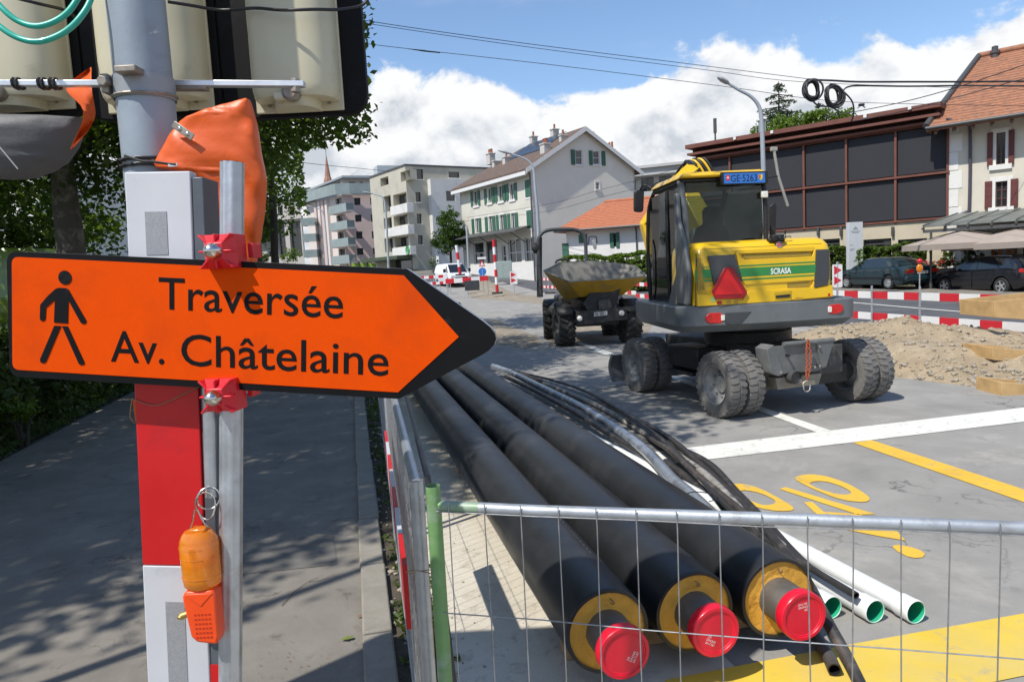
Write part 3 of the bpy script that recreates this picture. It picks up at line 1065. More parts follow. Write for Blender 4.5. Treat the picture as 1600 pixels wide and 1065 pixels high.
# green hose hanging in two loops
GRN = mat('green_hose_rubber', (.02, .40, .30), rough=0.35, var=0.08, scale=20, coat=0.15)
hs = thing('green_hose', 'turquoise green hose hanging in loops at the top left', 'hose', P(50, 40, 1.72))
h0 = P(50, 40, 1.72)
b = MB()
b.tube([p - h0 for p in smooth_path([P(-60, -60, 1.75), P(-25, -20, 1.73), P(4, 14, 1.72), P(30, 34, 1.72), P(60, 41, 1.72), P(92, 30, 1.73), P(115, 8, 1.74), P(128, -25, 1.76), P(120, -70, 1.78)], 8)], 0.0068, 10)
b.build('inner_loop', GRN, hs, smooth=60)
b = MB()
b.tube([p - h0 for p in smooth_path([P(-80, -40, 1.70), P(-40, 5, 1.70), P(0, 42, 1.69), P(30, 60, 1.69), P(62, 65, 1.69), P(98, 52, 1.70), P(125, 28, 1.71), P(143, -5, 1.73), P(150, -60, 1.76)], 8)], 0.0068, 10)
b.build('outer_loop', GRN, hs, smooth=60)

# ------------------------------------------------------------------ vinyl covers
def loft_bag(rows, Y, dep, amp, seed, n=28, sub=5, pw=.8):
    """rows: (picture y, left x, right x, depth factor). Closed bag of elliptical sections, wrinkled."""
    rs = []
    for i in range(len(rows) - 1):
        for j in range(sub):
            t = j / sub
            rs.append(tuple(rows[i][k] * (1 - t) + rows[i + 1][k] * t for k in range(4)))
    rs.append(rows[-1])
    loops = []
    for (y, xl, xr, dk) in rs:
        a, c = P(xl, y, Y), P(xr, y, Y)
        m, hx = (a + c) / 2, (c - a) / 2
        lp = []
        for k in range(n):
            an = 2 * math.pi * k / n
            ca, sa_ = math.cos(an), math.sin(an)
            p = m + hx * (math.copysign(abs(ca) ** pw, ca)) + Vector((0, dep * dk, 0)) * (math.copysign(abs(sa_) ** pw, sa_))
            q = p * 9 + Vector((seed, 0, 0))
            nz = mnoise.noise(q) + .5 * mnoise.noise(q * 2.3) + .9 * (abs(mnoise.noise(Vector((q.x * 1.6 + q.z * .8, q.y, q.z * .9)) * 1.4)) - .25)
            p = p + Vector((0.25 * amp * nz, -amp * nz * (1 if sa_ < 0 else .3), 0))
            lp.append(p)
        loops.append(lp)
    return loops
cov = thing('orange_signal_cover', 'orange vinyl cover draped over a pedestrian light right of the grey pole', 'cover', P(350, 400, 1.74))
c0_ = P(350, 400, 1.74)
rows = [(156, 384, 389, .4), (160, 370, 390.5, .6), (172, 328, 394, .8), (184, 294, 397, .95), (190, 284, 399, .95), (215, 266, 403, 1.0), (240, 252, 407, 1.0), (258, 244, 411, .95), (263, 248, 412, .95), (272, 296, 413, .95), (285, 318, 414, .95), (310, 321, 414, .9), (345, 312, 411, .85), (380, 303, 405, .8), (410, 298, 399, .8), (440, 296, 394, .7)]
b = MB()
b.loft([[p - c0_ for p in lp] for lp in loft_bag(rows, 1.74, .032, .015, 3.1, n=48, sub=7, pw=.5)])
b.build('vinyl', ORANGE_F, cov, smooth=70)
b = MB()
ca, cb = P(274, 196, 1.698) - c0_, P(300, 214, 1.694) - c0_
b.xf = frame(ca, cb - ca, (0, 0, 1))
b.bx(-.006, (cb - ca).length + .004, -.003, .0, -.0085, .0085)
clipo = b.build('buckle', STEELD, cov, bevel=0.0015)
for k in (.3, .75):
    b = MB()
    b.xf = frame(ca, cb - ca, (0, 0, 1))
    b.sphere(((cb - ca).length * k, -.003, 0), .0055, 10, 6, (1, .5, 1))
    b.build('rivet', BOLT, clipo, smooth=60)
b = MB()
b.tube([p - c0_ for p in smooth_path([P(195, 243, 1.72), P(222, 252, 1.70), P(240, 253, 1.70), P(262, 256, 1.696), P(275, 257, 1.694)], 5)], 0.003, 6)
b.build('cable_tie', BLACK, cov)
b = MB()
m_ = P(270, 258, 1.694) - c0_
b.box(m_, (.022, .002, .008))
b.build('slot_eyelet', ALU, cov, bevel=0.002)
# dark grey tarp under the left light
GREYT = mat('grey_tarpaulin', (.095, .095, .1), rough=0.6, var=0.15, scale=8, bump=0.15, bscale=20)
tp = thing('grey_tarp_cover', 'dark grey tarpaulin bag wrapped under the leftmost traffic lights', 'cover', P(30, 230, 2.0))
t0 = P(30, 230, 2.0)
rows = [(186, -160, 132, .7), (205, -165, 127, 1), (230, -150, 117, 1), (250, -120, 102, .95), (266, -70, 78, .8), (276, -30, 55, .5), (280, 0, 35, .2)]
b = MB()
b.loft([[p - t0 for p in lp] for lp in loft_bag(rows, 2.02, .09, .014, 8.7)])
b.build('tarp', GREYT, tp, smooth=70)
b = MB()
b.tube([P(-2, 228, 1.915) - t0, P(28, 264, 1.935) - t0], .0016, 5)
b.build('white_cord', mat('white_cord', (.75, .74, .7), rough=0.7), tp)
# twisted strip of orange vinyl
st = thing('orange_vinyl_strip', 'twisted orange vinyl strip hanging between the left traffic lights', 'strip', P(130, 160, 1.9))
s0 = P(130, 160, 1.9)
ed = [((139, 106), (144, 104)), ((108, 128), (143, 128)), ((98, 141), (146, 150)), ((120, 158), (148, 166)), ((133, 170), (150, 178)), ((127, 195), (147, 188)), ((117, 215), (140, 205)), ((108, 236), (114, 233))]
b = MB()
vs, n = [], 6
for i, (a, c) in enumerate(ed):
    for j in range(n + 1):
        t = j / n
        p = P(a[0] * (1 - t) + c[0] * t, a[1] * (1 - t) + c[1] * t, 1.93 + .03 * math.sin(i * 1.1 + t * 2.6))
        vs.append(p - s0)
b.add(vs, [(i * (n + 1) + j, i * (n + 1) + j + 1, (i + 1) * (n + 1) + j + 1, (i + 1) * (n + 1) + j) for i in range(len(ed) - 1) for j in range(n)])
o = b.build('vinyl_strip', ORANGE_F, st, smooth=70)
sd = o.modifiers.new('thick', 'SOLIDIFY')
sd.thickness = 0.002
su = o.modifiers.new('sub', 'SUBSURF')
su.levels = su.render_levels = 1
# ------------------------------------------------------------------ mesh fence panels
WIRE = mat('fence_wire', (.36, .37, .38), rough=0.45, metal=0.7, var=0.2, scale=40)
GREENP = mat('green_painted_tube', (.17, .33, .12), rough=0.5, metal=0.1, var=0.12, scale=8, wear=((.36, .40, .38), 0.50, 0.68, 6), dirt=((.06, .22, .05), 0.55, 0.8, 10))
RUST = mat('rusty_tie', (.30, .19, .10), rough=0.7, metal=0.3, var=0.3, scale=40)
FZ = 1.42
def fence(label, o, d, length, top, zl_, nw, first, pitch=0.1, green=False, m=GALV2, rail_drop=0.0, only_near=False, group='wire mesh fence panels'):
    root = thing('fence_panel', label, 'fence panel', (o.x, o.y, 0), group=group)
    d = Vector((d.x, d.y, 0)).normalized()
    r = 0.0205
    def at(s, z):
        return d * s + Vector((0, 0, z))
    MB().tube([at(0, 0.03), at(0, top)], r, 16, caps=False).build('post', m, root, smooth=40)
    b = MB().disc(at(0, top - .012), (0, 0, 1), r - .001)
    b.build('post_bore', BLACK, root)
    MB().tube([at(length, 0.03), at(length, top)], r, 16).build('post', GALV2, root, smooth=40)
    rz = top - rail_drop
    if green:
        MB().tube([at(r * .8, rz), at(.13, rz - .0005)], .0155, 14).build('rail_end_painted', GREENP, root, smooth=40)
        MB().tube([at(.13, rz - .0005), at(.28, rz - .002), at(.9, rz + .001), at(length - r, rz)], .0152, 14).build('top_rail', GALV2, root, smooth=40)
    else:
        MB().tube([at(r * .8, rz), at(length - r, rz)], .0165, 14).build('top_rail', m, root, smooth=40)
    MB().tube([at(r, .12), at(length - r, .12)], .0155, 14).build('bottom_rail', GALV2, root, smooth=40)
    wm = {}
    for i in range(nw):
        s = first + i * pitch
        if s > length - .02:
            break
        jx = random.uniform(-.004, .004)
        b = MB()
        b.tube([at(s + jx * .4, rz + .016) + Vector((0, -.0185, 0)), at(s, rz - .03) + Vector((0, -.0205, 0)), at(s + jx, rz - .4) + Vector((0, -.019, 0)), at(s, .1) + Vector((0, -.0185, 0))], .0017, 6)
        b.build('wire', WIRE, root, smooth=60)
    for z in zl_:
        b = MB()
        pts = [at(k * (length - .02) / 12 + .0, z + random.uniform(-.003, .003)) + Vector((0, -.016 + random.uniform(-.001, .001), 0)) for k in range(13)]
        b.tube(pts, .0018, 6)
        b.build('wire', WIRE, root, smooth=60)
    return root
fa = G(690, 790, FZ)
fb = G(1600, 825, FZ)
fd = (fb - fa)
gp = G(678, 790, FZ)
gtop = P(675, 758, gp.y).z
frontf = fence('fence panel with green painted post and grey top rail in front of the pipe ends', gp, fd, 3.4, gtop, [FZ - .012, FZ - .298, FZ - .6, FZ - .9, FZ - 1.2], 40, .045, green=True, m=GREENP, rail_drop=gtop - FZ)
L0 = G(650, 750, 1.47)
L1 = G(615, 615, 1.47)
fdir = Vector((L1.x - L0.x, L1.y - L0.y, 0)).normalized()
near = fence('galvanised fence panel along the footway, its bare grey post beside the green one', L0, fdir, 3.4, 1.47, [1.44, 1.14, .84, .54, .24], 34, .06, rail_drop=.02, m=GALV)
L2 = L0 + fdir * 3.5
far = fence('farther galvanised fence panel along the footway, beyond the first', Vector((L2.x, L2.y, 0)), fdir, 3.4, 1.47, [1.44, 1.14, .84, .54, .24], 34, .06, rail_drop=.02, m=GALV)
L3 = L0 + fdir * 7.0
fence('third galvanised fence panel along the footway, half hidden under the arrow sign', Vector((L3.x, L3.y, 0)), fdir, 3.4, 1.47, [1.44, 1.14, .84, .54, .24], 34, .06, rail_drop=.02, m=GALV)
# leaning dark tube beside the near panel
lt = thing('leaning_bar', 'dark steel bar leaning along the inside of the footway fence', 'bar', L0 + fdir * .5 + Vector((.06, 0, -1.47)))
b = MB()
b.tube([L0 + fdir * .75 + Vector((.16, 0, -1.43)) - lt.location, G(668, 745, 1.3) - lt.location, G(640, 640, 1.25) - lt.location, G(626, 590, 1.2) - lt.location], .013, 8)
b.build('bar', mat('dark_bar', (.06, .065, .075), rough=0.5, metal=0.4), lt)
# rusty wire tying the two posts
tw = thing('tie_wire', 'rusty wire tying the grey and green fence posts together', 'wire', P(664, 897, 1.9))
w0 = P(664, 897, 1.9)
b = MB()
b.tube([p - w0 for p in smooth_path([P(634, 893, 1.95), P(650, 891, 1.92), P(664, 893, 1.9), P(680, 897, 1.885), P(692, 895, 1.90), P(690, 889, 1.93), P(668, 890, 1.95), P(640, 896, 1.98)], 5)], 0.0016, 6)
b.build('wire', RUST, tw)
# striped board hung on the near panel
bo = L0 + fdir * .28 - Vector((fdir.y, -fdir.x, 0)) * .04
brd = thing('striped_board', 'red and white striped board hung on the footway side of the fence', 'board', (bo.x, bo.y, 1.0))
BM_ = frame((0, 0, 0), fdir, (0, 0, 1))
for i in range(7):
    b = MB(xf=BM_ )
    b.bx(i * .3, i * .3 + .2995, -.008, .008, -.11, .11)
    b.build('red_band' if i % 2 == 0 else 'white_band', RD if i % 2 == 0 else WH, brd)
# ------------------------------------------------------------------ insulated heating pipes
HP = R(-13.0)
PDV = Vector((math.sin(HP), math.cos(HP), 0))
PRT = Vector((math.cos(HP), -math.sin(HP), 0))
CASE = mat('pipe_casing', (.019, .020, .022), rough=0.42, var=0.25, scale=3, spec=0.45, bump=0.05, bscale=14, dirt=((.045, .045, .045), 0.5, 0.85, 1.6), wear=((.16, .16, .155), 0.69, 0.74, 34))
FOAM = mat('insulating_foam', (.66, .34, .045), rough=0.75, var=0.14, scale=10, bump=0.5, bscale=18, dirt=((.46, .21, .03), 0.58, 0.75, 9))
STEEL = mat('bare_steel_pipe', (.16, .145, .125), rough=0.55, metal=0.45, var=0.2, scale=10, bump=0.1, bscale=60, dirt=((.24, .21, .17), 0.55, 0.75, 8))
CAP = mat('red_cap_plastic', (.66, .008, .03), rough=0.36, var=0.06, scale=16, coat=0.08, wear=((.75, .45, .45), 0.69, 0.73, 120))
PRINT = mat('white_print', (.8, .78, .76), rough=0.6, var=0.05)
PZ = .30
pipes = []
for k, (px, py, hh, lab, rot) in enumerate(((950, 987, 143, 'left one of the three black insulated pipes with red end caps', -62), (1086, 956, 137, 'middle one of the three black insulated pipes with red end caps', 30), (1217, 938, 133, 'right one of the three black insulated pipes with red end caps', 176))):
    q = P(px, py, FPX * .42 / hh)
    q.z = PZ
    root = thing('insulated_pipe', lab, 'pipe', q, -HP, group='insulated heating pipes')
    pipes.append(root)
    L_ = 12.0
    prof = [(.192, 0.0006), (.2085, 0), (.21, .004)]
    random.seed(k)
    h = .02
    while h < L_ - .3:
        prof.append((.21 + random.uniform(-.0007, .0007), h))
        h += random.uniform(.18, .4)
    prof += [(.21, L_ - .004), (.2085, L_), (.1, L_)]
    b = MB().lathe(prof, (0, 0, 0), (0, 1, 0), 56)
    b.build('casing', CASE, root, smooth=50)
    if k == 0:
        b = MB()
        for j in range(110):
            h_ = .5 + j * .055
            an = R(62)
            c_ = Vector((.2108 * math.cos(an), h_, .2108 * math.sin(an)))
            t_ = Vector((-math.sin(an), 0, math.cos(an)))
            b.add([c_ - t_ * .0016, c_ + t_ * .0016, c_ + t_ * .0016 + Vector((0, .022, 0)), c_ - t_ * .0016 + Vector((0, .022, 0))], [(0, 1, 2, 3)])
        b.build('printed_line', mat('pale_print', (.4, .4, .39), rough=.6), root)['kind'] = 'stuff'
    # foam face with pits: radial grid
    b = MB()
    nr, na = 9, 64
    vs = []
    for i in range(nr + 1):
        r_ = .106 + (.2035 - .106) * i / nr
        for j in range(na):
            an = 2 * math.pi * j / na
            p = Vector((r_ * math.cos(an), 0, r_ * math.sin(an)))
            d_ = mnoise.noise(p * 30 + Vector((k * 9, 0, 0))) * .0035 + mnoise.noise(p * 11 + Vector((0, k * 5, 0))) * .005
            pit = mnoise.noise(p * 48 + Vector((0, 0, k * 7)))
            if pit > .42 and math.sin(an) > -.2:
                d_ += .014 * (pit - .42) / .3
            p.y = .012 + d_ - (.004 if i in (0,) else 0)
            vs.append(p)
    fs = [(i * na + j, i * na + (j + 1) % na, (i + 1) * na + (j + 1) % na, (i + 1) * na + j) for i in range(nr) for j in range(na)]
    b.add(vs, fs)
    b.build('foam_face', FOAM, root, smooth=60)
    b = MB().lathe([(.108, .03), (.108, -.2), (.106, -.205)], (0, 0, 0), (0, 1, 0), 48)
    stl = b.build('steel_pipe', STEEL, root, smooth=50)
    b = MB().lathe([(.1225, -.155), (.1235, -.16), (.1235, -.203), (.119, -.2095), (.104, -.2095), (.1015, -.2045), (.096, -.2045), (.093, -.2015), (.0, -.2015)], (0, 0, 0), (0, 1, 0), 56)
    cp = b.build('end_cap', CAP, root, smooth=38)
    m0 = Matrix.Rotation(R(rot), 4, 'Y')
    for line, (body, w_, z_) in enumerate((('DN200', .05, .0), ('5017187', .052, -.016), ('25', .018, .016))):
        me = text_mesh(body, w_, .0105, .0)
        me.materials.clear()
        me.materials.append(PRINT)
        mm = Matrix.Translation((0, -.2032, 0)) @ m0 @ Matrix.Translation((-.026, 0, -.052 + z_)) @ Matrix.Rotation(R(90), 4, 'X')
        link('cap_print', me, cp, m=mm)
    for an_ in (88 + k * 4,):
        b = MB()
        an = R(an_ - 6)
        c_ = Vector((.158 * math.cos(an), 0, .158 * math.sin(an)))
        b.tube(smooth_path([c_ + Vector((0, .02, 0)), c_ + Vector((0, -.012, .002)), c_ + Vector((.01, -.02, -.006)), c_ + Vector((.004, -.012, -.018)), c_ + Vector((-.006, -.016, -.008)), c_ + Vector((.004, -.024, .002))], 5), .0026, 6)
        b.build('sensor_wire', mat('copper_wire', (.32, .22, .13), rough=0.5, metal=0.7), root, smooth=60)
# timber bearers under the pipes
TIMB = mat('bearer_timber', (.35, .22, .11), rough=0.8, var=0.25, scale=8, bump=0.3, bscale=30, dirt=((.16, .1, .05), 0.55, 0.75, 6))
for k, (v_, lab) in enumerate(((.33, 'short timber bearer under the near ends of the black pipes'), (4.0, 'timber bearer under the middle of the black pipes'), (8.2, 'timber bearer under the far part of the black pipes'))):
    c_ = pipes[1].location + PDV * v_
    o = thing('timber_bearer', lab, 'timber', (c_.x, c_.y, .01), -HP, group='timber bearers under the pipes')
    b = MB().bx(-.60, .62, -.06, .06, 0, .078)
    b.build('beam', TIMB, o, bevel=0.004)
    for s_ in (-.24, .2):
        MB().prism([(s_ - .05, -.05, .078), (s_ + .05, -.05, .078), (s_ + (.05 if s_ < .5 and s_ > -.5 else 0), -.05, .13)], (0, .1, 0)).build('wedge', TIMB, o, bevel=0.002)

# ------------------------------------------------------------------ white drain pipes with green bore
PVCW = mat('white_pvc', (.80, .81, .79), rough=0.35, var=0.03, scale=4, dirt=((.62, .6, .55), 0.58, 0.8, 5))
PVCG = mat('green_pvc_bore', (.02, .36, .19), rough=0.35, var=0.08, scale=8)
HV = R(-16.4)
for k, (px, py, lab) in enumerate(((1432, 956, 'rightmost white drain pipe with a green bore'), (1368, 955, 'middle white drain pipe with a green bore'), (1301, 949, 'white drain pipe with green bore nearest the black pipes'))):
    q = G(px, py, .068)
    root = thing('drain_pipe', lab, 'pipe', q, -HV + (0, .012, .03)[k], group='white drain pipes on the asphalt')
    b = MB().lathe([(.0595, 0.003), (.0625, 0), (.0665, .003), (.0675, .02), (.0655, .03), (.0655, .10), (.058, .125), (.058, 5.2)], (0, 0, 0), (0, 1, 0), 40)
    b.build('barrel', PVCW, root, smooth=40)
    b = MB().lathe([(.0625, -.0005), (.0612, .001), (.060, .02), (.061, .03), (.0605, .1), (.053, .13), (.053, 5.2)], (0, 0, 0), (0, 1, 0), 40)
    b.build('bore', PVCG, root, smooth=40)

# ------------------------------------------------------------------ conduits and hoses lying between the pipes
COND = mat('black_conduit', (.032, .029, .028), rough=0.5, var=0.3, scale=6, dirt=((.14, .12, .10), 0.54, 0.8, 7))
CONDG = mat('grey_dusty_conduit', (.30, .28, .25), rough=0.65, var=0.25, scale=6, dirt=((.12, .11, .1), 0.5, 0.62, 11))
CONDB = mat('grey_film_conduit', (.19, .21, .24), rough=0.22, var=0.2, scale=4, coat=0.4, dirt=((.12, .13, .15), 0.5, 0.6, 5))
def hose(label, pts, r, m, name='conduit', hollow=True, n=14, cat='conduit', k=6):
    p = smooth_path(pts, k)
    o = p[0].copy()
    root = thing(name, label, cat, o, group='conduits beside the pipes')
    b = MB().tube([q - o for q in p], r, n, caps=not hollow)
    b.build('sheath', m, root, smooth=60)
    if hollow:
        d = (p[1] - p[0]).normalized()
        b = MB().lathe([(r, 0), (r * .78, 0), (r * .76, .25), (0, .25)], (0, 0, 0), d, n)
        b.build('bore', BLACK, root, smooth=50)
    return root
hose('slim black conduit whose cut end lies on the white drain pipe', [G(1338, 930, .155), G(1255, 880, .165), G(1190, 838, .19), G(1120, 775, .22), G(1050, 700, .2), G(985, 650, .15), G(900, 605, .1), G(800, 578, .08)], .021, COND)
hose('black conduit crossing in front of the drain pipes down to the fence', [G(1352, 1085, .04), G(1320, 1020, .12), G(1290, 965, .2), G(1262, 910, .24), G(1225, 860, .22), G(1170, 800, .18), G(1110, 740, .12), G(1040, 680, .08), G(960, 638, .06), G(860, 600, .05)], .030, COND)
hose('short cut stub of black conduit under the right red cap', [G(1304, 1046, .04), G(1292, 1020, .04), G(1270, 985, .04)], .033, mat('stub_conduit', (.07, .065, .06), rough=0.5, var=0.3, scale=8))
hose('pale grey dusty conduit curving beside the black hoses', [G(1226, 858, .12), G(1188, 824, .16), G(1153, 792, .16), G(1120, 758, .15), G(1090, 732, .10), G(1050, 705, .05), G(1000, 672, .04), G(930, 632, .04), G(850, 598, .04)], .036, CONDG, hollow=False)
hose('black hose sagging next to the yellow lettering', [G(1270, 895, .10), G(1235, 860, .12), G(1196, 816, .12), G(1152, 770, .08), G(1105, 722, .05), G(1040, 690, .04), G(970, 650, .04), G(880, 608, .04), G(800, 580, .04)], .034, COND, hollow=False)
hose('shiny grey film wrapped conduit beside the right insulated pipe', [G(1120, 812, .10), G(1085, 778, .13), G(1050, 748, .17), G(1010, 705, .22), G(960, 668, .22), G(905, 634, .2), G(850, 607, .2), G(800, 583, .2), G(770, 572, .2)], .055, CONDB, hollow=False, n=18)
hose('white drain strip squeezed between the insulated pipe and the conduit', [G(1052, 745, .1), G(990, 700, .12), G(935, 655, .12), G(880, 625, .12), G(820, 595, .12)], .02, PVCW, hollow=False)
hose('black conduit under the film wrapped one', [G(1075, 770, .12), G(1020, 720, .16), G(960, 683, .17), G(900, 645, .16), G(840, 612, .15), G(790, 588, .12)], .035, COND, hollow=False)
hose('black hose with a coupling lying out on the asphalt', [G(1085, 735, .1), G(1050, 706, .07), G(1012, 676, .05), G(985, 660, .06), G(965, 643, .06), G(935, 628, .06), G(890, 610, .05), G(830, 590, .05), G(780, 573, .05)], .036, COND, hollow=False)
hose('dark crossing hose on top of the conduit bundle', [G(1180, 815, .2), G(1130, 775, .22), G(1085, 738, .22), G(1050, 705, .2), G(1025, 690, .12), G(1010, 680, .06)], .028, mat('brown_black_hose', (.05, .042, .038), rough=0.55, var=0.3, scale=7, dirt=((.13, .11, .09), 0.52, 0.7, 9)), hollow=False)
hose('fifth dark hose deep in the conduit bundle', [G(1230, 868, .06), G(1180, 825, .08), G(1120, 785, .09), G(1080, 752, .09), G(1040, 722, .06)], .04, COND, hollow=False)
hose('thin green cord looping out onto the white line', [G(1008, 672, .08), G(1030, 683, .04), G(1056, 698, .015), G(1068, 706, .012), G(1062, 709, .012), G(1040, 700, .02)], .006, mat('green_cord', (.08, .2, .13), rough=0.5), name='cord', hollow=False, n=6, cat='cord')
hose('thin wire looping over the grey conduit', [G(1060, 775, .35), G(1085, 768, .36), G(1110, 771, .32), G(1122, 778, .25), G(1108, 783, .2)], .004, BLACK, name='cord', hollow=False, n=5, cat='cord')
# ------------------------------------------------------------------ wheeled excavator
def glass_mat(name, tint, rough=0.03, opac=0.12, ior=1.5):
    m = bpy.data.materials.new(name)
    m.use_nodes = True
    nt = m.node_tree
    nt.nodes.clear()
    L = nt.links.new
    o = nt.nodes.new('ShaderNodeOutputMaterial')
    fr = nt.nodes.new('ShaderNodeFresnel')
    fr.inputs['IOR'].default_value = ior
    tr = nt.nodes.new('ShaderNodeBsdfTransparent')
    tr.inputs['Color'].default_value = (*tint, 1)
    gl = nt.nodes.new('ShaderNodeBsdfGlossy')
    gl.inputs['Roughness'].default_value = rough
    ms = nt.nodes.new('ShaderNodeMixShader')
    mr = nt.nodes.new('ShaderNodeMapRange')
    mr.inputs['To Min'].default_value = opac * .2
    L(fr.outputs[0], mr.inputs['Value'])
    L(mr.outputs[0], ms.inputs[0])
    L(tr.outputs[0], ms.inputs[1])
    L(gl.outputs[0], ms.inputs[2])
    L(ms.outputs[0], o.inputs['Surface'])
    MATS[name] = m
    return m
EY = mat('machine_yellow', (.76, .47, .012), rough=0.33, var=0.05, scale=3, coat=0.25, dirt=((.60, .42, .08), 0.58, 0.85, 4))
EG = mat('machine_grey', (.13, .142, .147), rough=0.45, var=0.10, scale=4, dirt=((.2, .19, .17), 0.56, 0.8, 5))
mat('machine_grey_dark', (.05, .053, .057), rough=0.5, var=.1)
EB = mat('machine_black', (.014, .014, .015), rough=0.5, var=0.2, scale=6, dirt=((.07, .065, .055), 0.56, 0.8, 5))
EU_ = mat('undercarriage_dirty', (.055, .053, .05), rough=0.7, var=0.25, scale=5, bump=0.15, dirt=((.2, .18, .15), 0.52, 0.75, 4))
TYRE = mat('dusty_tyre', (.165, .157, .145), rough=0.9, var=0.15, scale=7, bump=0.15, bscale=40, dirt=((.085, .082, .076), 0.55, 0.75, 6), wear=((.25, .235, .21), 0.62, 0.75, 5))
RIM = mat('wheel_rim_grey', (.30, .30, .29), rough=0.5, metal=0.3, var=0.15, scale=8, dirt=((.12, .11, .1), 0.5, 0.75, 7))
GLS = glass_mat('tinted_glass', (.58, .64, .62), ior=1.26)
GREEN = mat('livery_green', (.03, .23, .055), rough=0.4, var=0.05)
PLATE_B = mat('plate_blue', (.03, .17, .55), rough=0.4, var=0.03)
INK = mat('plate_ink', (.008, .012, .03), rough=0.5)
LAMP_R = mat('lamp_red', (.55, .015, .012), rough=0.25, var=0.1, scale=30, coat=0.3)
LAMP_W = mat('lamp_clear', (.75, .73, .66), rough=0.2, var=0.1, scale=30, coat=0.3)
EX_O = Vector((P(1068, 500, 9.0).x, 9.0, 0))
EX_H = R(4.0)
exc = thing('excavator', 'yellow and grey wheeled excavator with SCRASA lettering and blue GE 5263 plate', 'excavator', EX_O, EX_H)
EXM = Matrix.Translation(EX_O) @ Matrix.Rotation(EX_H, 4, 'Z')
EXI = EXM.inverted()
def UL(px, py, yl):
    a = EXI @ CAMP
    d = EXI.to_3x3() @ ray(px, py)
    k = (yl - a.y) / d.y
    q = a + d * k
    return (q.x, q.z)
def plan(x0, x1, y0, y1, r0, n=5, bow=.05):
    """Plan outline open to the front: rounded rear corners, slightly bowed rear."""
    pts = [(x0, y1), (x0, y0 + r0 * 1.6)]
    for j in range(1, n):
        t = j / n * math.pi / 2
        pts.append((x0 + r0 * (1 - math.cos(t)), y0 + bow + (r0 * 1.6 - bow) * (1 - math.sin(t))))
    m = 8
    for j in range(m + 1):
        t = j / m
        pts.append((x0 + r0 + (x1 - x0 - 2 * r0) * t, y0 + bow * (2 * t - 1) ** 2))
    for j in range(n - 1, 0, -1):
        t = j / n * math.pi / 2
        pts.append((x1 - r0 * (1 - math.cos(t)), y0 + bow + (r0 * 1.6 - bow) * (1 - math.sin(t))))
    pts += [(x1, y0 + r0 * 1.6), (x1, y1)]
    return pts
XR = UL(1325, 485, .35)[0]
lev = [(1.115, .12, .16), (1.12, .07, .11), (1.20, .012, .02), (1.215, .0, .0), (1.45, .0, .0), (1.47, .014, .012)]
b = MB()
b.loft([[(x, y, z) for x, y in plan(-.02 + i_, XR - i_, r_, 2.35, .19)] for z, i_, r_ in lev])
skirt = b.build('counterweight', EG, exc, smooth=24)
b = MB()
hx0, hx1 = UL(1086, 460, .05)[0], UL(1304, 460, .08)[0]
ht = UL(1190, 374, .3)[1]
lev = [(1.475, .0, .03), (1.9, .0, .03), (ht - .19, .005, .045), (ht - .10, .015, .08), (ht - .04, .045, .14), (ht - .01, .09, .21), (ht, .14, .30)]
b.loft([[(x, y, z) for x, y in plan(hx0 + i_, hx1 - i_, r_, 1.0, .13, bow=.03)] for z, i_, r_ in lev])
hood = b.build('engine_hood', EY, exc, smooth=30)
YR = .018                                          # rear working plane for raised panels
def rear(name, px, m, y0=YR, th=.02, parent=hood, bev=0.004):
    q = [UL(x, y, y0) for x, y in px]
    o = MB().prism([(x, y0, z) for x, z in q], (0, th, 0)).build(name, m, parent, bevel=bev)
    return o
def c4(x, y):
    return (1040 + x / 5.327, 340 + y / 5.327)
def r4(name, pts, m, **k):
    return rear(name, [c4(*p) for p in pts], m, **k)
r4('raised_panel', [(585, 272), (1235, 240), (1248, 250), (1225, 262), (1222, 278), (612, 300), (640, 352), (1222, 322), (1245, 255), (1252, 262), (1240, 520), (1228, 520), (700, 556), (665, 560), (640, 520), (590, 310)], EY, th=.03)
r4('raised_panel', [(690, 612), (1215, 580), (1235, 515), (1246, 590), (1390, 560), (1396, 655), (900, 700), (440, 728), (265, 738), (262, 640), (380, 640), (640, 690)], EY, y0=.022, th=.03)
r4('upper_groove_grille', [(640, 304), (1212, 282), (1210, 320), (655, 346)], mat('grille_ochre', (.36, .24, .03), rough=0.7, var=0.3, scale=60, bump=0.5, bscale=140), y0=.034, th=.02, bev=None)
r4('lower_groove_grille', [(705, 562), (1200, 532), (1198, 575), (715, 606)], MATS['grille_ochre'], y0=.034, th=.02, bev=None)
GS = dict(y0=YR - .0015, th=.003, bev=None)
r4('green_stripe', [(610, 420), (1250, 388), (1246, 458), (636, 494)], GREEN, **GS)
r4('green_stripe', [(604, 398), (1252, 362), (1252, 374), (608, 410)], GREEN, **GS)
r4('green_stripe', [(640, 510), (1244, 472), (1244, 484), (642, 524)], GREEN, **GS)
for y0, y1 in ((408, 420), (430, 505), (515, 535)):
    r4('green_stripe', [(243, y0 + 4), (372, y0 - 2), (392, y1 - 6), (243, y1)], GREEN, y0=.026, th=.004, bev=None)
r4('vent_panel', [(352, 318), (578, 305), (612, 430), (642, 530), (405, 560)], MATS['machine_grey_dark'], y0=YR - .008, th=.03)
r4('vent_panel', [(1256, 266), (1362, 262), (1368, 400), (1366, 500), (1350, 560), (1238, 582)], MATS['machine_grey_dark'], y0=YR - .004, th=.05)
r4('side_vent', [(260, 332), (292, 334), (325, 598), (268, 604)], MATS['grille_ochre'], y0=.024, th=.02, bev=None)
tri = [(488, 419), (560, 412), (682, 622), (652, 672), (412, 680), (384, 612)]
refl = r4('warning_triangle', tri, mat('triangle_dark_red', (.30, .006, .01), rough=0.4), y0=-.012, th=.012)
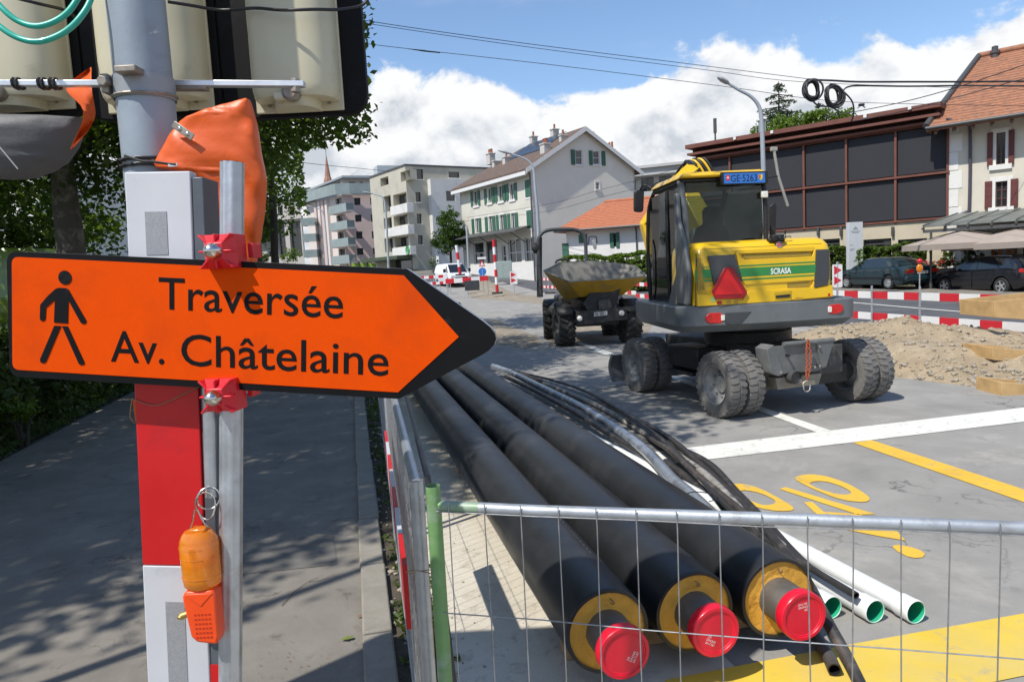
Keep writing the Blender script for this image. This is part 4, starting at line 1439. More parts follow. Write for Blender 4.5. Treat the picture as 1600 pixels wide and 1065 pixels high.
r4('triangle_centre', [(520, 421), (648, 634), (404, 644)], mat('triangle_red', (.68, .012, .014), rough=0.35, fine=0.15, fscale=300), y0=-.016, th=.0035, parent=refl, bev=None)
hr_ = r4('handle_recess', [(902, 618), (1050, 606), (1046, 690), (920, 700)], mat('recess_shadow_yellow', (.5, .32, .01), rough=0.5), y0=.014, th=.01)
r4('door_handle', [(918, 648), (1040, 636), (1036, 660), (920, 668)], EB, y0=.004, th=.012, parent=hr_)
r4('round_sticker', [(395 + 20 * math.cos(k * math.pi / 8), 680 + 22 * math.sin(k * math.pi / 8)) for k in range(16)], mat('sticker_green', (.3, .55, .2), rough=0.5), y0=.018, th=.003, bev=None)
r4('red_sticker', [(430, 694), (468, 692), (468, 720), (430, 722)], LAMP_R, y0=.018, th=.003, bev=None)
for x0 in (510, 570, 1075, 1110):
    r4('small_label', [(x0, 688 if x0 < 900 else 664), (x0 + 34, 686 if x0 < 900 else 661), (x0 + 34, 714 if x0 < 900 else 686), (x0, 716 if x0 < 900 else 689)], mat('label_ochre', (.5, .3, .02), rough=0.5), y0=.0195, th=.0025, bev=None)
r4('red_sticker', [(1352, 630), (1370, 629), (1370, 654), (1352, 655)], LAMP_R, y0=.018, th=.003, bev=None)
bx_, bz_ = UL(1217.4, 382, .08)
b = MB().disc((bx_, .075, bz_), (0, -1, .35), .042, 20)
o = b.build('round_badge', mat('badge_silver', (.55, .53, .52), rough=0.35, metal=0.5), hood)
b = MB().disc((bx_, .072, bz_), (0, -1, .35), .03, 20)
b.build('badge_centre', mat('badge_red', (.5, .1, .1), rough=0.4), o)
cx_, cz_ = UL(1214, 372, .12)
b = MB().bx(cx_ - .075, cx_ + .075, .06, .2, cz_ - .035, cz_ + .045)
b.bx(cx_ - .11, cx_ + .10, .10, .2, cz_ - .05, cz_ - .0)
o = b.build('rear_camera', EB, hood, bevel=0.012)
b = MB().lathe([(.022, .0), (.026, .03)], (cx_, .035, cz_ + .01), (0, 1, 0), 14)
b.disc((cx_, .04, cz_ + .01), (0, -1, 0), .02, 14)
b.build('lens', mat('lens_dark', (.02, .02, .03), rough=0.1, coat=0.5), o)
b = MB().tube(smooth_path([(cx_ + .1, .12, cz_ + .01), (cx_ + .17, .12, cz_ + .015), (cx_ + .2, .15, cz_ + .0)]), .006, 6)
b.tube(smooth_path([(cx_ + .12, .2, cz_ - .01), (cx_ + .15, .2, cz_ + .1), (cx_ + .16, .22, cz_ - .01)]), .005, 6)
b.build('camera_cable', EB, o)
def rtext(body, p0, p1, cap, m, y, off=0.0, name='lettering', parent=hood):
    a, c = UL(*p0, y), UL(*p1, y)
    w = math.hypot(c[0] - a[0], c[1] - a[1])
    me = text_mesh(body, w, cap, off)
    me.materials.clear()
    me.materials.append(m)
    an = math.atan2(c[1] - a[1], c[0] - a[0])
    return link(name, me, parent, m=Matrix.Translation((a[0], y, a[1])) @ Matrix.Rotation(-an, 4, 'Y') @ Matrix.Rotation(R(90), 4, 'X'))
for pts in ([(246, 742), (252, 742), (258, 300), (252, 300)], [(300, 262), (1300, 214), (1300, 218), (300, 266)], [(440, 734), (1392, 664), (1392, 668), (440, 738)]):
    r4('panel_gap', pts, EB, y0=.0125 if pts[0][0] > 260 else .028, th=.004, bev=None)
rtext('SCRASA', c4(876, 470), c4(1045, 460), .070, mat('livery_white', (.8, .8, .78), rough=0.4), YR - .004, .03)
# counterweight relief and tail lamps
def skirt_y(x):
    return .0 + .05 * (2 * clip((x) / XR, 0, 1) - 1) ** 2
for px in ([(1103, 494), (1109, 489), (1126, 488.5), (1133, 493), (1133, 500), (1127, 505), (1109, 505.5), (1103, 501)], [(1293, 481), (1297, 476.5), (1313, 474.5), (1318, 478), (1318, 485), (1312, 489.5), (1298, 491), (1293, 487)]):
    ys = .05 if px[0][0] < 1200 else .055
    q = [UL(x, y, ys - .03) for x, y in px]
    b = MB().prism([(x, ys - .03, z) for x, z in q], (0, .12, 0))
    o = b.build('tail_lamp', LAMP_R, skirt, bevel=0.008)
    xs_ = [x for x, z in q]
    zc = sum(z for x, z in q) / len(q)
    right = px[0][0] > 1200
    xe = min(xs_) if right else max(xs_)
    b = MB().box((xe + (.03 if right else -.03), ys - .034, zc), (.05, .012, .07))
    b.build('reversing_lens', LAMP_W, o, bevel=0.004)
rear('moulded_pad', [c4(x, y) for x, y in ((500, 790), (715, 782), (620, 880), (560, 895), (500, 880))], MATS['machine_grey_dark'], y0=-.004, th=.05, parent=skirt, bev=.006)
rear('moulded_pad', [c4(x, y) for x, y in ((1285, 800), (1345, 770), (1345, 815), (1310, 850), (1300, 845))], MATS['machine_grey_dark'], y0=.045, th=.05, parent=skirt, bev=.006)
# cab
CB0, CB1 = .56, 2.12
cxl = UL(1076, 330, CB0)[0] - .02
cxr = UL(1194, 330, CB0)[0]
czt = UL(1100, 277, CB0)[1]
PILL = EG
def pillar(pts, r, m=PILL, name='cab_pillar', n=8):
    return MB().tube(smooth_path(pts, 5), r, n).build(name, m, exc, smooth=50)
pillar([(cxl + .02, CB0 + .02, 1.47), (cxl - .01, CB0 + .0, 2.0), (cxl - .03, CB0 + .0, 2.6), (cxl - .05, CB0 + .06, czt - .12), (cxl - .02, CB0 + .22, czt - .01), (cxl + .02, CB0 + .45, czt + .0)], .045)
pillar([(cxr, CB0, 1.9), (cxr + .02, CB0, 2.5), (cxr + .01, CB0 + .04, czt - .08), (cxr - .03, CB0 + .18, czt - .02)], .035, EB)
pillar([(cxl - .10, CB1, 1.32), (cxl - .12, CB1 + .02, 2.0), (cxl - .10, CB1 + .0, 2.8), (cxl - .06, CB1 - .18, czt - .05)], .03, EB)
pillar([(cxr, CB1, 1.5), (cxr, CB1, 2.6), (cxr - .02, CB1 - .2, czt - .06)], .03, EB)
pillar([(cxl - .05, 1.28, 1.35), (cxl - .07, 1.26, 2.2), (cxl - .06, 1.24, czt - .08)], .03, EB, 'door_pillar')
MB().prism([(cxl - .07, CB0 + .02, 1.36), (cxl - .07, CB0 + .02, 2.0), (cxl - .10, CB0 + .25, 1.9), (cxl - .12, 1.2, 1.42), (cxl - .12, CB1, 1.36), (cxl - .12, CB1, 1.2), (cxl - .08, CB0, 1.2)], (.04, 0, 0)).build('door_sill_panel', EG, exc, bevel=0.008)
for k in range(5):
    MB().box((cxl - .085, CB0 + .16, 1.52 + k * .05), (.03, .16, .022), Matrix.Rotation(R(14), 3, 'X')).build('louvre', EB, exc)
MB().bx(cxl - .06, cxr - .0, CB0 + .05, CB1 - .1, czt - .06, czt + .0).build('cab_roof_lining', EB, exc, bevel=0.02)
rl = MB()
ry0, ry1 = UL(1064, 280, CB0)[0], UL(1126, 280, CB0)[0]
rl.loft([[(ry0 - .02, CB0 - .03, czt - .0), (ry1 + .65, CB0 - .03, czt - .0), (ry1 + .65, CB1 - .1, czt + .0), (ry0 - .02, CB1 - .1, czt + .0)], [(ry0, CB0 - .05, czt + .03), (ry1 + .62, CB0 - .05, czt + .03), (ry1 + .62, CB1 - .15, czt + .03), (ry0, CB1 - .15, czt + .03)], [(ry0 + .04, CB0 + .02, czt + .075), (ry1 + .56, CB0 + .02, czt + .075), (ry1 + .56, CB1 - .25, czt + .085), (ry0 + .04, CB1 - .25, czt + .085)]])
rl.build('cab_roof', EY, exc, bevel=0.015)
MB().prism([(hx0 - .075, .16, 1.472), (hx0 - .07, .10, 1.9), (hx0 - .07, .22, 2.2), (hx0 - .07, CB0 - .06, 2.62), (hx0 - .07, CB0 - .03, 2.95), (hx0 - .07, CB0 + .05, 2.95), (hx0 - .075, CB0 + .06, 1.472)], (.068, 0, 0)).build('side_cowl', EG, exc, bevel=0.03, bseg=3)
# glass
def pane(pts, name='window_pane', m=GLS):
    return MB().prism(pts, (.0, .006, 0) if abs(Vector(pts[0]).y - Vector(pts[1]).y) < .05 and abs(Vector(pts[0]).x - Vector(pts[2]).x) > .2 else (.006, 0, 0)).build(name, m, exc)
pane([(cxl + .03, CB0 + .01, 1.9), (cxr - .03, CB0 + .01, 1.9), (cxr - .03, CB0 + .02, czt - .07), (cxl + .0, CB0 + .02, czt - .07)], 'rear_window')
pane([(cxl - .055, CB0 + .06, 2.0), (cxl - .06, 1.25, 1.5), (cxl - .065, 1.25, czt - .09), (cxl - .05, CB0 + .12, czt - .1)], 'side_window')
pane([(cxl - .075, 1.29, 1.4), (cxl - .11, CB1 - .04, 1.36), (cxl - .10, CB1 - .06, czt - .12), (cxl - .07, 1.29, czt - .09)], 'door_window')
pane([(cxl - .06, CB1 + .0, 1.5), (cxr, CB1 + .0, 1.5), (cxr, CB1 - .06, czt - .1), (cxl - .05, CB1 - .06, czt - .1)], 'windscreen')
pane([(cxr, CB0 + .06, 1.9), (cxr, CB1 - .06, 1.6), (cxr, CB1 - .1, czt - .1), (cxr, CB0 + .1, czt - .1)], 'side_window')
MB().bx(cxl, cxr, CB0 + .02, CB0 + .05, 1.47, 1.92).build('cab_back_panel', EB, exc)
MB().bx(cxl - .05, cxr - .02, CB0 + .05, CB1, 1.3, 1.38).build('cab_floor', EB, exc)
# seat
SEAT = mat('seat_cloth', (.02, .021, .024), rough=0.8, var=0.2, scale=20)
sc_ = (cxl + cxr) / 2 - .04
st_ = MB().loft([[(sc_ + w * math.cos(t), 1.05 + .09 * math.sin(t) + dy, z) for t in [2 * math.pi * k / 14 for k in range(14)]] for z, w, dy in ((1.75, .26, 0), (2.0, .28, 0), (2.35, .27, -.03), (2.5, .22, -.05), (2.55, .13, -.05), (2.6, .13, -.06), (2.72, .14, -.07), (2.78, .1, -.07))])
st_.build('seat_back', SEAT, exc, smooth=60)
MB().bx(sc_ - .26, sc_ + .26, 1.1, 1.6, 1.62, 1.78).build('seat_cushion', SEAT, exc, bevel=0.04)
for s_ in (-1, 1):
    MB().bx(sc_ + s_ * .34 - .07, sc_ + s_ * .34 + .07, 1.15, 1.65, 1.75, 1.92).build('control_console', EB, exc, bevel=0.03)
    MB().tube([(sc_ + s_ * .34, 1.6, 1.9), (sc_ + s_ * .33, 1.64, 2.1)], .02, 8).build('joystick', EB, exc)
MB().tube(smooth_path([(cxl - .13, 2.0, 1.5), (cxl - .17, 2.02, 1.7), (cxl - .17, 2.02, 2.2), (cxl - .13, 2.0, 2.4)]), .012, 8).build('grab_rail', EB, exc)
# plate on the cab roof edge
pb_ = [UL(x, y, CB0 - .09) for x, y in ((1127, 269), (1200, 267), (1201, 286.5), (1128, 289))]
MB().prism([(x, CB0 - .09, z) for x, z in pb_], (0, .07, 0)).build('plate_housing', EB, exc, bevel=0.006)
pq = [UL(x, y, CB0 - .094) for x, y in ((1131, 271.2), (1195, 269.5), (1195.5, 285.2), (1131.5, 287))]
lp = MB().prism([(x, CB0 - .096, z) for x, z in pq], (0, .005, 0)).build('number_plate', PLATE_B, exc)
rtext('GE·5263', (1142, 284.2), (1183, 282.7), .088, INK, CB0 - .098, .0, parent=lp)
for x_, col_, nm in ((1137.3, (.6, .02, .02), 'swiss_shield'), (1188.5, (.75, .55, .05), 'canton_shield')):
    q = UL(x_, 278 if x_ < 1150 else 276.5, CB0 - .098)
    sh = [(-.026, .034), (.026, .034), (.026, -.008), (.018, -.028), (0, -.04), (-.018, -.028), (-.026, -.008)]
    o = MB().prism([(q[0] + a, CB0 - .0985, q[1] + c) for a, c in sh], (0, .002, 0)).build('shield', mat(nm, col_, rough=0.4), lp)
    if x_ < 1150:
        b = MB()
        b.bx(q[0] - .005, q[0] + .005, CB0 - .1, CB0 - .0995, q[1] - .016, q[1] + .020)
        b.bx(q[0] - .017, q[0] - .0055, CB0 - .1, CB0 - .0995, q[1] - .003, q[1] + .007)
        b.bx(q[0] + .0055, q[0] + .017, CB0 - .1, CB0 - .0995, q[1] - .003, q[1] + .007)
        b.build('cross', LAMP_W, lp)
    else:
        b = MB().bx(q[0] - .022, q[0] - .001, CB0 - .1, CB0 - .0995, q[1] - .02, q[1] + .03)
        b.build('shield_half', LAMP_R, lp)
wx, wz = UL(1194, 304, CB0 - .05)
MB().box((wx, CB0 - .06, wz), (.085, .05, .085)).build('work_lamp', LAMP_W, exc, bevel=0.01)
# right hand rear guard and folded mirror arm
q = [UL(x, y, 1.3) for x, y in ((1203, 322), (1211, 316), (1214, 322), (1212, 368), (1204, 376))]
MB().prism([(x, 1.3, z) for x, z in q], (0, .04, 0)).build('side_guard', EB, exc, bevel=0.01)
ma, mb_, mc = UL(1209, 233, 1.6), UL(1216, 275, 1.6), UL(1231, 322, 1.6)
o = MB().tube([(ma[0], 1.6, ma[1]), (mb_[0], 1.6, mb_[1]), (mc[0], 1.6, mc[1])], .022, 8).build('right_mirror_edge', mat('mirror_grey', (.33, .33, .31), rough=0.5), exc, smooth=50)
mr_ = UL(1196, 279, 1.6)
MB().tube([(mr_[0], 1.55, mr_[1]), (mb_[0], 1.6, mb_[1])], .012, 6).build('mirror_stay', EB, o)
MB().box((ma[0] - .0, 1.6, ma[1]), (.1, .05, .06)).build('mirror_lug', MATS['mirror_grey'], o, bevel=.008)
# left mirror
lm = UL(999, 314, 2.35)
b = MB().prism([(lm[0] + x, 2.35, lm[1] + z) for x, z in rounded([(-.085, -.16), (.06, -.18), (.085, .14), (.04, .19), (-.07, .16)], .05, 5)], (0, .08, 0))
o = b.build('left_mirror', EB, exc, bevel=0.012)
ml = UL(1019, 300, 2.2)
MB().tube(smooth_path([(lm[0] + .02, 2.36, lm[1] + .17), (lm[0] + .06, 2.3, lm[1] + .24), (lm[0] + .14, 2.25, lm[1] + .2), (ml[0] + .02, 2.15, ml[1])]), .013, 8).build('mirror_stay', EB, o, smooth=60)
ul = UL(1026, 291, 2.2)
MB().box((ul[0], 2.2, ul[1]), (.12, .08, .12)).build('front_lamp', EB, exc, bevel=0.02)
b = MB().sphere(UL(1014, 415, 2.3)[:1] + (2.3,) + UL(1014, 415, 2.3)[1:], .055, 10, 8, (1, 1.2, .9))
b.build('side_lamp', EB, exc, smooth=60)
# boom, raised in front of the cab
def arm(name, pts, ws, hs, m, parent=exc, bev=.02):
    """Box section through the points (local), width ws along x, depth hs in the plane of bending."""
    pts = [Vector(p) for p in pts]
    loops = []
    for i, p in enumerate(pts):
        t = (pts[min(i + 1, len(pts) - 1)] - pts[max(i - 1, 0)]).normalized()
        n_ = Vector((1, 0, 0)).cross(t).normalized()
        x_ = n_.cross(t).normalized()
        loops.append([p + x_ * ws[i] / 2 + n_ * hs[i] / 2, p - x_ * ws[i] / 2 + n_ * hs[i] / 2, p - x_ * ws[i] / 2 - n_ * hs[i] / 2, p + x_ * ws[i] / 2 - n_ * hs[i] / 2])
    return MB().loft(loops).build(name, m, parent, bevel=bev)
kn = UL(1085, 264, 3.4)
an_ = UL(1010, 352, 4.3)
ab_ = UL(1017, 392, 4.1)
arm('boom', [(1.45, 2.3, 1.5), (1.35, 2.75, 2.4), (1.0, 3.2, kn[1] - .25), (kn[0], 3.4, kn[1])], [.3, .32, .28, .22], [.3, .42, .38, .28], EY)
arm('dipper', [(kn[0], 3.4, kn[1]), ((kn[0] + an_[0]) / 2 + .1, 3.95, (kn[1] + an_[1]) / 2 + .12), (an_[0], 4.3, an_[1]), (ab_[0] + .05, 4.1, ab_[1] - .1)], [.22, .24, .22, .18], [.26, .38, .3, .22], EY)
MB().lathe([(.16, -.16), (.16, .16)], (kn[0], 3.4, kn[1]), (1, 0, 0), 16).disc((kn[0] - .16, 3.4, kn[1]), (1, 0, 0), .16, 16).disc((kn[0] + .16, 3.4, kn[1]), (1, 0, 0), .16, 16).build('knuckle_pin', EB, exc, smooth=40)
for k in range(5):
    dx = -.12 + k * .06
    MB().tube(smooth_path([(kn[0] + dx + .25, 3.2, kn[1] - .35), (kn[0] + dx + .12, 3.22, kn[1] - .02), (kn[0] + dx, 3.35, kn[1] + .13 + .01 * k), (kn[0] + dx - .12, 3.6, kn[1] - .02), (kn[0] + dx - .18, 3.8, kn[1] - .3)]), .022, 8).build('hydraulic_hose', EB if k % 2 == 0 else EY, exc, smooth=60)
for k in range(4):
    MB().tube(smooth_path([(an_[0] + .12, 4.2, an_[1] + .18 - k * .02), (an_[0] + .0 + k * .03, 4.0, an_[1] + .06), (an_[0] + .06 + k * .03, 3.9, an_[1] - .2), (an_[0] + .16, 3.9, an_[1] - .4)]), .018, 8).build('hydraulic_hose', EB, exc, smooth=60)
MB().tube([(1.1, 2.2, 1.55), (1.15, 2.9, 2.55)], .07, 12).build('boom_ram', EG, exc, smooth=50)
MB().bx(.5, 1.9, 1.0, 2.3, 1.47, 1.75).build('upper_deck', EB, exc, bevel=0.03)
MB().bx(cxr + .06, XR - .1, 1.02, 2.2, 1.76, 2.15).build('tank_cover', EY, exc, bevel=0.06)
# undercarriage, turned a little against the upper body
UC_H = R(17.0) - EX_H
rl_, rr_ = G(1132, 652), G(1345, 621)
uc = EXI @ ((rl_ + rr_) / 2)
UCM = Matrix.Translation((uc.x, uc.y, 0)) @ Matrix.Rotation(UC_H, 4, 'Z')
UCW = EXM @ UCM
UCI = UCW.inverted()
HALF = ((rr_ - rl_).dot(UCW.to_3x3() @ Vector((1, 0, 0)))) / 2
TR = .435
def tyre_bm(w=.225, r=TR, lugs=30):
    b = MB()
    h = w / 2
    prof = [(.262, -h * .72), (.285, -h * .93), (.34, -h * 1.0), (r - .05, -h * .96), (r - .018, -h * .86), (r - .013, -h * .3), (r - .011, 0), (r - .013, h * .3), (r - .018, h * .86), (r - .05, h * .96), (.34, h), (.285, h * .93), (.262, h * .72)]
    b.lathe(prof, (0, 0, 0), (1, 0, 0), 52)
    for k in range(lugs):
        for s_ in (-1, 1):
            a0 = 2 * math.pi * (k + (.5 if s_ > 0 else 0)) / lugs
            da = 2 * math.pi / lugs * .40
            def pt(r_, x, a):
                return (x, r_ * math.cos(a), r_ * math.sin(a))
            pts = [(s_ * .012, a0 - da * 1.1), (s_ * h * .55, a0 - da * .85), (s_ * h * .97, a0 - da * .55), (s_ * h * .97, a0 + da * .9), (s_ * h * .5, a0 + da * .65), (s_ * .012, a0 + da * .45)]
            top = [pt(r - (.012 if abs(x) > h * .9 else 0), x, a) for x, a in pts]
            bot = [pt(r - .045, x, a) for x, a in pts]
            n = len(pts)
            b.add(bot + top, [tuple(range(n, 2 * n))] + [(i, (i + 1) % n, n + (i + 1) % n, n + i) for i in range(n)])
    return b
TYM = tyre_bm().mesh('tyre', TYRE, smooth=32)
rb_ = MB()
rb_.lathe([(.27, -.085), (.268, -.10), (.255, -.095), (.25, -.06), (.20, .0), (.115, .03), (.11, .0), (.0, .0)], (0, 0, 0), (1, 0, 0), 32)
rb_.lathe([(.27, .085), (.268, .1), (.25, .09), (.25, -.06)], (0, 0, 0), (1, 0, 0), 32)
for k in range(8):
    a = k * math.pi / 4
    rb_.lathe([(.013, -.015), (.013, .02)], (0, .16 * math.cos(a), .16 * math.sin(a)), (1, 0, 0), 6)
RMM = rb_.mesh('rim', RIM, smooth=40)
def wheel(x, y, flip=False, steer=0.0):
    w = bpy.data.objects.new('wheel', None)
    COL.objects.link(w)
    w.parent = exc
    w.matrix_local = UCM @ Matrix.Translation((x, y, TR - .004)) @ Matrix.Rotation(steer + (math.pi if flip else 0), 4, 'Z') @ Matrix.Rotation(random.uniform(0, 1), 4, 'X')
    link('tyre', TYM, w)
    link('rim', RMM, w)
WB = 2.28
for y_ in (0, WB):
    for s_ in (-1, 1):
        wheel(s_ * HALF, y_, s_ > 0)
        wheel(s_ * (HALF - .268), y_, s_ > 0)
def ucb(name, x0, x1, y0, y1, z0, z1, m=EU_, bev=.02):
    b = MB(xf=UCM)
    b.bx(x0, x1, y0, y1, z0, z1)
    return b.build(name, m, exc, bevel=bev)
ucb('chassis', -.48, .48, -.35, WB + .35, .48, .86)
ucb('chassis_side', -.62, -.5, .4, WB - .4, .42, .70)
ucb('chassis_side', .5, .62, .4, WB - .4, .42, .70)
ucb('rear_axle', -HALF + .4, HALF - .4, -.13, .13, .30, .56)
ucb('front_axle', -HALF + .4, HALF - .4, WB - .13, WB + .13, .30, .56)
b = MB(xf=UCM)
b.lathe([(.62, .85), (.62, 1.0), (.55, 1.01), (.55, 1.14)], (0, WB / 2 - .1, 0), (0, 0, 1), 32)
b.build('slew_ring', EB, exc, smooth=40)
for y_ in (0, WB):
    b = MB(xf=UCM)
    b.lathe([(.12, -HALF + .1), (.12, -HALF + .5), (.09, -HALF + .5), (.09, HALF - .5), (.12, HALF - .5), (.12, HALF - .1)], (0, y_, TR), (1, 0, 0), 18)
    b.build('axle_tube', EU_, exc, smooth=40)
# rear carrier plate with gussets, towing eye and chain
def CL(px, py, yl):
    a = UCI @ CAMP
    d = UCI.to_3x3() @ ray(px, py)
    k = (yl - a.y) / d.y
    q = a + d * k
    return (q.x, q.z)
PLG = mat('carrier_plate_grey', (.13, .135, .132), rough=0.6, var=0.12, scale=6, dirt=((.26, .24, .2), 0.55, 0.8, 5))
def ucp(name, px, yl, th, m, bev=.006):
    q = [CL(x, y, yl) for x, y in px]
    return MB(xf=UCM).prism([(x, yl, z) for x, z in q], (0, th, 0)).build(name, m, exc, bevel=bev)
def d4(x, y):
    return (960 + x / 3.636, 500 + y / 3.636)
ucp('carrier_plate', [d4(900, 150), (1279, 536), d4(1190, 270), d4(1150, 290), d4(985, 300), d4(935, 320)], -.42, .03, PLG)
ucp('carrier_gusset', [d4(868, 165), d4(905, 140), d4(965, 300), d4(930, 318), d4(885, 300)], -.47, .25, PLG)
ucp('carrier_gusset', [d4(1150, 130), d4(1250, 112), d4(1205, 265), d4(1180, 272)], -.45, .25, PLG)
b = MB(xf=UCM)
q0_, q1_ = CL(*d4(960, 138), -.43), CL(*d4(1245, 112), -.43)
b.tube([(q0_[0], -.43, q0_[1]), (q1_[0], -.43, q1_[1])], .032, 12)
b.build('carrier_bar', PLG, exc, smooth=50)
ucp('carrier_foot', [d4(915, 330), d4(1180, 300), d4(1160, 365), d4(930, 395)], -.38, .3, mat('axle_dust', (.24, .215, .17), rough=0.8, var=0.2, scale=8))
q = CL(*d4(1022, 325), -.45)
b = MB(xf=UCM)
b.lathe([(.085, -.5), (.085, -.36), (.05, -.36)], (q[0], 0, q[1]), (0, 1, 0), 18)
b.disc((q[0], -.47, q[1]), (0, 1, 0), .085, 18)
b.build('tow_hub', EU_, exc, smooth=40)
for px in ((940, 295), (1132, 265), (1160, 258), (1158, 150), (985, 200)):
    q = CL(*d4(*px), -.45)
    b = MB(xf=UCM)
    b.lathe([(.0, -.475), (.018, -.475), (.018, -.42)], (q[0], 0, q[1]), (0, 1, 0), 6)
    b.build('plate_bolt', BOLT if px[0] > 1100 or px[0] < 950 else EB, exc)
CH = mat('orange_chain', (.42, .10, .04), rough=0.6, metal=0.3, var=0.3, scale=30)
pts = [d4(1098, 108), d4(1092, 150), d4(1092, 200), d4(1094, 250), d4(1090, 300), d4(1094, 340)]
pts2 = [d4(1100, 110), d4(1112, 170), d4(1114, 230), d4(1108, 290), d4(1098, 330)]
for pl_ in (pts, pts2):
    path = []
    for x, y in pl_:
        c = CL(x, y, -.5)
        path.append(Vector((c[0], -.5, c[1])))
    path = smooth_path(path, 4)
    acc = 0
    for i in range(len(path) - 1):
        m_ = (path[i] + path[i + 1]) / 2
        d_ = (path[i + 1] - path[i])
        b = MB(xf=UCM @ frame(m_, d_, (0, 1, 0) if i % 2 else (1, 0, 0)))
        L_ = d_.length * .62
        b.tube([(L_ * math.cos(k * math.pi / 5), L_ * .55 * math.sin(k * math.pi / 5), 0) for k in range(10)], .0065, 5, closed=True)
        b.build('chain_link', CH, exc)
c = CL(*d4(1092, 375), -.5)
b = MB(xf=UCM)
b.tube([(c[0] + .055 * math.cos(k * math.pi / 10), -.5 + .01 * math.sin(k), c[1] + .07 * math.sin(k * math.pi / 10)) for k in range(20)], .009, 6, closed=True)
b.build('shackle_ring', mat('ring_dull', (.4, .36, .3), rough=0.5, metal=0.6), exc, smooth=60)
# dozer blade at the front axle
bl0 = CL(957, 555, WB + .55)
bl1 = CL(957, 597, WB + .55)
b = MB(xf=UCM)
b.loft([[(x, WB + .55 + .12 * math.sin(t * math.pi), bl1[1] + (bl0[1] - bl1[1]) * t) for t in [k / 8 for k in range(9)]] + [(x, WB + .62 + .12 * math.sin(t * math.pi), bl1[1] + (bl0[1] - bl1[1]) * t) for t in [k / 8 for k in range(8, -1, -1)]] for x in (bl0[0], 1.28)])
b.build('dozer_blade', PLG, exc, smooth=50)
ucb('blade_arm', -.7, -.55, WB + .2, WB + .6, .3, .42)
ucb('blade_arm', .55, .7, WB + .2, WB + .6, .3, .42)
ucb('step', -HALF + .05, -HALF + .35, WB / 2 - .35, WB / 2 + .35, .42, .47, EB)
ucb('tool_box', -HALF + .12, -.63, WB / 2 - .4, WB / 2 + .4, .5, .82, EB)
b = MB(xf=UCM)
q = CL(1189, 585, -.2)
b.bx(q[0] - .05, q[0] + .05, -.25, -.1, .3, .62)
b.tube([(q[0] - .1, -.2, .5), (q[0] + .15, -.2, .52)], .04, 10)
b.build('steering_ram', EU_, exc)
# ------------------------------------------------------------------ site dumper
DH = R(-170.0)
fl_, fr_ = G(882, 540), G(984, 534)
dm = (fl_ + fr_) / 2
dvec = (fr_ - fl_)
dang = math.atan2(dvec.y, dvec.x)
DUM = thing('site_dumper', 'yellow and black wheeled site dumper with raised skip and roll bar', 'dumper', (dm.x, dm.y, 0), dang)
DMM = Matrix.Translation((dm.x, dm.y, 0)) @ Matrix.Rotation(dang, 4, 'Z')
DMI = DMM.inverted()
def DL(px, py, yl):                               # local: x to the right, y away from the viewer
    a = DMI @ CAMP
    d = DMI.to_3x3() @ ray(px, py)
    q = a + d * ((yl - a.y) / d.y)
    return Vector((q.x, yl, q.z))
DB = mat('dumper_black', (.02, .02, .02), rough=0.6, var=0.25, scale=5, dirt=((.07, .065, .055), 0.52, 0.75, 5))
SKIPY = mat('skip_yellow', (.40, .235, .015), rough=0.45, var=0.15, scale=3, dirt=((.16, .13, .07), 0.50, 0.72, 2.2))
SKIPI = mat('skip_inside', (.19, .18, .155), rough=0.65, metal=0.2, var=0.25, scale=4, dirt=((.26, .24, .2), 0.5, 0.7, 3))
dhw = dvec.length / 2
DR = .535
def ag_tyre(r, w):
    b = MB()
    h = w / 2
    b.lathe([(.27, -h * .7), (.3, -h * .95), (r - .12, -h), (r - .06, -h * .95), (r - .045, 0), (r - .06, h * .95), (r - .12, h), (.3, h * .95), (.27, h * .7)], (0, 0, 0), (1, 0, 0), 44)
    for k in range(18):
        for s_ in (-1, 1):
            a0 = 2 * math.pi * (k + (.5 if s_ > 0 else 0)) / 18
            pts = [(0.0, a0 + .10), (s_ * h * 1.0, a0 - .10), (s_ * h * 1.0, a0 + .02), (0.0, a0 + .20)]
            top = [(x, r * math.cos(a), r * math.sin(a)) for x, a in pts]
            bot = [(x, (r - .085) * math.cos(a), (r - .085) * math.sin(a)) for x, a in pts]
            b.add(bot + top, [(4, 5, 6, 7)] + [(i, (i + 1) % 4, 4 + (i + 1) % 4, 4 + i) for i in range(4)])
    return b
DTM = ag_tyre(DR, .42).mesh('tyre', mat('dumper_tyre', (.035, .034, .032), rough=0.9, var=0.2, scale=6, dirt=((.09, .08, .065), 0.5, 0.7, 4)), smooth=32)
drb = MB().lathe([(.28, -.15), (.26, -.16), (.25, -.08), (.1, -.04), (.1, -.1), (0, -.1)], (0, 0, 0), (1, 0, 0), 24).lathe([(.28, .15), (.25, .15), (.25, -.08)], (0, 0, 0), (1, 0, 0), 24)
DRM = drb.mesh('rim', mat('dumper_rim', (.12, .12, .12), rough=0.6, var=0.2, dirt=((.22, .2, .17), 0.5, 0.7, 5)), smooth=40)
for x, y, st_ in ((-dhw, 0, .1), (dhw, 0, .1), (-dhw - .1, 2.1, -.08), (dhw - .1, 2.1, -.08)):
    w = bpy.data.objects.new('wheel', None)
    COL.objects.link(w)
    w.parent = DUM
    w.matrix_local = Matrix.Translation((x, y, DR)) @ Matrix.Rotation(st_ + (math.pi if x > 0 else 0), 4, 'Z') @ Matrix.Rotation(random.random(), 4, 'X')
    link('tyre', DTM, w)
    link('rim', DRM, w)
def d8(x, y, yl):
    return DL(820 + x / 4.84, 340 + y / 4.84, yl)
def dprism(name, pts, yl, th, m, bev=.012):
    return MB().prism([d8(x, y, yl) for x, y in pts], (0, th, 0)).build(name, m, DUM, bevel=bev)
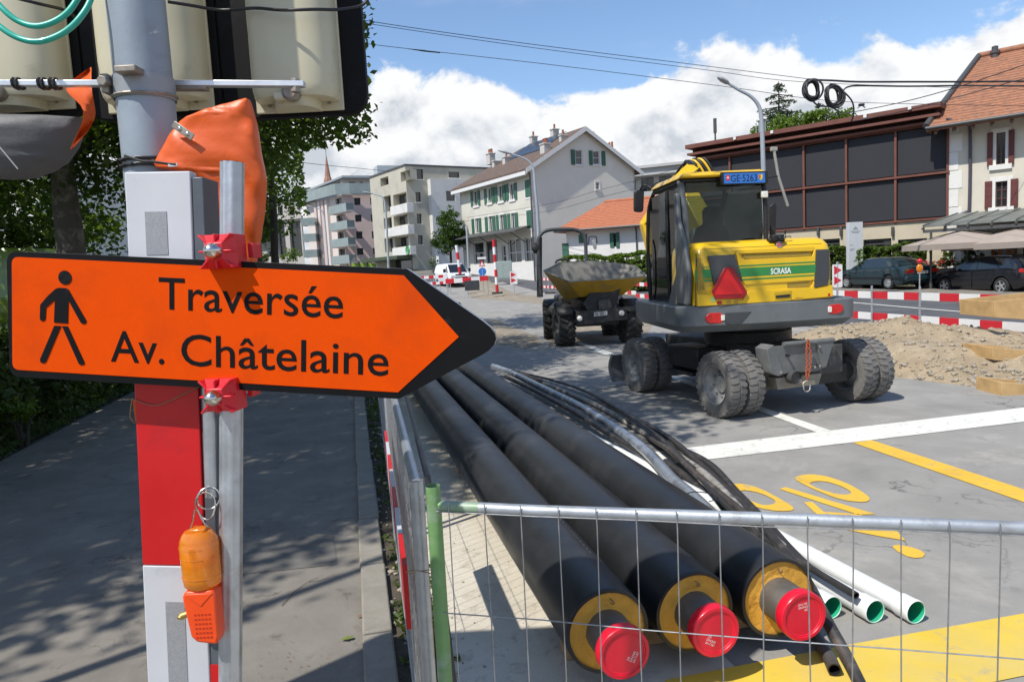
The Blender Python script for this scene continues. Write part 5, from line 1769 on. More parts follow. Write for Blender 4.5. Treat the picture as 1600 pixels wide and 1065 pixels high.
# skip: rim and floor loops
rimf = [d8(332, 488, -.75), d8(740, 464, -.75), d8(928, 446, -.45), d8(835, 366, .75), d8(740, 352, 1.05), d8(500, 330, 1.1), d8(250, 345, .95), d8(140, 405, .1)]
flo = [d8(420, 600, -.35), d8(640, 590, -.35), d8(740, 585, -.2), d8(720, 580, .5), d8(640, 580, .75), d8(480, 585, .8), d8(330, 610, .7), d8(300, 620, .1)]
mid = [a.lerp(c, .45) + (a - flo[i]).normalized() * .06 for i, (a, c) in enumerate(zip(rimf, flo))]
skip = MB().loft([flo, mid, rimf], caps=False)
skip.f.append(tuple(range(7, -1, -1)))
sk = skip.build('skip', SKIPY, DUM, smooth=20)
cen = sum(rimf, Vector()) / 8
def ins(lp, k, dz=0.0):
    return [p + (Vector((cen.x, cen.y, p.z)) - p) * k + Vector((0, 0, dz)) for p in lp]
inn = MB().loft([ins(flo, .05, .03), ins(mid, .04), ins(rimf, .035, -.0)], caps=False)
inn.f.append(tuple(range(8)))
inn.build('skip_lining', SKIPI, sk, smooth=20)
lipm = MB()
ri = ins(rimf, .035)
lipm.add([tuple(p) for p in rimf] + [tuple(p) for p in ri] + [tuple(p + Vector((0, 0, .025))) for p in rimf] + [tuple(p + Vector((0, 0, .025))) for p in ri], sum([[(i, (i + 1) % 8, 16 + (i + 1) % 8, 16 + i), (16 + i, 16 + (i + 1) % 8, 24 + (i + 1) % 8, 24 + i), (24 + i, 24 + (i + 1) % 8, 8 + (i + 1) % 8, 8 + i)] for i in range(8)], []))
lipm.build('skip_lip', SKIPI, sk)
dprism('skip_hinge', [(520, 525), (700, 510), (735, 500), (700, 640), (660, 700), (470, 700), (440, 650)], -.45, .9, DB)
dprism('skip_hinge_plate', [(555, 625), (640, 612), (665, 690), (560, 700)], -.5, .06, mat('hinge_grey', (.06, .058, .055), rough=0.6, dirt=((.16, .14, .12), 0.5, .7, 6)))
dprism('front_frame', [(388, 712), (770, 678), (775, 770), (392, 818)], -.62, 1.2, DB)
np_ = dprism('number_plate', [(524, 715), (624, 704), (624, 736), (524, 747)], -.635, .012, mat('plate_white', (.55, .55, .52), rough=0.5, dirt=((.3, .28, .25), .5, .7, 20)), None)
tm = text_mesh('GE 800 573', .38, .085)
tm.materials.clear()
tm.materials.append(INK)
q = d8(530, 741, -.637)
link('lettering', tm, np_, m=Matrix.Translation((q.x, -.639, q.z)) @ Matrix.Rotation(R(90), 4, 'X') @ Matrix.Rotation(R(2), 4, 'Z'))
for px in ((395, 740, 438, 785), (712, 698, 756, 742)):
    o = dprism('head_lamp_box', [(px[0] - 8, px[1] - 6), (px[2] + 8, px[1] - 8), (px[2] + 8, px[3] + 6), (px[0] - 8, px[3] + 8)], -.64, .1, DB)
    q = d8((px[0] + px[2]) / 2, (px[1] + px[3]) / 2, -.66)
    MB().lathe([(.0, -.012), (.05, -.008), (.07, .01), (.075, .05)], (q.x, q.y, q.z), (0, 1, 0), 16).build('lamp_lens', LAMP_W, o, smooth=50)
MB().bx(-dhw + .3, dhw - .3, -.3, 2.6, .5, .85).build('chassis', DB, DUM, bevel=.03)
for s_ in (-1, 1):
    c = [(s_ * dhw - .0 + dx, 0, 0) for dx in (0,)]
    b = MB()
    lp = []
    for x in (s_ * dhw - .26, s_ * dhw + .26):
        lp.append([(x, 2.1 + (DR + .10) * math.cos(a), DR + (DR + .10) * math.sin(a)) for a in [R(20 + k * 20) for k in range(8)]])
    b.loft(lp, caps=False, closed=False)
    o = b.build('mudguard', DB, DUM, smooth=50)
    o.modifiers.new('thick', 'SOLIDIFY').thickness = .03
    b = MB()
    lp = []
    for x in (s_ * dhw - .2, s_ * dhw + .2):
        lp.append([(x, (DR + .09) * math.cos(a), DR + (DR + .09) * math.sin(a)) for a in [R(60 + k * 15) for k in range(7)]])
    b.loft(lp, caps=False, closed=False)
    o = b.build('mudguard', DB, DUM, smooth=50)
    o.modifiers.new('thick', 'SOLIDIFY').thickness = .03
MB().bx(-.75, .75, 1.5, 2.9, .85, 1.25).build('engine_cover', DB, DUM, bevel=.06)
MB().bx(-.28, .28, 1.25, 1.75, 1.15, 1.3).build('seat', SEAT, DUM, bevel=.04)
MB().bx(-.28, .28, 1.7, 1.85, 1.2, 1.75).build('seat_back', SEAT, DUM, bevel=.04)
rp = [d8(125, 600, 1.5), d8(115, 420, 1.55), d8(100, 200, 1.6), d8(120, 130, 1.62), d8(170, 97, 1.62), d8(270, 88, 1.62), d8(370, 90, 1.62), d8(430, 115, 1.62), d8(457, 165, 1.6), d8(462, 250, 1.58), d8(465, 420, 1.5)]
MB().tube(smooth_path(rp, 5), .052, 12).build('roll_bar', mat('roll_bar_grey', (.05, .055, .06), rough=0.5, var=0.15), DUM, smooth=60)
MB().tube([d8(112, 150, 1.66), d8(110, 600, 1.66)], .075, 10).build('roll_bar_cover', DB, DUM, smooth=60)
MB().sphere(d8(85, 230, 1.6), .13, 12, 8, (1, .6, 1.2)).build('work_lamp', DB, DUM, smooth=60)
o = MB().tube(smooth_path([d8(462, 200, 1.6), d8(482, 195, 1.6), d8(486, 150, 1.6), d8(505, 143, 1.6), d8(540, 147, 1.6), d8(545, 195, 1.6)], 4), .016, 8).build('mirror_stay', DB, DUM, smooth=60)
b = MB().prism([d8(x, y, 1.55) for x, y in ((510, 175), (525, 165), (540, 185), (545, 235), (530, 245), (515, 215))], (0, .05, 0))
b.build('mirror', mat('mirror_shell', (.3, .31, .32), rough=0.35), o, bevel=.012)
MB().tube(smooth_path([d8(232, 350, 1.4), d8(245, 325, 1.4), d8(290, 315, 1.4), d8(335, 325, 1.4)], 5), .03, 8).build('steering_wheel', DB, DUM, smooth=60)

# ------------------------------------------------------------------ heap of excavated gravel
GRAV = ground_material('heap_gravel', (.25, .195, .125), (.38, .305, .21), 2.4, 0.3, 55, bump=0.9, bscale=45, stain=((.45, .385, .29), 0.55, 0.75, 1.2), stain2=((.17, .13, .085), 0.60, 0.72, 2.6))
STONE = mat('heap_stone', (.37, .32, .245), rough=0.9, var=0.2, scale=9, rnd=0.2, bump=0.3)
heap = thing('gravel_heap', 'long heap of beige excavated gravel beside the road barrier', 'gravel heap', (8.3, 11.5, 0))
def heap_h(x, y):
    # ridge from near the excavator wheel to the timber boxes
    pr = [(5.9, 13.9, .62), (6.9, 13.6, .74), (7.9, 12.9, .68), (8.7, 12.0, .50), (9.3, 11.0, .34), (10.5, 9.8, .4), (12, 8.5, .5)]
    best = 0
    for i in range(len(pr) - 1):
        a, c = Vector(pr[i][:2]), Vector(pr[i + 1][:2])
        p = Vector((x, y))
        t = clip((p - a).dot(c - a) / (c - a).length_squared, 0, 1)
        d = (p - a.lerp(c, t)).length
        hh = pr[i][2] * (1 - t) + pr[i + 1][2] * t
        side = (p - a.lerp(c, t))
        wdt = 2.75 if side.y < 0 else 1.5
        wdt *= (.55 + .45 * clip((x - 5.2) / 1.6, 0, 1))
        v = hh * max(0, 1 - (d / wdt) ** 1.25)
        best = max(best, v)
    n = mnoise.noise(Vector((x * 1.3, y * 1.3, 0))) * .13 + mnoise.noise(Vector((x * 4, y * 4, 3))) * .055 + mnoise.noise(Vector((x * 11, y * 11, 6))) * .022
    if best <= 0:
        return -.04
    return best + n * min(1, best * 6) - .012
nx, ny = 110, 110
x0, x1, y0, y1 = 4.6, 12.5, 7.0, 16.0
vs, fs = [], []
for j in range(ny + 1):
    for i in range(nx + 1):
        x, y = x0 + (x1 - x0) * i / nx, y0 + (y1 - y0) * j / ny
        vs.append((x - 8.3, y - 11.5, heap_h(x, y)))
for j in range(ny):
    for i in range(nx):
        a = j * (nx + 1) + i
        if max(vs[a][2], vs[a + 1][2], vs[a + nx + 2][2], vs[a + nx + 1][2]) > -.035:
            fs.append((a, a + 1, a + nx + 2, a + nx + 1))
b = MB()
b.v, b.f = vs, fs
b.build('gravel_body', GRAV, heap, smooth=80, fix=False)
def rock(r, seed):
    rs = random.Random(seed)
    me = bmesh.new()
    bmesh.ops.create_icosphere(me, subdivisions=1, radius=r)
    s = Vector((rs.uniform(.7, 1.3), rs.uniform(.7, 1.2), rs.uniform(.5, .9)))
    for v in me.verts:
        v.co = Vector((v.co.x * s.x, v.co.y * s.y, v.co.z * s.z)) * rs.uniform(.8, 1.15)
    vv = [v.co.copy() for v in me.verts]
    ff = [[v.index for v in f.verts] for f in me.faces]
    me.free()
    return vv, ff
rocks = [rock(1, k) for k in range(8)]
rs = random.Random(5)
b = MB()
cnt = 0
while cnt < 3400:
    x, y = rs.uniform(x0, x1), rs.uniform(y0, y1)
    h = heap_h(x, y)
    if h < -.03:
        continue
    low = h < .2
    if not low and rs.random() < .55:
        continue
    s = rs.choice((.012, .016, .02, .026, .034, .045)) * (1.25 if low else 1)
    vv, ff = rocks[rs.randrange(8)]
    an = rs.uniform(0, 6.28)
    ca, sa_ = math.cos(an), math.sin(an)
    b.add([(x - 8.3 + (v.x * ca - v.y * sa_) * s, y - 11.5 + (v.x * sa_ + v.y * ca) * s, h + s * .25 + v.z * s) for v in vv], ff)
    cnt += 1
so = b.build('loose_stones', STONE, heap, fix=False)
so['kind'] = 'stuff'
# spilled sand around the dumper and at the trench
def sand_patch(label, px, hgt, m, name='sand_spill'):
    pts = [G(x, y) for x, y in px]
    c = sum(pts, Vector()) / len(pts)
    o = thing(name, label, 'sand', (c.x, c.y, gz(c.x, c.y)), group='sand spills on the asphalt')
    n = len(pts)
    b = MB()
    lp = []
    rr = 7
    P2 = []
    for i in range(n):
        a, d = pts[i], pts[(i + 1) % n]
        for j in range(4):
            q = a.lerp(d, j / 4) - c
            P2.append(q * (1 + .12 * mnoise.noise(q * 1.7)))
    for k in range(rr + 1):
        t = 1 - k / rr
        lp.append([(q.x * t, q.y * t, .006 + hgt * (1 - t ** 2) * (1 + 0.9 * mnoise.noise(Vector((q.x * t * 1.5, q.y * t * 1.5, 1)))) + (gz((c + q * t).x, (c + q * t).y) - gz(c.x, c.y))) for q in P2])
    b.loft(lp, caps=False)
    b.build('sand', m, o, smooth=70)
sand_patch('pale sand spill on the asphalt left of the dumper tyres', [(778, 505), (800, 515), (838, 524), (845, 538), (820, 545), (790, 538), (760, 540), (740, 520), (750, 508)], .07, EARTH)
sand_patch('pale earth strip behind the dumper at the trench edge', [(722, 462), (760, 458), (800, 466), (850, 472), (850, 484), (800, 478), (740, 474)], .12, EARTH)
sand_patch('earth ground between dumper and excavator', [(905, 470), (960, 470), (1020, 500), (1010, 525), (960, 530), (900, 535), (860, 540), (850, 520)], .05, EARTH)
# ------------------------------------------------------------------ timber formwork pieces at the right edge
PLY = mat('formwork_timber', (.52, .34, .15), rough=0.7, var=0.16, scale=5, bump=0.15, bscale=20, dirt=((.40, .25, .1), 0.55, 0.75, 4))
fo = P(1640, 620, 9.9)
form = thing('formwork_rack', 'rack of pale timber formwork boards cut by the right picture edge', 'timber rack', (fo.x, fo.y, 0))
for px, Y, dep in (([(1553, 471), (1600, 466), (1680, 458), (1680, 500), (1600, 499), (1554, 496)], 12.0, .9), ([(1550, 543), (1600, 547), (1690, 556), (1690, 588), (1600, 568), (1551, 562)], 10.9, .7), ([(1565, 597), (1600, 600), (1700, 608), (1700, 650), (1600, 636), (1566, 632)], 9.55, .5)):
    q = [P(x, y, Y) - fo.xy.to_3d() for x, y in px]
    MB().prism(q, (0, .035, 0)).build('board', PLY, form, bevel=.004)
    MB().prism([p + Vector((0, dep, 0)) for p in q], (0, .035, 0)).build('board', PLY, form, bevel=.004)
    MB().prism([q[0] + Vector((0, .036, 0)), q[0] + Vector((0, dep - .001, 0)), q[-1] + Vector((0, dep - .001, 0)), q[-1] + Vector((0, .036, 0))], (.03, 0, 0)).build('end_board', PLY, form, bevel=.004)
for px, Y in ((1640, 12.0), (1640, 12.9), (1650, 10.9), (1650, 11.6), (1655, 9.55), (1655, 10.05)):
    q = P(px, 560, Y) - fo.xy.to_3d()
    MB().bx(q.x, q.x + .1, q.y + .04, q.y + .14, 0, P(px, 470 if Y > 11.7 else 550 if Y > 10.5 else 600, Y).z).build('post', PLY, form, bevel=.004)
# ------------------------------------------------------------------ red and white road barrier
BAR_R = mat('barrier_red', (.56, .018, .03), rough=0.45, var=0.08, scale=3, dirt=((.35, .03, .03), .6, .8, 4))
BAR_W = mat('barrier_white', (.74, .74, .73), rough=0.45, var=0.05, scale=3, dirt=((.5, .48, .45), .6, .8, 4))
bA = P(1440, 505, 15.85)
BU = (bA.x * EU.x + bA.y * EU.y)
BV = (bA.x * EV.x + bA.y * EV.y)
SEGL = .52
rm = MB().bx(-.018, .018, 0, SEGL - .001, -.085, .085).mesh('red_band', BAR_R)
wm = MB().bx(-.018, .018, 0, SEGL - .001, -.085, .085).mesh('white_band', BAR_W)
BD = R(-11.4)
def barrier_at(v):
    d = v
    return Vector((bA.x + math.sin(BD) * d, bA.y + math.cos(BD) * d, 0))
pos = ['nearest red and white barrier plank pair behind the gravel heap', 'red and white barrier plank pair passing right behind the excavator', 'red and white barrier plank pair hidden mostly by the excavator', 'red and white barrier plank pair seen right of the dumper skip', 'red and white barrier plank pair seen behind the dumper', 'red and white barrier plank pair left of the dumper roll bar', 'farthest red and white barrier plank pair by the shop front']
for k in range(7):
    v0 = -7.8 + k * 6.24
    o0 = barrier_at(v0)
    root = thing('road_barrier', pos[k], 'barrier', (o0.x, o0.y, gz(o0.x, o0.y)), -BD, group='red and white road barriers')
    for zz in (.99, .47):
        for i in range(12):
            o = link('red_band' if i % 2 else 'white_band', rm if i % 2 else wm, root)
            o.location = (0, i * SEGL, zz)
    for yv in ((7.8 if k == 0 else 3.1),):
        MB().tube([(-.05, yv, 0), (-.05, yv, 1.22)], .024, 10).build('post', GALV, root)
        MB().bx(-.3, .3, yv - .2, yv + .2, 0, .1).build('foot', RUBBER, root, bevel=.02)
# amber lamp on the barrier post
p0 = barrier_at(0)
wl = thing('barrier_lamp', 'small amber lamp with a red ball on the barrier post above the heap', 'lamp', (p0.x - .05, p0.y, 1.22))
MB().tube([(0, 0, -.1), (0, 0, .28)], .014, 8).build('stem', GALV, wl)
MB().sphere((0, 0, .40), .075, 12, 8, (1, .7, 1.3)).build('amber_lens', AMB, wl, smooth=60)
MB().sphere((0, 0, .56), .055, 12, 8).build('red_ball', RED_PL, wl, smooth=60)
# arrow beacon left of the parked saloon
def beacon(label, px, pyt, pyb, Y, w, base=True):
    t, c = P(px, pyt, Y), P(px, pyb, Y)
    h = t.z - c.z
    o = thing('arrow_beacon', label, 'beacon', (c.x, Y, c.z), group='striped beacons')
    MB().prism([(x, 0, z) for x, z in rounded([(-w, 0), (w, 0), (w, h), (-w, h)], .04, 4)], (0, .04, 0)).build('panel', BAR_W, o)
    k = 0
    z = .0
    for (a, d) in ((.12, .5), (.55, .95)):
        MB().prism([(-w * .75, -.004, h * a), (w * .8, -.004, h * (a + d) / 2), (-w * .75, -.004, h * d)], (0, .003, 0)).build('red_arrow', BAR_R, o)
    MB().tube([(0, .02, -.6), (0, .02, h + .06)], .025, 8).build('pole', GALV, o)
    return o
beacon('white beacon with red arrows between the excavator and the dark saloon', 1309, 413, 449, 16.5, .11)
beacon('small white beacon with a red slash by the far barriers', 803, 424, 444, 50, .25)
# tall striped poles
def striped_pole(label, px0, py0, px1, py1, Y, r, n=7):
    a, c = P(px1, py1, Y), P(px0, py0, Y)
    o = thing('striped_pole', label, 'pole', a, group='tall striped poles')
    d = c - a
    for i in range(n):
        MB().tube([d * (i / n), d * ((i + 1) / n - .002)], r, 10).build('red_band' if i % 2 == 0 else 'white_band', BAR_R if i % 2 == 0 else BAR_W, o, smooth=50)
    MB().bx(-.35, .35, -.25, .25, -.12, .0).build('foot', RUBBER, o, bevel=.03)
striped_pole('tall red and white pole right of the white van', 771, 374, 777, 456, 46, .10)
striped_pole('shorter red and white pole standing before the white van', 713, 383, 719, 428, 52, .11, 4)
# dig barriers with planks in front of the van
def plank_barrier(label, x0, y0, x1, y1, Y, n, hh, red0=True, legs=True):
    a, c = P(x0, y0, Y), P(x1, y1, Y)
    o = thing('plank_barrier', label, 'barrier', (a.x, Y, gz(a.x, Y)), group='plank barriers by the van')
    zo = Vector((a.x, Y, gz(a.x, Y)))
    d = c - a
    for i in range(n):
        q = a + d * (i / n) - zo
        e = a + d * ((i + .99) / n) - zo
        MB().prism([(q.x, q.y, q.z - hh / 2), (e.x, e.y, e.z - hh / 2), (e.x, e.y, e.z + hh / 2), (q.x, q.y, q.z + hh / 2)], (0, .04, 0)).build('red_band' if (i % 2 == 0) == red0 else 'white_band', BAR_R if (i % 2 == 0) == red0 else BAR_W, o)
    for t in (.02, .5, .98):
        q = a + d * t - zo
        MB().tube([(q.x, .06, 0), (q.x, .06, q.z + .1)], .03, 8).build('leg', GALV, o)
plank_barrier('red and white plank barrier before the white van', 696, 439.5, 763, 434.5, 48, 5, .32)
plank_barrier('low red and white plank fence under the van', 655, 434, 700, 431, 54, 6, .22)
plank_barrier('lower striped plank fence left of the van wheels', 670, 443, 704, 441, 53, 6, .2, False)
# mesh hoarding posts and dark road plates near the sign tip
o = thing('road_plate', 'dark steel plate leaning below the plank barrier', 'steel plate', P(738, 453, 47.5))
MB().box((0, 0, .3), (.98, .05, .66)).build('plate', mat('dark_plate', (.05, .055, .06), rough=0.5, metal=0.3, var=0.3, scale=3), o)
sg = thing('site_sign', 'small blue and white round site sign on a post by the far barriers', 'sign', P(755.5, 455, 49))
MB().tube([(0, .02, 0), (0, .02, 2.1)], .03, 8).build('post', GALV, sg)
MB().disc((0, 0, 1.35), (0, -1, 0), .27, 20).build('blue_disc', PLATE_B, sg)
MB().prism([(-.22, -.01, 1.7), (.22, -.01, 1.7), (0, -.01, 2.15)], (0, .01, 0)).build('triangle', BAR_R, sg)
MB().prism([(-.13, -.013, 1.76), (.13, -.013, 1.76), (0, -.013, 2.02)], (0, .002, 0)).build('triangle_centre', BAR_W, sg)
MB().prism([(-.3, -.0, 2.2), (.3, .0, 2.2), (.3, 0, 2.34), (-.3, 0, 2.34)], (0, .01, 0)).build('white_panel', BAR_W, sg)
cb = thing('utility_cabinet', 'pale green utility cabinet before the shop front', 'cabinet', P(787, 436, 60))
MB().bx(-.75, .75, 0, .5, 0, 1.5).build('body', mat('cabinet_green', (.3, .36, .34), rough=0.5), cb, bevel=.03)
MB().bx(-.72, -.02, -.015, -.001, .1, 1.4).build('door', MATS['cabinet_green'], cb, bevel=.008)
MB().bx(.02, .72, -.015, -.001, .1, 1.4).build('door', MATS['cabinet_green'], cb, bevel=.008)
# dark rolls lying on the ground behind the sign tip
for px, py, Y, s_, lab in ((706, 462, 30, .55, 'black bundle on the ground right behind the sign tip, left one'), (716, 473, 26, .5, 'black bundle on the ground right behind the sign tip, right one')):
    c = P(px, py, Y)
    o = thing('black_bundle', lab, 'bundle', (c.x, c.y, gz(c.x, c.y)), group='black bundles behind the sign tip')
    MB().lathe([(s_ * .4, -s_ * .7), (s_ * .55, -s_ * .6), (s_ * .6, 0), (s_ * .55, s_ * .6), (s_ * .35, s_ * .7), (.0, s_ * .7)], (0, 0, s_ * .55), (1, .2, 0), 18).build('film', RUBBER, o, smooth=40)
# ------------------------------------------------------------------ parked vehicles
CARGL = mat('car_glass', (.012, .016, .018), rough=0.06, var=0.1, spec=0.7, coat=0.5)
TYREC = mat('car_tyre', (.02, .02, .02), rough=0.85, var=0.2)
ALLOY = mat('alloy_wheel', (.55, .56, .57), rough=0.3, metal=0.8, var=0.1)
CHROME = mat('chrome_trim', (.6, .6, .6), rough=0.2, metal=0.9)
def interp(tab, x):
    return float(np.interp(x, [t[0] for t in tab], [t[1] for t in tab]))
def make_car(name, label, cat, loc, rz, L_, W_, body_top, bottom, roof, roof_x, paint, wheel_x, wr, group, tail='saloon', spokes=5, van=False, beltin=.05):
    """Local: x forward (front at +L/2), y left, z up. body_top: (x, z) shoulder line; roof: (x, z) of the greenhouse outline."""
    root = thing(name, label, cat, loc, rz, group=group)
    hw = W_ / 2
    xs = sorted(set([-L_ / 2 + L_ * k / 46 for k in range(47)]))
    loops = []
    for x in xs:
        e = abs(x) / (L_ / 2)
        f = (1 - .10 * max(0, e - .72) / .28 - .28 * max(0, (e - .93) / .07) ** 2)
        zt = interp(body_top, x)
        zb_ = interp(bottom, x)
        arch = 0
        for wx in wheel_x:
            dx = abs(x - wx)
            if dx < wr + .06:
                arch = max(arch, math.sqrt(max(0, (wr + .06) ** 2 - dx * dx)) + wr)
        w = hw * f
        za = max(zb_, min(arch, zt - .06)) if arch else zb_
        zm = zb_ + (zt - zb_) * .55
        zm = max(zm, za + .02)
        half = [(w * .93, za), (w * .985, max(zb_ + .1, za + .005)), (w, zm), (w * .985, zt - .06 if zt - .06 > zm else zm + .005), (w * .93, zt), (w * .5, zt + .025), (0, zt + .032)]
        lp = [(x, y, z) for y, z in half] + [(x, -y, z) for y, z in reversed(half[:-1])]
        loops.append(lp)
    body = MB().loft(loops).build('body', paint, root, smooth=32)
    # wheels
    tb = MB().lathe([(wr * .62, -.09), (wr * .9, -.1), (wr, -.075), (wr, .075), (wr * .9, .1), (wr * .62, .09)], (0, 0, 0), (0, 1, 0), 28)
    tm = tb.mesh('tyre', TYREC, smooth=40)
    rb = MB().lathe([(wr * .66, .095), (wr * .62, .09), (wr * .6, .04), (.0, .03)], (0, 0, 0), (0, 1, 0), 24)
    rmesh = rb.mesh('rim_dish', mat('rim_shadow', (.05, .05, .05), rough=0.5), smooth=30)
    sb = MB()
    for k in range(spokes):
        a = 2 * math.pi * k / spokes
        m = Matrix.Rotation(a, 4, 'Y')
        sb.xf = m
        sb.prism([(-.045, .06, .02), (.045, .06, .02), (.03, .075, wr * .63), (-.03, .075, wr * .63)], (0, .022, 0))
    sb.xf = None
    sb.lathe([(0, .1), (.05, .098), (.055, .06)], (0, 0, 0), (0, 1, 0), 14)
    sb.lathe([(wr * .66, .1), (wr * .6, .1), (wr * .6, .07)], (0, 0, 0), (0, 1, 0), 28)
    sm_ = sb.mesh('spokes', ALLOY, smooth=30)
    for wx in wheel_x:
        for s_ in (1, -1):
            w = bpy.data.objects.new('wheel', None)
            COL.objects.link(w)
            w.parent = root
            w.matrix_local = Matrix.Translation((wx, s_ * (hw - .11), wr)) @ (Matrix.Identity(4) if s_ > 0 else Matrix.Rotation(math.pi, 4, 'Z')) @ Matrix.Rotation(.3, 4, 'Y')
            link('tyre', tm, w)
            link('rim', rmesh, w)
            link('spokes', sm_, w)
    # greenhouse
    gx0, gx1 = roof[0][0], roof[-1][0]
    n = 30
    loops, gl = [], []
    for k in range(n + 1):
        x = gx0 + (gx1 - gx0) * k / n
        zr = interp(roof, x)
        zb2 = interp(body_top, x) - .02
        t = clip((zr - zb2) / .5, 0, 1)
        wb, wtp = hw * .93 - beltin * .4, hw * (.93 - .17 * t)
        half = [(wb, zb2), (wtp + .02, zb2 + (zr - zb2) * .88), (wtp - .07, zr - .004), (wtp * .5, zr + .018), (0, zr + .022)]
        lp = [(x, y, z) for y, z in half] + [(x, -y, z) for y, z in reversed(half[:-1])]
        loops.append(lp)
    green = MB().loft(loops).build('roof_and_pillars', paint, root, smooth=30)
    return root, hw
def side_glass(root, hw, body_top, roof, spans, name='side_window', up=.06, lo=.03):
    for (xa, xb, xc, xd) in spans:                 # bottom rear, bottom front, top front, top rear
        for s_ in (1, -1):
            def q(x, top):
                zr, zb2 = interp(roof, x), interp(body_top, x) - .02
                zr_m = interp(roof, x)
                if top:
                    z = zr - up
                else:
                    z = zb2 + lo + .02
                t = clip((zr - zb2) / .5, 0, 1)
                wb, wtp = hw * .93 - .02, hw * (.93 - .17 * t) + .02
                f = clip((z - zb2) / max(.05, (zr - zb2) * .88), 0, 1.05)
                return (x, s_ * (wb + (wtp - wb) * f + .006), z)
            m = 6
            lo_ = [q(xa + (xb - xa) * k / m, False) for k in range(m + 1)]
            hi_ = [q(xd + (xc - xd) * k / m, True) for k in range(m + 1)]
            b = MB()
            b.add(lo_ + hi_, [(k, k + 1, m + 2 + k, m + 1 + k) for k in range(m)])
            b.build(name, CARGL, root)
NAVY = mat('dark_teal_car_paint', (.012, .032, .042), rough=0.25, var=0.08, scale=2, coat=0.6)
BLKP = mat('black_car_paint', (.006, .007, .010), rough=0.22, var=0.1, scale=2, coat=0.6)
LIME = mat('lime_green_car_paint', (.16, .24, .02), rough=0.3, var=0.08, scale=2, coat=0.4)
WVAN = mat('white_van_paint', (.72, .73, .74), rough=0.3, var=0.03, scale=2, coat=0.3)
CH_ = R(90) - R(-11.5)                              # forward = street direction
def ground_at(px, py, Y):
    p = P(px, py, Y)
    return Vector((p.x, p.y, p.z))
# dark teal saloon, tail towards the viewer
bt = [(-2.36, .88), (-2.3, .95), (-1.45, 1.0), (-.5, .97), (.6, .95), (1.1, .92), (1.9, .84), (2.25, .75), (2.36, .6)]
bo = [(-2.36, .42), (-2.2, .26), (-1.8, .2), (1.8, .2), (2.2, .24), (2.36, .38)]
rf = [(-1.75, 1.0), (-1.3, 1.27), (-1.0, 1.375), (-.5, 1.41), (0, 1.41), (.35, 1.37), (.7, 1.18), (1.1, .93)]
wrear = ground_at(1391, 452, 31.3)
head = Vector((math.sin(R(-11.5)), math.cos(R(-11.5)), 0))
left = Vector((-head.y, head.x, 0))
loc = wrear + head * 1.36 - left * .75
saloon, hw = make_car('parked_saloon', 'dark teal parked saloon car seen from its left rear', 'car', loc, CH_, 4.72, 1.78, bt, bo, rf, None, NAVY, (-1.36, 1.40), .31, 'cars parked along the far kerb', spokes=12)
side_glass(saloon, hw, bt, rf, [(-1.28, -.42, -.40, -1.0), (-.36, .80, .30, -.36)], up=.07)
MB().add([(-1.72, y, 1.0) for y in (-.62, .62)] + [(-1.08, y, 1.355) for y in (.5, -.5)], [(0, 1, 2, 3)]).build('rear_window', CARGL, saloon).location = (-.02, 0, .022)
MB().add([(1.08, y, .95) for y in (-.64, .64)] + [(.42, y, 1.345) for y in (.52, -.52)], [(0, 1, 2, 3)]).build('windscreen', CARGL, saloon).location = (.02, 0, .02)
for s_ in (1, -1):
    o = MB().bx(-2.375, -2.33, s_ * .80, s_ * .42, .70, .86).build('tail_lamp', LAMP_R, saloon, bevel=.01)
    MB().bx(-2.38, -2.34, s_ * .80, s_ * .66, .80, .865).build('amber_lens', AMB, o, bevel=.006)
    MB().bx(2.28, 2.34, s_ * .75, s_ * .35, .56, .68).build('head_lamp', LAMP_W, saloon, bevel=.01)
    MB().box((.62, s_ * .98, 1.0), (.1, .16, .11)).build('door_mirror', NAVY, saloon, bevel=.03)
npl = MB().bx(-2.385, -2.37, -.26, .26, .66, .77).build('number_plate', mat('car_plate_white', (.7, .7, .68), rough=0.4), saloon)
for y_ in (.2, .08, .02, -.04, -.12, -.18):
    MB().bx(-2.387, -2.3855, y_ - .018, y_ + .018, .69, .745).build('plate_digit', INK, npl)
MB().bx(-2.45, -2.3, -.86, .86, .40, .58).build('rear_bumper', NAVY, saloon, bevel=.04)
for s_ in (1, -1):
    MB().bx(-2.2, 2.1, s_ * .875, s_ * .905, .48, .55).build('rub_strip', BLACK, saloon, bevel=.008)
# black hatchback
bt2 = [(-2.13, .70), (-2.05, .98), (-1.4, 1.0), (0, .96), (.8, .95), (1.3, .9), (1.85, .78), (2.08, .66), (2.13, .5)]
bo2 = [(-2.13, .36), (-1.95, .24), (-1.6, .19), (1.6, .19), (1.95, .22), (2.13, .34)]
rf2 = [(-2.0, 1.0), (-1.85, 1.22), (-1.6, 1.42), (-1.0, 1.475), (-.2, 1.485), (.25, 1.43), (.75, 1.18), (1.25, .93)]
wf = ground_at(1485, 456, 30.0)
loc2 = ground_at(1565, 460, 27.5) + head * 1.30 - left * .75
hatch, hw2 = make_car('parked_hatchback', 'black parked hatchback car with five spoke wheels right of the saloon', 'car', loc2, CH_ + R(2), 4.26, 1.80, bt2, bo2, rf2, None, BLKP, (-1.30, 1.33), .325, 'cars parked along the far kerb', spokes=5)
side_glass(hatch, hw2, bt2, rf2, [(-1.72, -1.16, -1.12, -1.5), (-1.1, -.2, -.22, -1.06), (-.14, .92, .22, -.16)], up=.075)
MB().add([(-2.03, y, 1.02) for y in (-.6, .6)] + [(-1.68, y, 1.38) for y in (.5, -.5)], [(0, 1, 2, 3)]).build('rear_window', CARGL, hatch).location = (-.02, 0, .0)
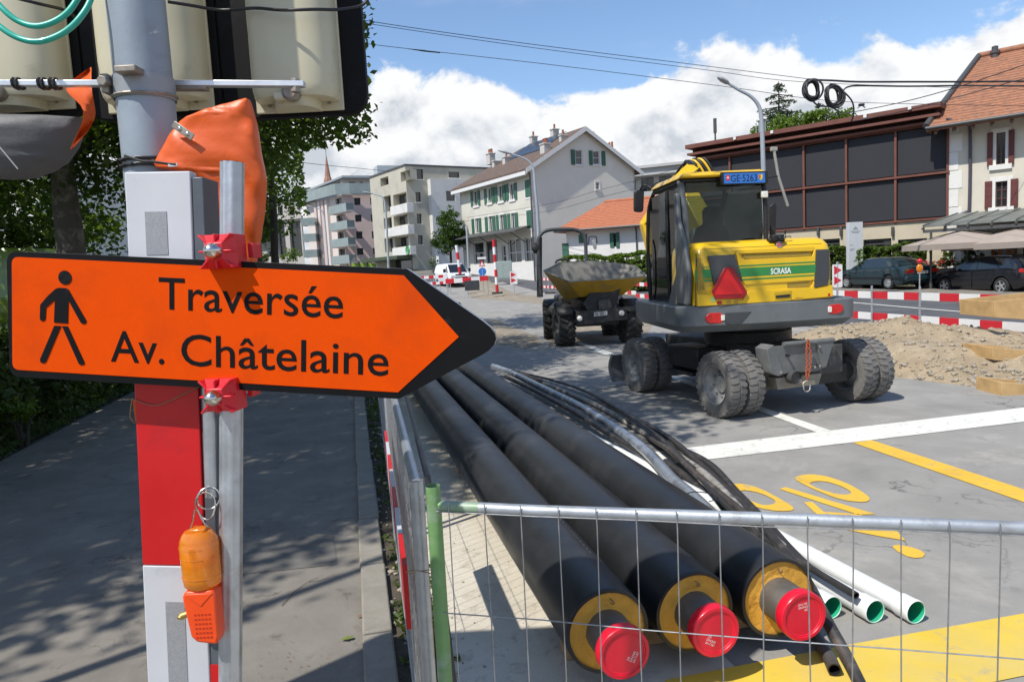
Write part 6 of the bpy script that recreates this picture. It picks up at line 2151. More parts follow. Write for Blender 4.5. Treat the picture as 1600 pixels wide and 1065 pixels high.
MB().add([(1.23, y, .96) for y in (-.66, .66)] + [(.30, y, 1.42) for y in (.52, -.52)], [(0, 1, 2, 3)]).build('windscreen', CARGL, hatch).location = (.02, 0, .02)
for s_ in (1, -1):
    MB().bx(-2.12, -2.02, s_ * .86, s_ * .5, .84, .98).build('tail_lamp', LAMP_R, hatch, bevel=.015)
    MB().bx(1.9, 2.06, s_ * .8, s_ * .45, .64, .74).build('head_lamp', LAMP_W, hatch, bevel=.015)
    MB().box((.78, s_ * 1.0, 1.02), (.12, .18, .12)).build('door_mirror', BLKP, hatch, bevel=.03)
    MB().bx(-.02, .0, s_ * .9, s_ * .915, .25, .95).build('door_gap', BLACK, hatch)
    MB().tube([(-1.5, s_ * .6, 1.475), (-.9, s_ * .6, 1.5), (.1, s_ * .6, 1.48)], .014, 6).build('roof_rail', CHROME, hatch)
npl = MB().bx(-2.16, -2.14, -.26, .26, .5, .61).build('number_plate', MATS['car_plate_white'], hatch)
# white panel van facing the viewer
bt3 = [(-2.5, 1.2), (-2.4, 1.25), (0, 1.25), (.9, 1.22), (1.5, 1.12), (2.2, .98), (2.42, .85), (2.5, .6)]
bo3 = [(-2.5, .4), (-2.3, .3), (2.2, .28), (2.5, .36)]
rf3 = [(-2.48, 1.25), (-2.42, 1.85), (-2.2, 1.94), (0, 1.97), (.55, 1.94), (.9, 1.82), (1.35, 1.5), (1.8, 1.1)]
vl = P(708, 447, 62)
vh = R(-90) + R(22)
van, hw4 = make_car('panel_van', 'white panel van facing the viewer beyond the road works', 'van', vl, vh, 5.0, 1.95, bt3, bo3, rf3, None, WVAN, (-1.5, 1.55), .33, None, spokes=6)
side_glass(van, hw4, bt3, rf3, [(.75, 1.6, 1.0, .78)], up=.12)
MB().add([(1.72, y, 1.16) for y in (-.78, .78)] + [(.92, y, 1.83) for y in (.68, -.68)], [(0, 1, 2, 3)]).build('windscreen', CARGL, van).location = (.045, 0, .03)
MB().bx(2.40, 2.52, -.55, .55, .62, .80).build('grille', BLACK, van, bevel=.02)
MB().bx(2.44, 2.54, -.85, .85, .34, .52).build('bumper', mat('van_bumper', (.12, .12, .12), rough=0.6), van, bevel=.03)
for s_ in (1, -1):
    MB().bx(2.25, 2.46, s_ * .9, s_ * .62, .78, .96).build('head_lamp', LAMP_W, van, bevel=.02)
    MB().box((1.35, s_ * 1.12, 1.35), (.14, .2, .3)).build('door_mirror', BLACK, van, bevel=.03)
# lime green high roofed van behind the plane trunk, only its top shows over the sign
sc3 = lambda tab: [(x * 1.15, z * 1.60) for x, z in tab]
loc3 = P(48, 470, 17.5)
limev, hw5 = make_car('parked_lime_van', 'lime green high roofed van parked behind the thick tree trunk on the left', 'van', (loc3.x, 17.5, .03), R(4), 5.75, 2.2, sc3(bt3), sc3(bo3), sc3(rf3), None, LIME, (-1.75, 1.8), .40, None, spokes=6)
side_glass(limev, hw5, sc3(bt3), sc3(rf3), [(.85, 1.8, 1.12, .9), (-1.9, -.3, -.3, -1.9)], up=.22)
MB().add([(1.98, y, 1.86) for y in (-.88, .88)] + [(1.06, y, 2.93) for y in (.77, -.77)], [(0, 1, 2, 3)]).build('windscreen', CARGL, limev).location = (.05, 0, .03)
# ------------------------------------------------------------------ buildings
class Facade:
    """A vertical wall plane: local x along it, y into the building, z up."""
    def __init__(self, a, b):
        self.o = Vector((a[0], a[1], 0))
        self.d = Vector((b[0] - a[0], b[1] - a[1], 0))
        self.w = self.d.length
        self.d.normalize()
        self.n = Vector((-self.d.y, self.d.x, 0))      # away from the viewer when d runs to the right
        self.m = Matrix((self.d, self.n, Vector((0, 0, 1)))).transposed().to_4x4()
        self.m.translation = self.o
    def q(self, px, py, off=0.0):
        r = ray(px, py)
        k = (self.o + self.n * off - CAMP).dot(self.n) / r.dot(self.n)
        p = CAMP + r * k - self.o
        return p.dot(self.d), p.z
    def rect(self, x0, y0, x1, y1, off=0.0):
        ym, xm = (y0 + y1) / 2, (x0 + x1) / 2
        a, b = self.q(x0, ym, off)[0], self.q(x1, ym, off)[0]
        return (min(a, b), max(a, b), self.q(xm, y1, off)[1], self.q(xm, y0, off)[1])
def wall_mesh(w0, w1, z0, z1, openings, rev=.18, xf=None):
    xs = sorted(set([w0, w1] + [clip(v, w0, w1) for o in openings for v in o[:2]]))
    zs = sorted(set([z0, z1] + [clip(v, z0, z1) for o in openings for v in o[2:4]]))
    b = MB(xf=xf)
    for i in range(len(xs) - 1):
        for j in range(len(zs) - 1):
            cx, cz = (xs[i] + xs[i + 1]) / 2, (zs[j] + zs[j + 1]) / 2
            if any(o[0] < cx < o[1] and o[2] < cz < o[3] for o in openings):
                continue
            b.add([(xs[i], 0, zs[j]), (xs[i + 1], 0, zs[j]), (xs[i + 1], 0, zs[j + 1]), (xs[i], 0, zs[j + 1])], [(0, 1, 2, 3)])
    for (a, c, e, f) in [o[:4] for o in openings]:
        b.add([(a, 0, e), (c, 0, e), (c, 0, f), (a, 0, f), (a, rev, e), (c, rev, e), (c, rev, f), (a, rev, f)], [(0, 1, 5, 4), (1, 2, 6, 5), (2, 3, 7, 6), (3, 0, 4, 7)])
    return b
WINGL = mat('window_glass', (.025, .03, .034), rough=0.08, var=0.5, scale=1.5, spec=0.8)
WFR = mat('window_frame_white', (.68, .68, .66), rough=0.5, var=0.05)
WFD = mat('window_frame_dark', (.06, .055, .05), rough=0.5, var=0.1)
CURT = mat('curtain', (.55, .54, .5), rough=0.8, var=0.2, scale=4)
def window(root, xf, r, fr=WFR, mull=1, trans=0, rev=.14, fw=.05, glass=None, name='window', pane_rnd=True):
    a, c, e, f = r
    b = MB(xf=xf)
    y0, y1 = rev - .05, rev
    b.bx(a, a + fw, y0, y1, e, f)
    b.bx(c - fw, c, y0, y1, e, f)
    b.bx(a + fw, c - fw, y0, y1, e, e + fw)
    b.bx(a + fw, c - fw, y0, y1, f - fw, f)
    for k in range(mull):
        x = a + (c - a) * (k + 1) / (mull + 1)
        b.bx(x - fw * .6, x + fw * .6, y0 + .004, y1, e + fw, f - fw)
    for k in range(trans):
        z = e + (f - e) * (k + 1) / (trans + 1)
        b.bx(a + fw, c - fw, y0 + .008, y1, z - fw * .4, z + fw * .4)
    o = b.build(name, fr, root)
    MB(xf=xf).bx(a + .01, c - .01, rev - .015, rev - .008, e + .01, f - .01).build('pane', glass or WINGL, o)
    return o
def box_part(root, xf, name, m, x0, x1, y0, y1, z0, z1, bev=None):
    return MB(xf=xf).bx(x0, x1, y0, y1, z0, z1).build(name, m, root, bevel=bev)
GSH = mat('green_shutter', (.035, .12, .075), rough=0.6, var=0.12, scale=5, bump=.2, bscale=30)
STUC = mat('cream_render', (.60, .58, .50), rough=0.85, var=0.05, scale=.6, bump=.1, dirt=((.50, .48, .41), .5, .75, .5))
STUG = mat('grey_render', (.72, .675, .59), rough=0.85, var=0.05, scale=.5, bump=.1, dirt=((.66, .615, .53), .5, .75, .4))
SURR = mat('stone_surround', (.68, .67, .63), rough=0.7, var=0.06, scale=3)
TILEB = mat('brown_roof_tiles', (.115, .078, .058), rough=0.85, var=0.2, scale=4, bump=.6, bscale=9, dirt=((.165, .12, .095), .5, .75, 2))
SOLAR = mat('solar_panel', (.03, .038, .05), rough=0.3, var=0.1, scale=2)
METD = mat('dark_sheet_metal', (.09, .09, .09), rough=0.5, metal=0.3, var=0.15)
CHIM = mat('chimney_render', (.50, .48, .44), rough=0.85, var=0.08, scale=3)
POT = mat('clay_pot', (.34, .12, .07), rough=0.8, var=0.15)

# ---- cream house with green shutters
def c6(x, y):
    return (720 + x / 4.4379, 180 + y / 4.4379)
C1 = Vector((2.35, 63.0, 0))
fdv = Vector((.50, -.866, 0)).normalized()
FA = Facade(C1 - fdv * 13.9, C1)
FB = Facade(C1, C1 + FA.n * 11.7)
house = thing('cream_house', 'cream three storey house with green shutters, gable and brown roof', 'house', (FA.o.x, FA.o.y, 0))
HX = Matrix.Translation(-FA.o)
XA, XB = HX @ FA.m, HX @ FB.m
ez = FA.q(*c6(525, 345))[1]
EZ = ez + .1
wins = []
def W6(F, x0, y0, x1, y1, off=0.0):
    return F.rect(*c6(x0, y0), *c6(x1, y1), off)
openA = [W6(FA, 90, 525, 120, 628), W6(FA, 188, 506, 213, 608), W6(FA, 262, 488, 292, 597), W6(FA, 341, 473, 371, 585), W6(FA, 103, 715, 129, 818), W6(FA, 196, 700, 222, 806), W6(FA, 272, 690, 300, 800), W6(FA, 350, 678, 379, 792)]
shut = [(72, 530, 88, 635), (119, 522, 135, 626), (166, 512, 183, 620), (214, 500, 233, 610), (238, 495, 258, 606), (293, 485, 312, 597), (316, 477, 335, 592), (373, 468, 391, 585), (80, 718, 95, 825), (130, 713, 144, 818), (172, 705, 190, 812), (224, 698, 242, 806), (249, 692, 266, 803), (303, 685, 320, 798), (327, 682, 347, 797), (381, 675, 399, 789)]
closedA = [(449, 447, 485, 566), (460, 658, 498, 782)]
shops = [W6(FA, 88, 878, 160, 1032), W6(FA, 176, 872, 254, 1026), W6(FA, 330, 852, 420, 1052), W6(FA, 442, 846, 512, 1046), W6(FA, 286, 900, 315, 1050)]
wall_mesh(0, FA.w, -.5, EZ, openA + shops, xf=XA).build('street_wall', STUC, house)
for r in openA:
    box_part(house, XA, 'surround', SURR, r[0] - .16, r[0] - .002, -.03, .05, r[2] - .16, r[3] + .16)
    box_part(house, XA, 'surround', SURR, r[1] + .002, r[1] + .16, -.03, .05, r[2] - .16, r[3] + .16)
    box_part(house, XA, 'surround', SURR, r[0], r[1], -.03, .05, r[3] + .002, r[3] + .16)
    box_part(house, XA, 'sill', SURR, r[0] - .2, r[1] + .2, -.09, .05, r[2] - .2, r[2] - .002)
    window(house, XA, r, mull=1, trans=0, glass=WINGL)
for sxy in shut:
    r = W6(FA, *sxy)
    box_part(house, XA, 'shutter', GSH, r[0], r[1], -.085, -.035, r[2], r[3], .006)
for sxy in closedA:
    r = W6(FA, *sxy)
    box_part(house, XA, 'surround', SURR, r[0] - .15, r[1] + .15, -.03, .05, r[2] - .2, r[3] + .15)
    box_part(house, XA, 'shutter', GSH, r[0], (r[0] + r[1]) / 2 - .005, -.07, -.032, r[2], r[3], .006)
    box_part(house, XA, 'shutter', GSH, (r[0] + r[1]) / 2 + .005, r[1], -.07, -.032, r[2], r[3], .006)
for r in shops:
    window(house, XA, r, fr=WFR if r is not shops[1] else WFD, mull=1 if r in shops[2:4] else 0, trans=1, fw=.09, rev=.2, name='shop_window')
# plinth with little cellar vents
pz = W6(FA, 88, 1035, 160, 1045)[3]
box_part(house, XA, 'plinth', SURR, -.02, FA.w - .05, -.05, -.004, -.5, FA.q(*c6(120, 1035))[1] - .02)
cz = [W6(FA, 0, 800, 30, 850), W6(FA, 520, 800, 555, 830)]
can = MB(xf=XA)
zc0 = FA.q(*c6(280, 818))[1]
can.add([(-.9, -.02, zc0 + .35), (FA.w - .3, -.02, zc0 + .35), (FA.w - .3, -1.7, zc0 - .1), (-.9, -1.7, zc0 - .1), (-.9, -.02, zc0 + .29), (FA.w - .3, -.02, zc0 + .29), (FA.w - .3, -1.7, zc0 - .2), (-.9, -1.7, zc0 - .2)], [(0, 1, 2, 3), (7, 6, 5, 4), (0, 4, 5, 1), (1, 5, 6, 2), (2, 6, 7, 3), (3, 7, 4, 0)])
can.build('canopy', METD, house)
for s_ in (.6, 3.6, 6.6, 9.6, 12.6):
    MB(xf=XA).tube([(s_, -1.6, zc0 - .15), (s_, -.02, zc0 - 1.1)], .04, 6).build('canopy_strut', METD, house)
# gable wall
gz0 = -.5
apx = FB.q(*c6(885, 95))
gopen = [W6(FB, 795, 243, 842, 342), W6(FB, 917, 250, 962, 341), W6(FB, 937, 466, 960, 514)]
gm = FB.w / 2
APZ = apx[1]
rise = APZ - EZ
gb = wall_mesh(0, FB.w, gz0, EZ, [gopen[2]], xf=XB)
zt = [EZ, max(gopen[0][3], gopen[1][3])]
def gable_fill():
    # gable triangle split round the two attic windows
    ops = gopen[:2]
    xs = sorted(set([0, gm, FB.w] + [v for o in ops for v in o[:2]]))
    def roofz(x):
        return EZ + rise * (1 - abs(x - gm) / gm)
    b = MB(xf=XB)
    for i in range(len(xs) - 1):
        a, c = xs[i], xs[i + 1]
        op = [o for o in ops if o[0] < (a + c) / 2 < o[1]]
        segs = [(EZ, None)]
        if op:
            o = op[0]
            b.add([(a, 0, EZ), (c, 0, EZ), (c, 0, o[2]), (a, 0, o[2])], [(0, 1, 2, 3)])
            b.add([(a, 0, o[3]), (c, 0, o[3]), (c, 0, roofz(c)), (a, 0, roofz(a))], [(0, 1, 2, 3)])
            b.add([(a, 0, o[2]), (c, 0, o[2]), (c, 0, o[3]), (a, 0, o[3]), (a, .18, o[2]), (c, .18, o[2]), (c, .18, o[3]), (a, .18, o[3])], [(0, 1, 5, 4), (1, 2, 6, 5), (2, 3, 7, 6), (3, 0, 4, 7)])
        else:
            pts = [(a, 0, EZ), (c, 0, EZ), (c, 0, roofz(c)), (a, 0, roofz(a))]
            if roofz(a) <= EZ + 1e-6:
                pts = pts[:3]
            elif roofz(c) <= EZ + 1e-6:
                pts = [pts[0], pts[1], pts[3]]
            b.add(pts, [tuple(range(len(pts)))])
    return b
gable_fill().build('gable', STUG, house)
gb.build('gable_wall', STUG, house)
for r in gopen:
    box_part(house, XB, 'surround', SURR, r[0] - .14, r[0] - .002, -.03, .05, r[2] - .16, r[3] + .14)
    box_part(house, XB, 'surround', SURR, r[1] + .002, r[1] + .14, -.03, .05, r[2] - .16, r[3] + .14)
    box_part(house, XB, 'surround', SURR, r[0], r[1], -.03, .05, r[3] + .002, r[3] + .14)
    box_part(house, XB, 'sill', SURR, r[0] - .16, r[1] + .16, -.08, .05, r[2] - .18, r[2] - .002)
    window(house, XB, r, mull=1 if r[1] - r[0] > .8 else 0, trans=1)
for sxy in ((763, 240, 790, 344), (888, 246, 912, 346), (975, 250, 1000, 350)):
    r = W6(FB, *sxy)
    box_part(house, XB, 'shutter', GSH, r[0], r[1], -.085, -.035, r[2], r[3], .006)
box_part(house, XB, 'back_wall', STUG, 0, FB.w, FA.w - .2, FA.w, -.5, EZ)
box_part(house, XA, 'rear_wall', STUG, 0, FA.w, FB.w - .2, FB.w, -.5, EZ)
box_part(house, XA, 'side_wall', STUC, 0, .2, .2, FB.w - .2, -.5, EZ)
# roof in facade coordinates (x along street wall, y back): ridge at y = gm, hip at the left
ov = .55
def RZ(y):
    return EZ + rise * (1 - abs(y - gm) / gm) + .12
rf_ = MB(xf=XA)
hipx = 3.4
P0, P1 = (-ov, -ov * 1.3, RZ(-ov * 1.3)), (FA.w + .45, -ov * 1.3, RZ(-ov * 1.3))
P2, P3 = (FA.w + .45, gm, RZ(gm)), (hipx, gm, RZ(gm))
P4, P5 = (FA.w + .45, FB.w + ov * 1.3, RZ(FB.w + ov * 1.3)), (-ov, FB.w + ov * 1.3, RZ(FB.w + ov * 1.3))
top = [P0, P1, P2, P3, P4, P5]
bot = [(x, y, z - .16) for x, y, z in top]
rf_.add(top + bot, [(0, 1, 2, 3), (3, 2, 4, 5), (5, 0, 3), (6, 9, 8, 7), (9, 11, 10, 8), (11, 9, 6), (0, 6, 7, 1), (1, 7, 8, 2), (2, 8, 10, 4), (4, 10, 11, 5), (5, 11, 6, 0)])
roofo = rf_.build('roof', TILEB, house)
for y0_, y1_ in ((-ov * 1.3, gm), (gm, FB.w + ov * 1.3)):
    MB(xf=XA).prism([(FA.w + .455, y0_, RZ(y0_) - .42), (FA.w + .455, y1_, RZ(y1_) - .42), (FA.w + .455, y1_, RZ(y1_) - .02), (FA.w + .455, y0_, RZ(y0_) - .02)], (.05, 0, 0)).build('bargeboard', WFR, roofo)
MB(xf=XA).prism([(-ov, -ov * 1.3 - .01, RZ(-ov * 1.3) - .5), (FA.w + .4, -ov * 1.3 - .01, RZ(-ov * 1.3) - .5), (FA.w + .4, -.02, EZ - .1), (-ov, -.02, EZ - .1)], (0, 0, -.06)).build('soffit', WFR, roofo)
MB(xf=XA).bx(-ov, FA.w + .4, -ov * 1.3 - .06, -ov * 1.3 - .002, RZ(-ov * 1.3) - .52, RZ(-ov * 1.3) - .2).build('fascia', WFR, roofo)
MB(xf=XA).tube([(FA.w + .1, -ov * 1.2, EZ - .3), (FA.w + .12, -.12, EZ - .7), (FA.w + .12, -.12, -.3)], .07, 8).build('downpipe', METD, house)
def roof_hit(px, py, back=False):
    o = FA.m.inverted() @ CAMP
    d = FA.m.to_3x3().inverted() @ ray(px, py)
    # front slope plane: z = EZ + .12 + rise/gm * y
    k_ = rise / gm
    t = (EZ + .12 + k_ * o.y - o.z) / (d.z - k_ * d.y)
    return o + d * t
for y_ in (0, 1):
    for x_ in range(8):
        a0, a1 = roof_hit(*c6(590, 255)), roof_hit(*c6(640, 190))
        sx_ = 4.3 + x_ * .86
        yy = gm * .52 + y_ * 1.55
        k_ = rise / gm
        MB(xf=XA).add([(sx_, yy, EZ + .18 + k_ * yy), (sx_ + .83, yy, EZ + .18 + k_ * yy), (sx_ + .83, yy + 1.5, EZ + .18 + k_ * (yy + 1.5)), (sx_, yy + 1.5, EZ + .18 + k_ * (yy + 1.5))], [(0, 1, 2, 3)]).build('solar_panel', SOLAR, roofo)
for x0, yt, x1, yb, npot in ((165, 250, 252, 322, 4), (222, 312, 266, 352, 0), (291, 285, 345, 330, 1), (548, 195, 625, 255, 3), (690, 138, 730, 172, 1), (498, 145, 550, 178, 1), (636, 95, 692, 132, 1)):
    hit = roof_hit(*c6((x0 + x1) / 2, yb - 4))
    hit.y = min(hit.y, gm + .6)
    wpx = (x1 - x0) / 4.4379
    dist = 68
    w_ = wpx / FPX * dist * .66
    h_ = ((yb - yt) / 4.4379 / FPX * dist) * .8
    zb_ = hit.z - .4
    o = MB(xf=XA).bx(hit.x - w_ / 2, hit.x + w_ / 2, hit.y - .35, hit.y + .35, zb_, zb_ + h_ + .3).build('chimney', CHIM, roofo, bevel=.02)
    MB(xf=XA).bx(hit.x - w_ / 2 - .06, hit.x + w_ / 2 + .06, hit.y - .41, hit.y + .41, zb_ + h_ + .3, zb_ + h_ + .42).build('chimney_cap', CHIM, roofo, bevel=.02)
    for k in range(npot):
        xx = hit.x + (k - (npot - 1) / 2) * w_ / max(1, npot)
        MB(xf=XA).lathe([(.11, 0), (.09, .4), (.12, .44), (.0, .45)], (xx, hit.y, zb_ + h_ + .42), (0, 0, 1), 10).build('chimney_pot', POT, roofo, smooth=40)
for yy, npot, w_ in ((FB.w * .76, 1, .6), (FB.w * .9, 3, 1.2)):
    zb_ = RZ(yy) - .2
    MB(xf=XA).bx(FA.w * .8, FA.w * .8 + w_, yy - .3, yy + .3, zb_, zb_ + 1.5).build('chimney', CHIM, roofo, bevel=.02)
    for k in range(npot):
        MB(xf=XA).lathe([(.12, 0), (.10, .7), (.0, .72)], (FA.w * .8 + w_ * (k + .5) / npot, yy, zb_ + 1.5), (0, 0, 1), 10).build('chimney_pot', POT, roofo, smooth=40)

# ---- low white house with red tiled roof
TILER = mat('red_roof_tiles', (.42, .15, .075), rough=0.85, var=0.16, scale=6, bump=.5, bscale=10, dirt=((.30, .12, .07), .5, .75, 3))
WSTU = mat('white_render', (.70, .69, .66), rough=0.85, var=0.04, scale=.8, dirt=((.6, .58, .53), .55, .8, .6))
FW = Facade(P(886, 400, 52).xy, P(1050, 400, 48.5).xy)
lowh = thing('low_white_house', 'low white house with a red tiled hipped roof behind the hedge', 'house', FW.o)
XW = Matrix.Translation(-FW.o) @ FW.m
ewz = FW.q(*c6(900, 776))[1]
rwz = FW.q(*c6(1000, 600), 3.2)[1]
lop = [W6(FW, 1045, 818, 1085, 912), W6(FW, 825, 830, 865, 885), W6(FW, 712, 890, 745, 1000)]
wall_mesh(0, FW.w, 0, ewz, lop, xf=XW).build('front_wall', WSTU, lowh)
for r, k in zip(lop, range(3)):
    window(lowh, XW, r, fr=WFD, mull=1 if k == 0 else 0)
for sxy in ((1035, 816, 1062, 915), (1078, 812, 1100, 918), (820, 826, 876, 886), (706, 888, 748, 1004)):
    r = W6(FW, *sxy)
    box_part(lowh, XW, 'shutter', GSH, r[0], r[1], -.07, -.012, r[2], r[3], .006)
box_part(lowh, XW, 'side_wall', WSTU, 0, .2, .001, 6.4, 0, ewz)
box_part(lowh, XW, 'rear_wall', WSTU, .2, FW.w, 6.2, 6.4, 0, ewz)
MB(xf=XW).tube([(FW.w * .62, -.3, ewz - .02), (FW.w * .62 + .5, -.1, ewz - .25), (FW.w * .62 + .5, -.08, .5)], .05, 8).build('downpipe', METD, lowh)
b = MB(xf=XW)
tp = [(-.7, -.6, ewz - .1), (FW.w + .6, -.6, ewz - .1), (FW.w + .6, 3.2, rwz), (1.9, 3.2, rwz), (FW.w + .6, 7.0, ewz - .1), (-.7, 7.0, ewz - .1)]
bt_ = [(x, y, z - .14) for x, y, z in tp]
b.add(tp + bt_, [(0, 1, 2, 3), (3, 2, 4, 5), (5, 0, 3), (6, 9, 8, 7), (9, 11, 10, 8), (11, 9, 6), (0, 6, 7, 1), (1, 7, 8, 2), (2, 8, 10, 4), (4, 10, 11, 5), (5, 11, 6, 0)])
lr = b.build('roof', TILER, lowh)
# courses of tiles, each a raised lip across the slope
sl = Vector((0, 3.8, rwz - ewz + .1))
for k in range(1, 17):
    t = k / 17
    x_l = -.7 + 2.6 * t
    MB(xf=XW).bx(x_l, FW.w + .6, -.6 + 3.8 * t - .02, -.6 + 3.8 * t + .05, ewz - .1 + (rwz - ewz + .1) * t - .02, ewz - .1 + (rwz - ewz + .1) * t + .035).build('tile_course', TILER, lr)
MB(xf=XW).tube([(1.9, 3.2, rwz), (FW.w + .6, 3.2, rwz)], .12, 8).build('ridge_tiles', TILER, lr, smooth=50)
MB(xf=XW).tube([(-.7, -.66, ewz - .16), (FW.w + .6, -.66, ewz - .16)], .07, 8).build('gutter', METD, lr)

# ---- far grey block with balconies behind
FG = Facade(P(985, 300, 96).xy, P(1110, 300, 92).xy)
grey = thing('grey_apartment_block', 'distant grey concrete block with long balconies right of the cream gable', 'building', FG.o)
XG = Matrix.Translation(-FG.o) @ FG.m
CONC = mat('grey_concrete', (.40, .40, .39), rough=0.85, var=0.08, scale=.4)
zt_ = FG.q(1020, 262)[1]
box_part(grey, XG, 'wall', CONC, -2, FG.w, 1.5, 10, 0, zt_ - .8)
for k in range(4):
    z = zt_ - .9 - k * 3.0
    box_part(grey, XG, 'balcony_slab', CONC, -2, FG.w + .5, -.2, 1.49, z, z + .9)
    for j in range(5):
        xx = -1.2 + j * 2.4
        window(grey, XG @ Matrix.Translation((0, 1.4, 0)), (xx, xx + 1.6, z - 2.0, z - .2), fr=WFD, mull=1, rev=.06)
box_part(grey, XG, 'roof_slab', CONC, -2.4, FG.w + .5, -.6, 10, zt_ - .001, zt_ + .35)

# ---- apartment blocks down the street
def c7(x, y):
    return (420 + x / 5.0, 220 + y / 5.0)
BEI = mat('beige_render', (.46, .44, .36), rough=0.9, var=0.07, scale=.3, dirt=((.36, .34, .28), .52, .75, .35))
BWH = mat('white_balcony', (.64, .63, .6), rough=0.8, var=0.06, scale=.6, dirt=((.42, .4, .36), .56, .75, .8))
CO_ = P(642, 400, 100)
ldir = Vector((-.55, .835, 0))
FL_ = Facade((CO_ + ldir * 12.5).xy, CO_.xy)
FR_ = Facade(CO_.xy, (CO_ + Vector((.835, .55, 0)) * 22).xy)
aptA = thing('beige_apartment_block', 'beige flat roofed apartment block with balconies and a green cross sign', 'building', FL_.o)
XL, XRr = Matrix.Translation(-FL_.o) @ FL_.m, Matrix.Translation(-FL_.o) @ FR_.m
topA = FL_.q(*c7(1108, 180))[1]
def W7(F, x0, y0, x1, y1, off=0.0):
    return F.rect(*c7(x0, y0), *c7(x1, y1), off)
lops = [W7(FL_, 872, 285, 935, 350), W7(FL_, 1030, 235, 1105, 312), W7(FL_, 972, 410, 1078, 498), W7(FL_, 975, 580, 1085, 660), W7(FL_, 985, 750, 1092, 828), W7(FL_, 892, 430, 955, 555), W7(FL_, 900, 600, 962, 705), W7(FL_, 905, 760, 970, 870), W7(FL_, 945, 920, 1125, 1010)]
wall_mesh(0, FL_.w, 0, topA, lops, rev=1.0, xf=XL).build('balcony_wall', BEI, aptA)
for i, r in enumerate(lops):
    o = box_part(aptA, XL, 'loggia_back', WFD if i != 8 else mat('shop_dark', (.05, .06, .045), rough=.4), max(.1, r[0] - .2), min(FL_.w - .2, r[1] + .2), 1.001, 1.1, r[2] - .2, r[3] + .2)
    n = 3 if i in (2, 3, 4) else 1
    for k in range(n):
        a = r[0] + (r[1] - r[0]) * k / n
        MB(xf=XL).bx(a + .1, a + (r[1] - r[0]) / n - .1, .93, .96, r[2] + .2, r[3] - .15).build('pane', WINGL, o)
for sxy in ((958, 500, 1092, 572), (915, 672, 1100, 742), (975, 832, 1115, 895)):
    r = W7(FL_, *sxy, -.8)
    box_part(aptA, XL, 'balcony_parapet', BWH, r[0], r[1], -1.0, -.05, r[2], r[3], .03)
GRC = mat('pharmacy_green', (.02, .35, .09), rough=.4, var=.05)
r = W7(FL_, 1058, 828, 1112, 880, -1.05)
cx_, cz_ = (r[0] + r[1]) / 2, (r[2] + r[3]) / 2
o = MB(xf=XL).lathe([(.50, -1.12), (.57, -1.12), (.57, -1.02), (.50, -1.02)], (cx_, 0, cz_), (0, 1, 0), 28, closed=True).build('green_cross_ring', GRC, aptA)
MB(xf=XL).bx(cx_ - .1, cx_ + .1, -1.1, -1.03, cz_ - .36, cz_ + .36).build('green_cross_bar', GRC, aptA)
MB(xf=XL).bx(cx_ - .36, cx_ - .101, -1.1, -1.03, cz_ - .1, cz_ + .1).build('green_cross_bar', GRC, aptA)
MB(xf=XL).bx(cx_ + .101, cx_ + .36, -1.1, -1.03, cz_ - .1, cz_ + .1).build('green_cross_bar', GRC, aptA)
sh_ = W7(FL_, 880, 895, 1120, 925, -2)
box_part(aptA, XL, 'shop_canopy', mat('canopy_dark_green', (.05, .07, .04), rough=.6), 0, FL_.w + .6, -2.4, -.02, sh_[2], sh_[2] + .5)
rops = [W7(FR_, 1140, 222, 1207, 300), W7(FR_, 1148, 402, 1188, 478), W7(FR_, 1157, 570, 1196, 648), W7(FR_, 1165, 738, 1204, 810), W7(FR_, 1405, 242, 1490, 290)]
wall_mesh(.001, FR_.w, 0, topA, rops, rev=.35, xf=XRr).build('side_wall', BEI, aptA)
for r in rops:
    window(aptA, XRr, r, fr=WFD, mull=0, rev=.3)
    box_part(aptA, XRr, 'sill', BWH, r[0] - .1, r[1] + .1, -.08, .05, r[2] - .15, r[2] - .01)
rw = W7(FR_, 1280, 302, 1600, 900, -.9)
bwin = W7(FR_, 1386, 392, 1456, 470, -.9)
wall_mesh(rw[0], rw[0] + 12, 0, rw[3], [bwin], rev=.3, xf=XRr @ Matrix.Translation((0, -.9, 0))).build('white_bay', BWH, aptA)
box_part(aptA, XRr, 'white_bay_side', BWH, rw[0] - .01, rw[0] + .1, -.899, -.01, 0, rw[3])
window(aptA, XRr @ Matrix.Translation((0, -.9, 0)), bwin, fr=WFD, mull=0, rev=.25)
box_part(aptA, XRr, 'bay_top', BWH, rw[0], rw[0] + 12, -.899, -.01, rw[3] - .1, rw[3])
MB().prism([XL @ Vector((-.1, -.1, topA)), XL @ Vector((FL_.w + .1, -.1, topA)), XRr @ Vector((FR_.w, -.1, topA)), XRr @ Vector((FR_.w, 12, topA))], (0, 0, .25)).build('roof_slab', METD, aptA)
box_part(aptA, XL, 'end_wall', BEI, -.1, 0, .01, 16, 0, topA)
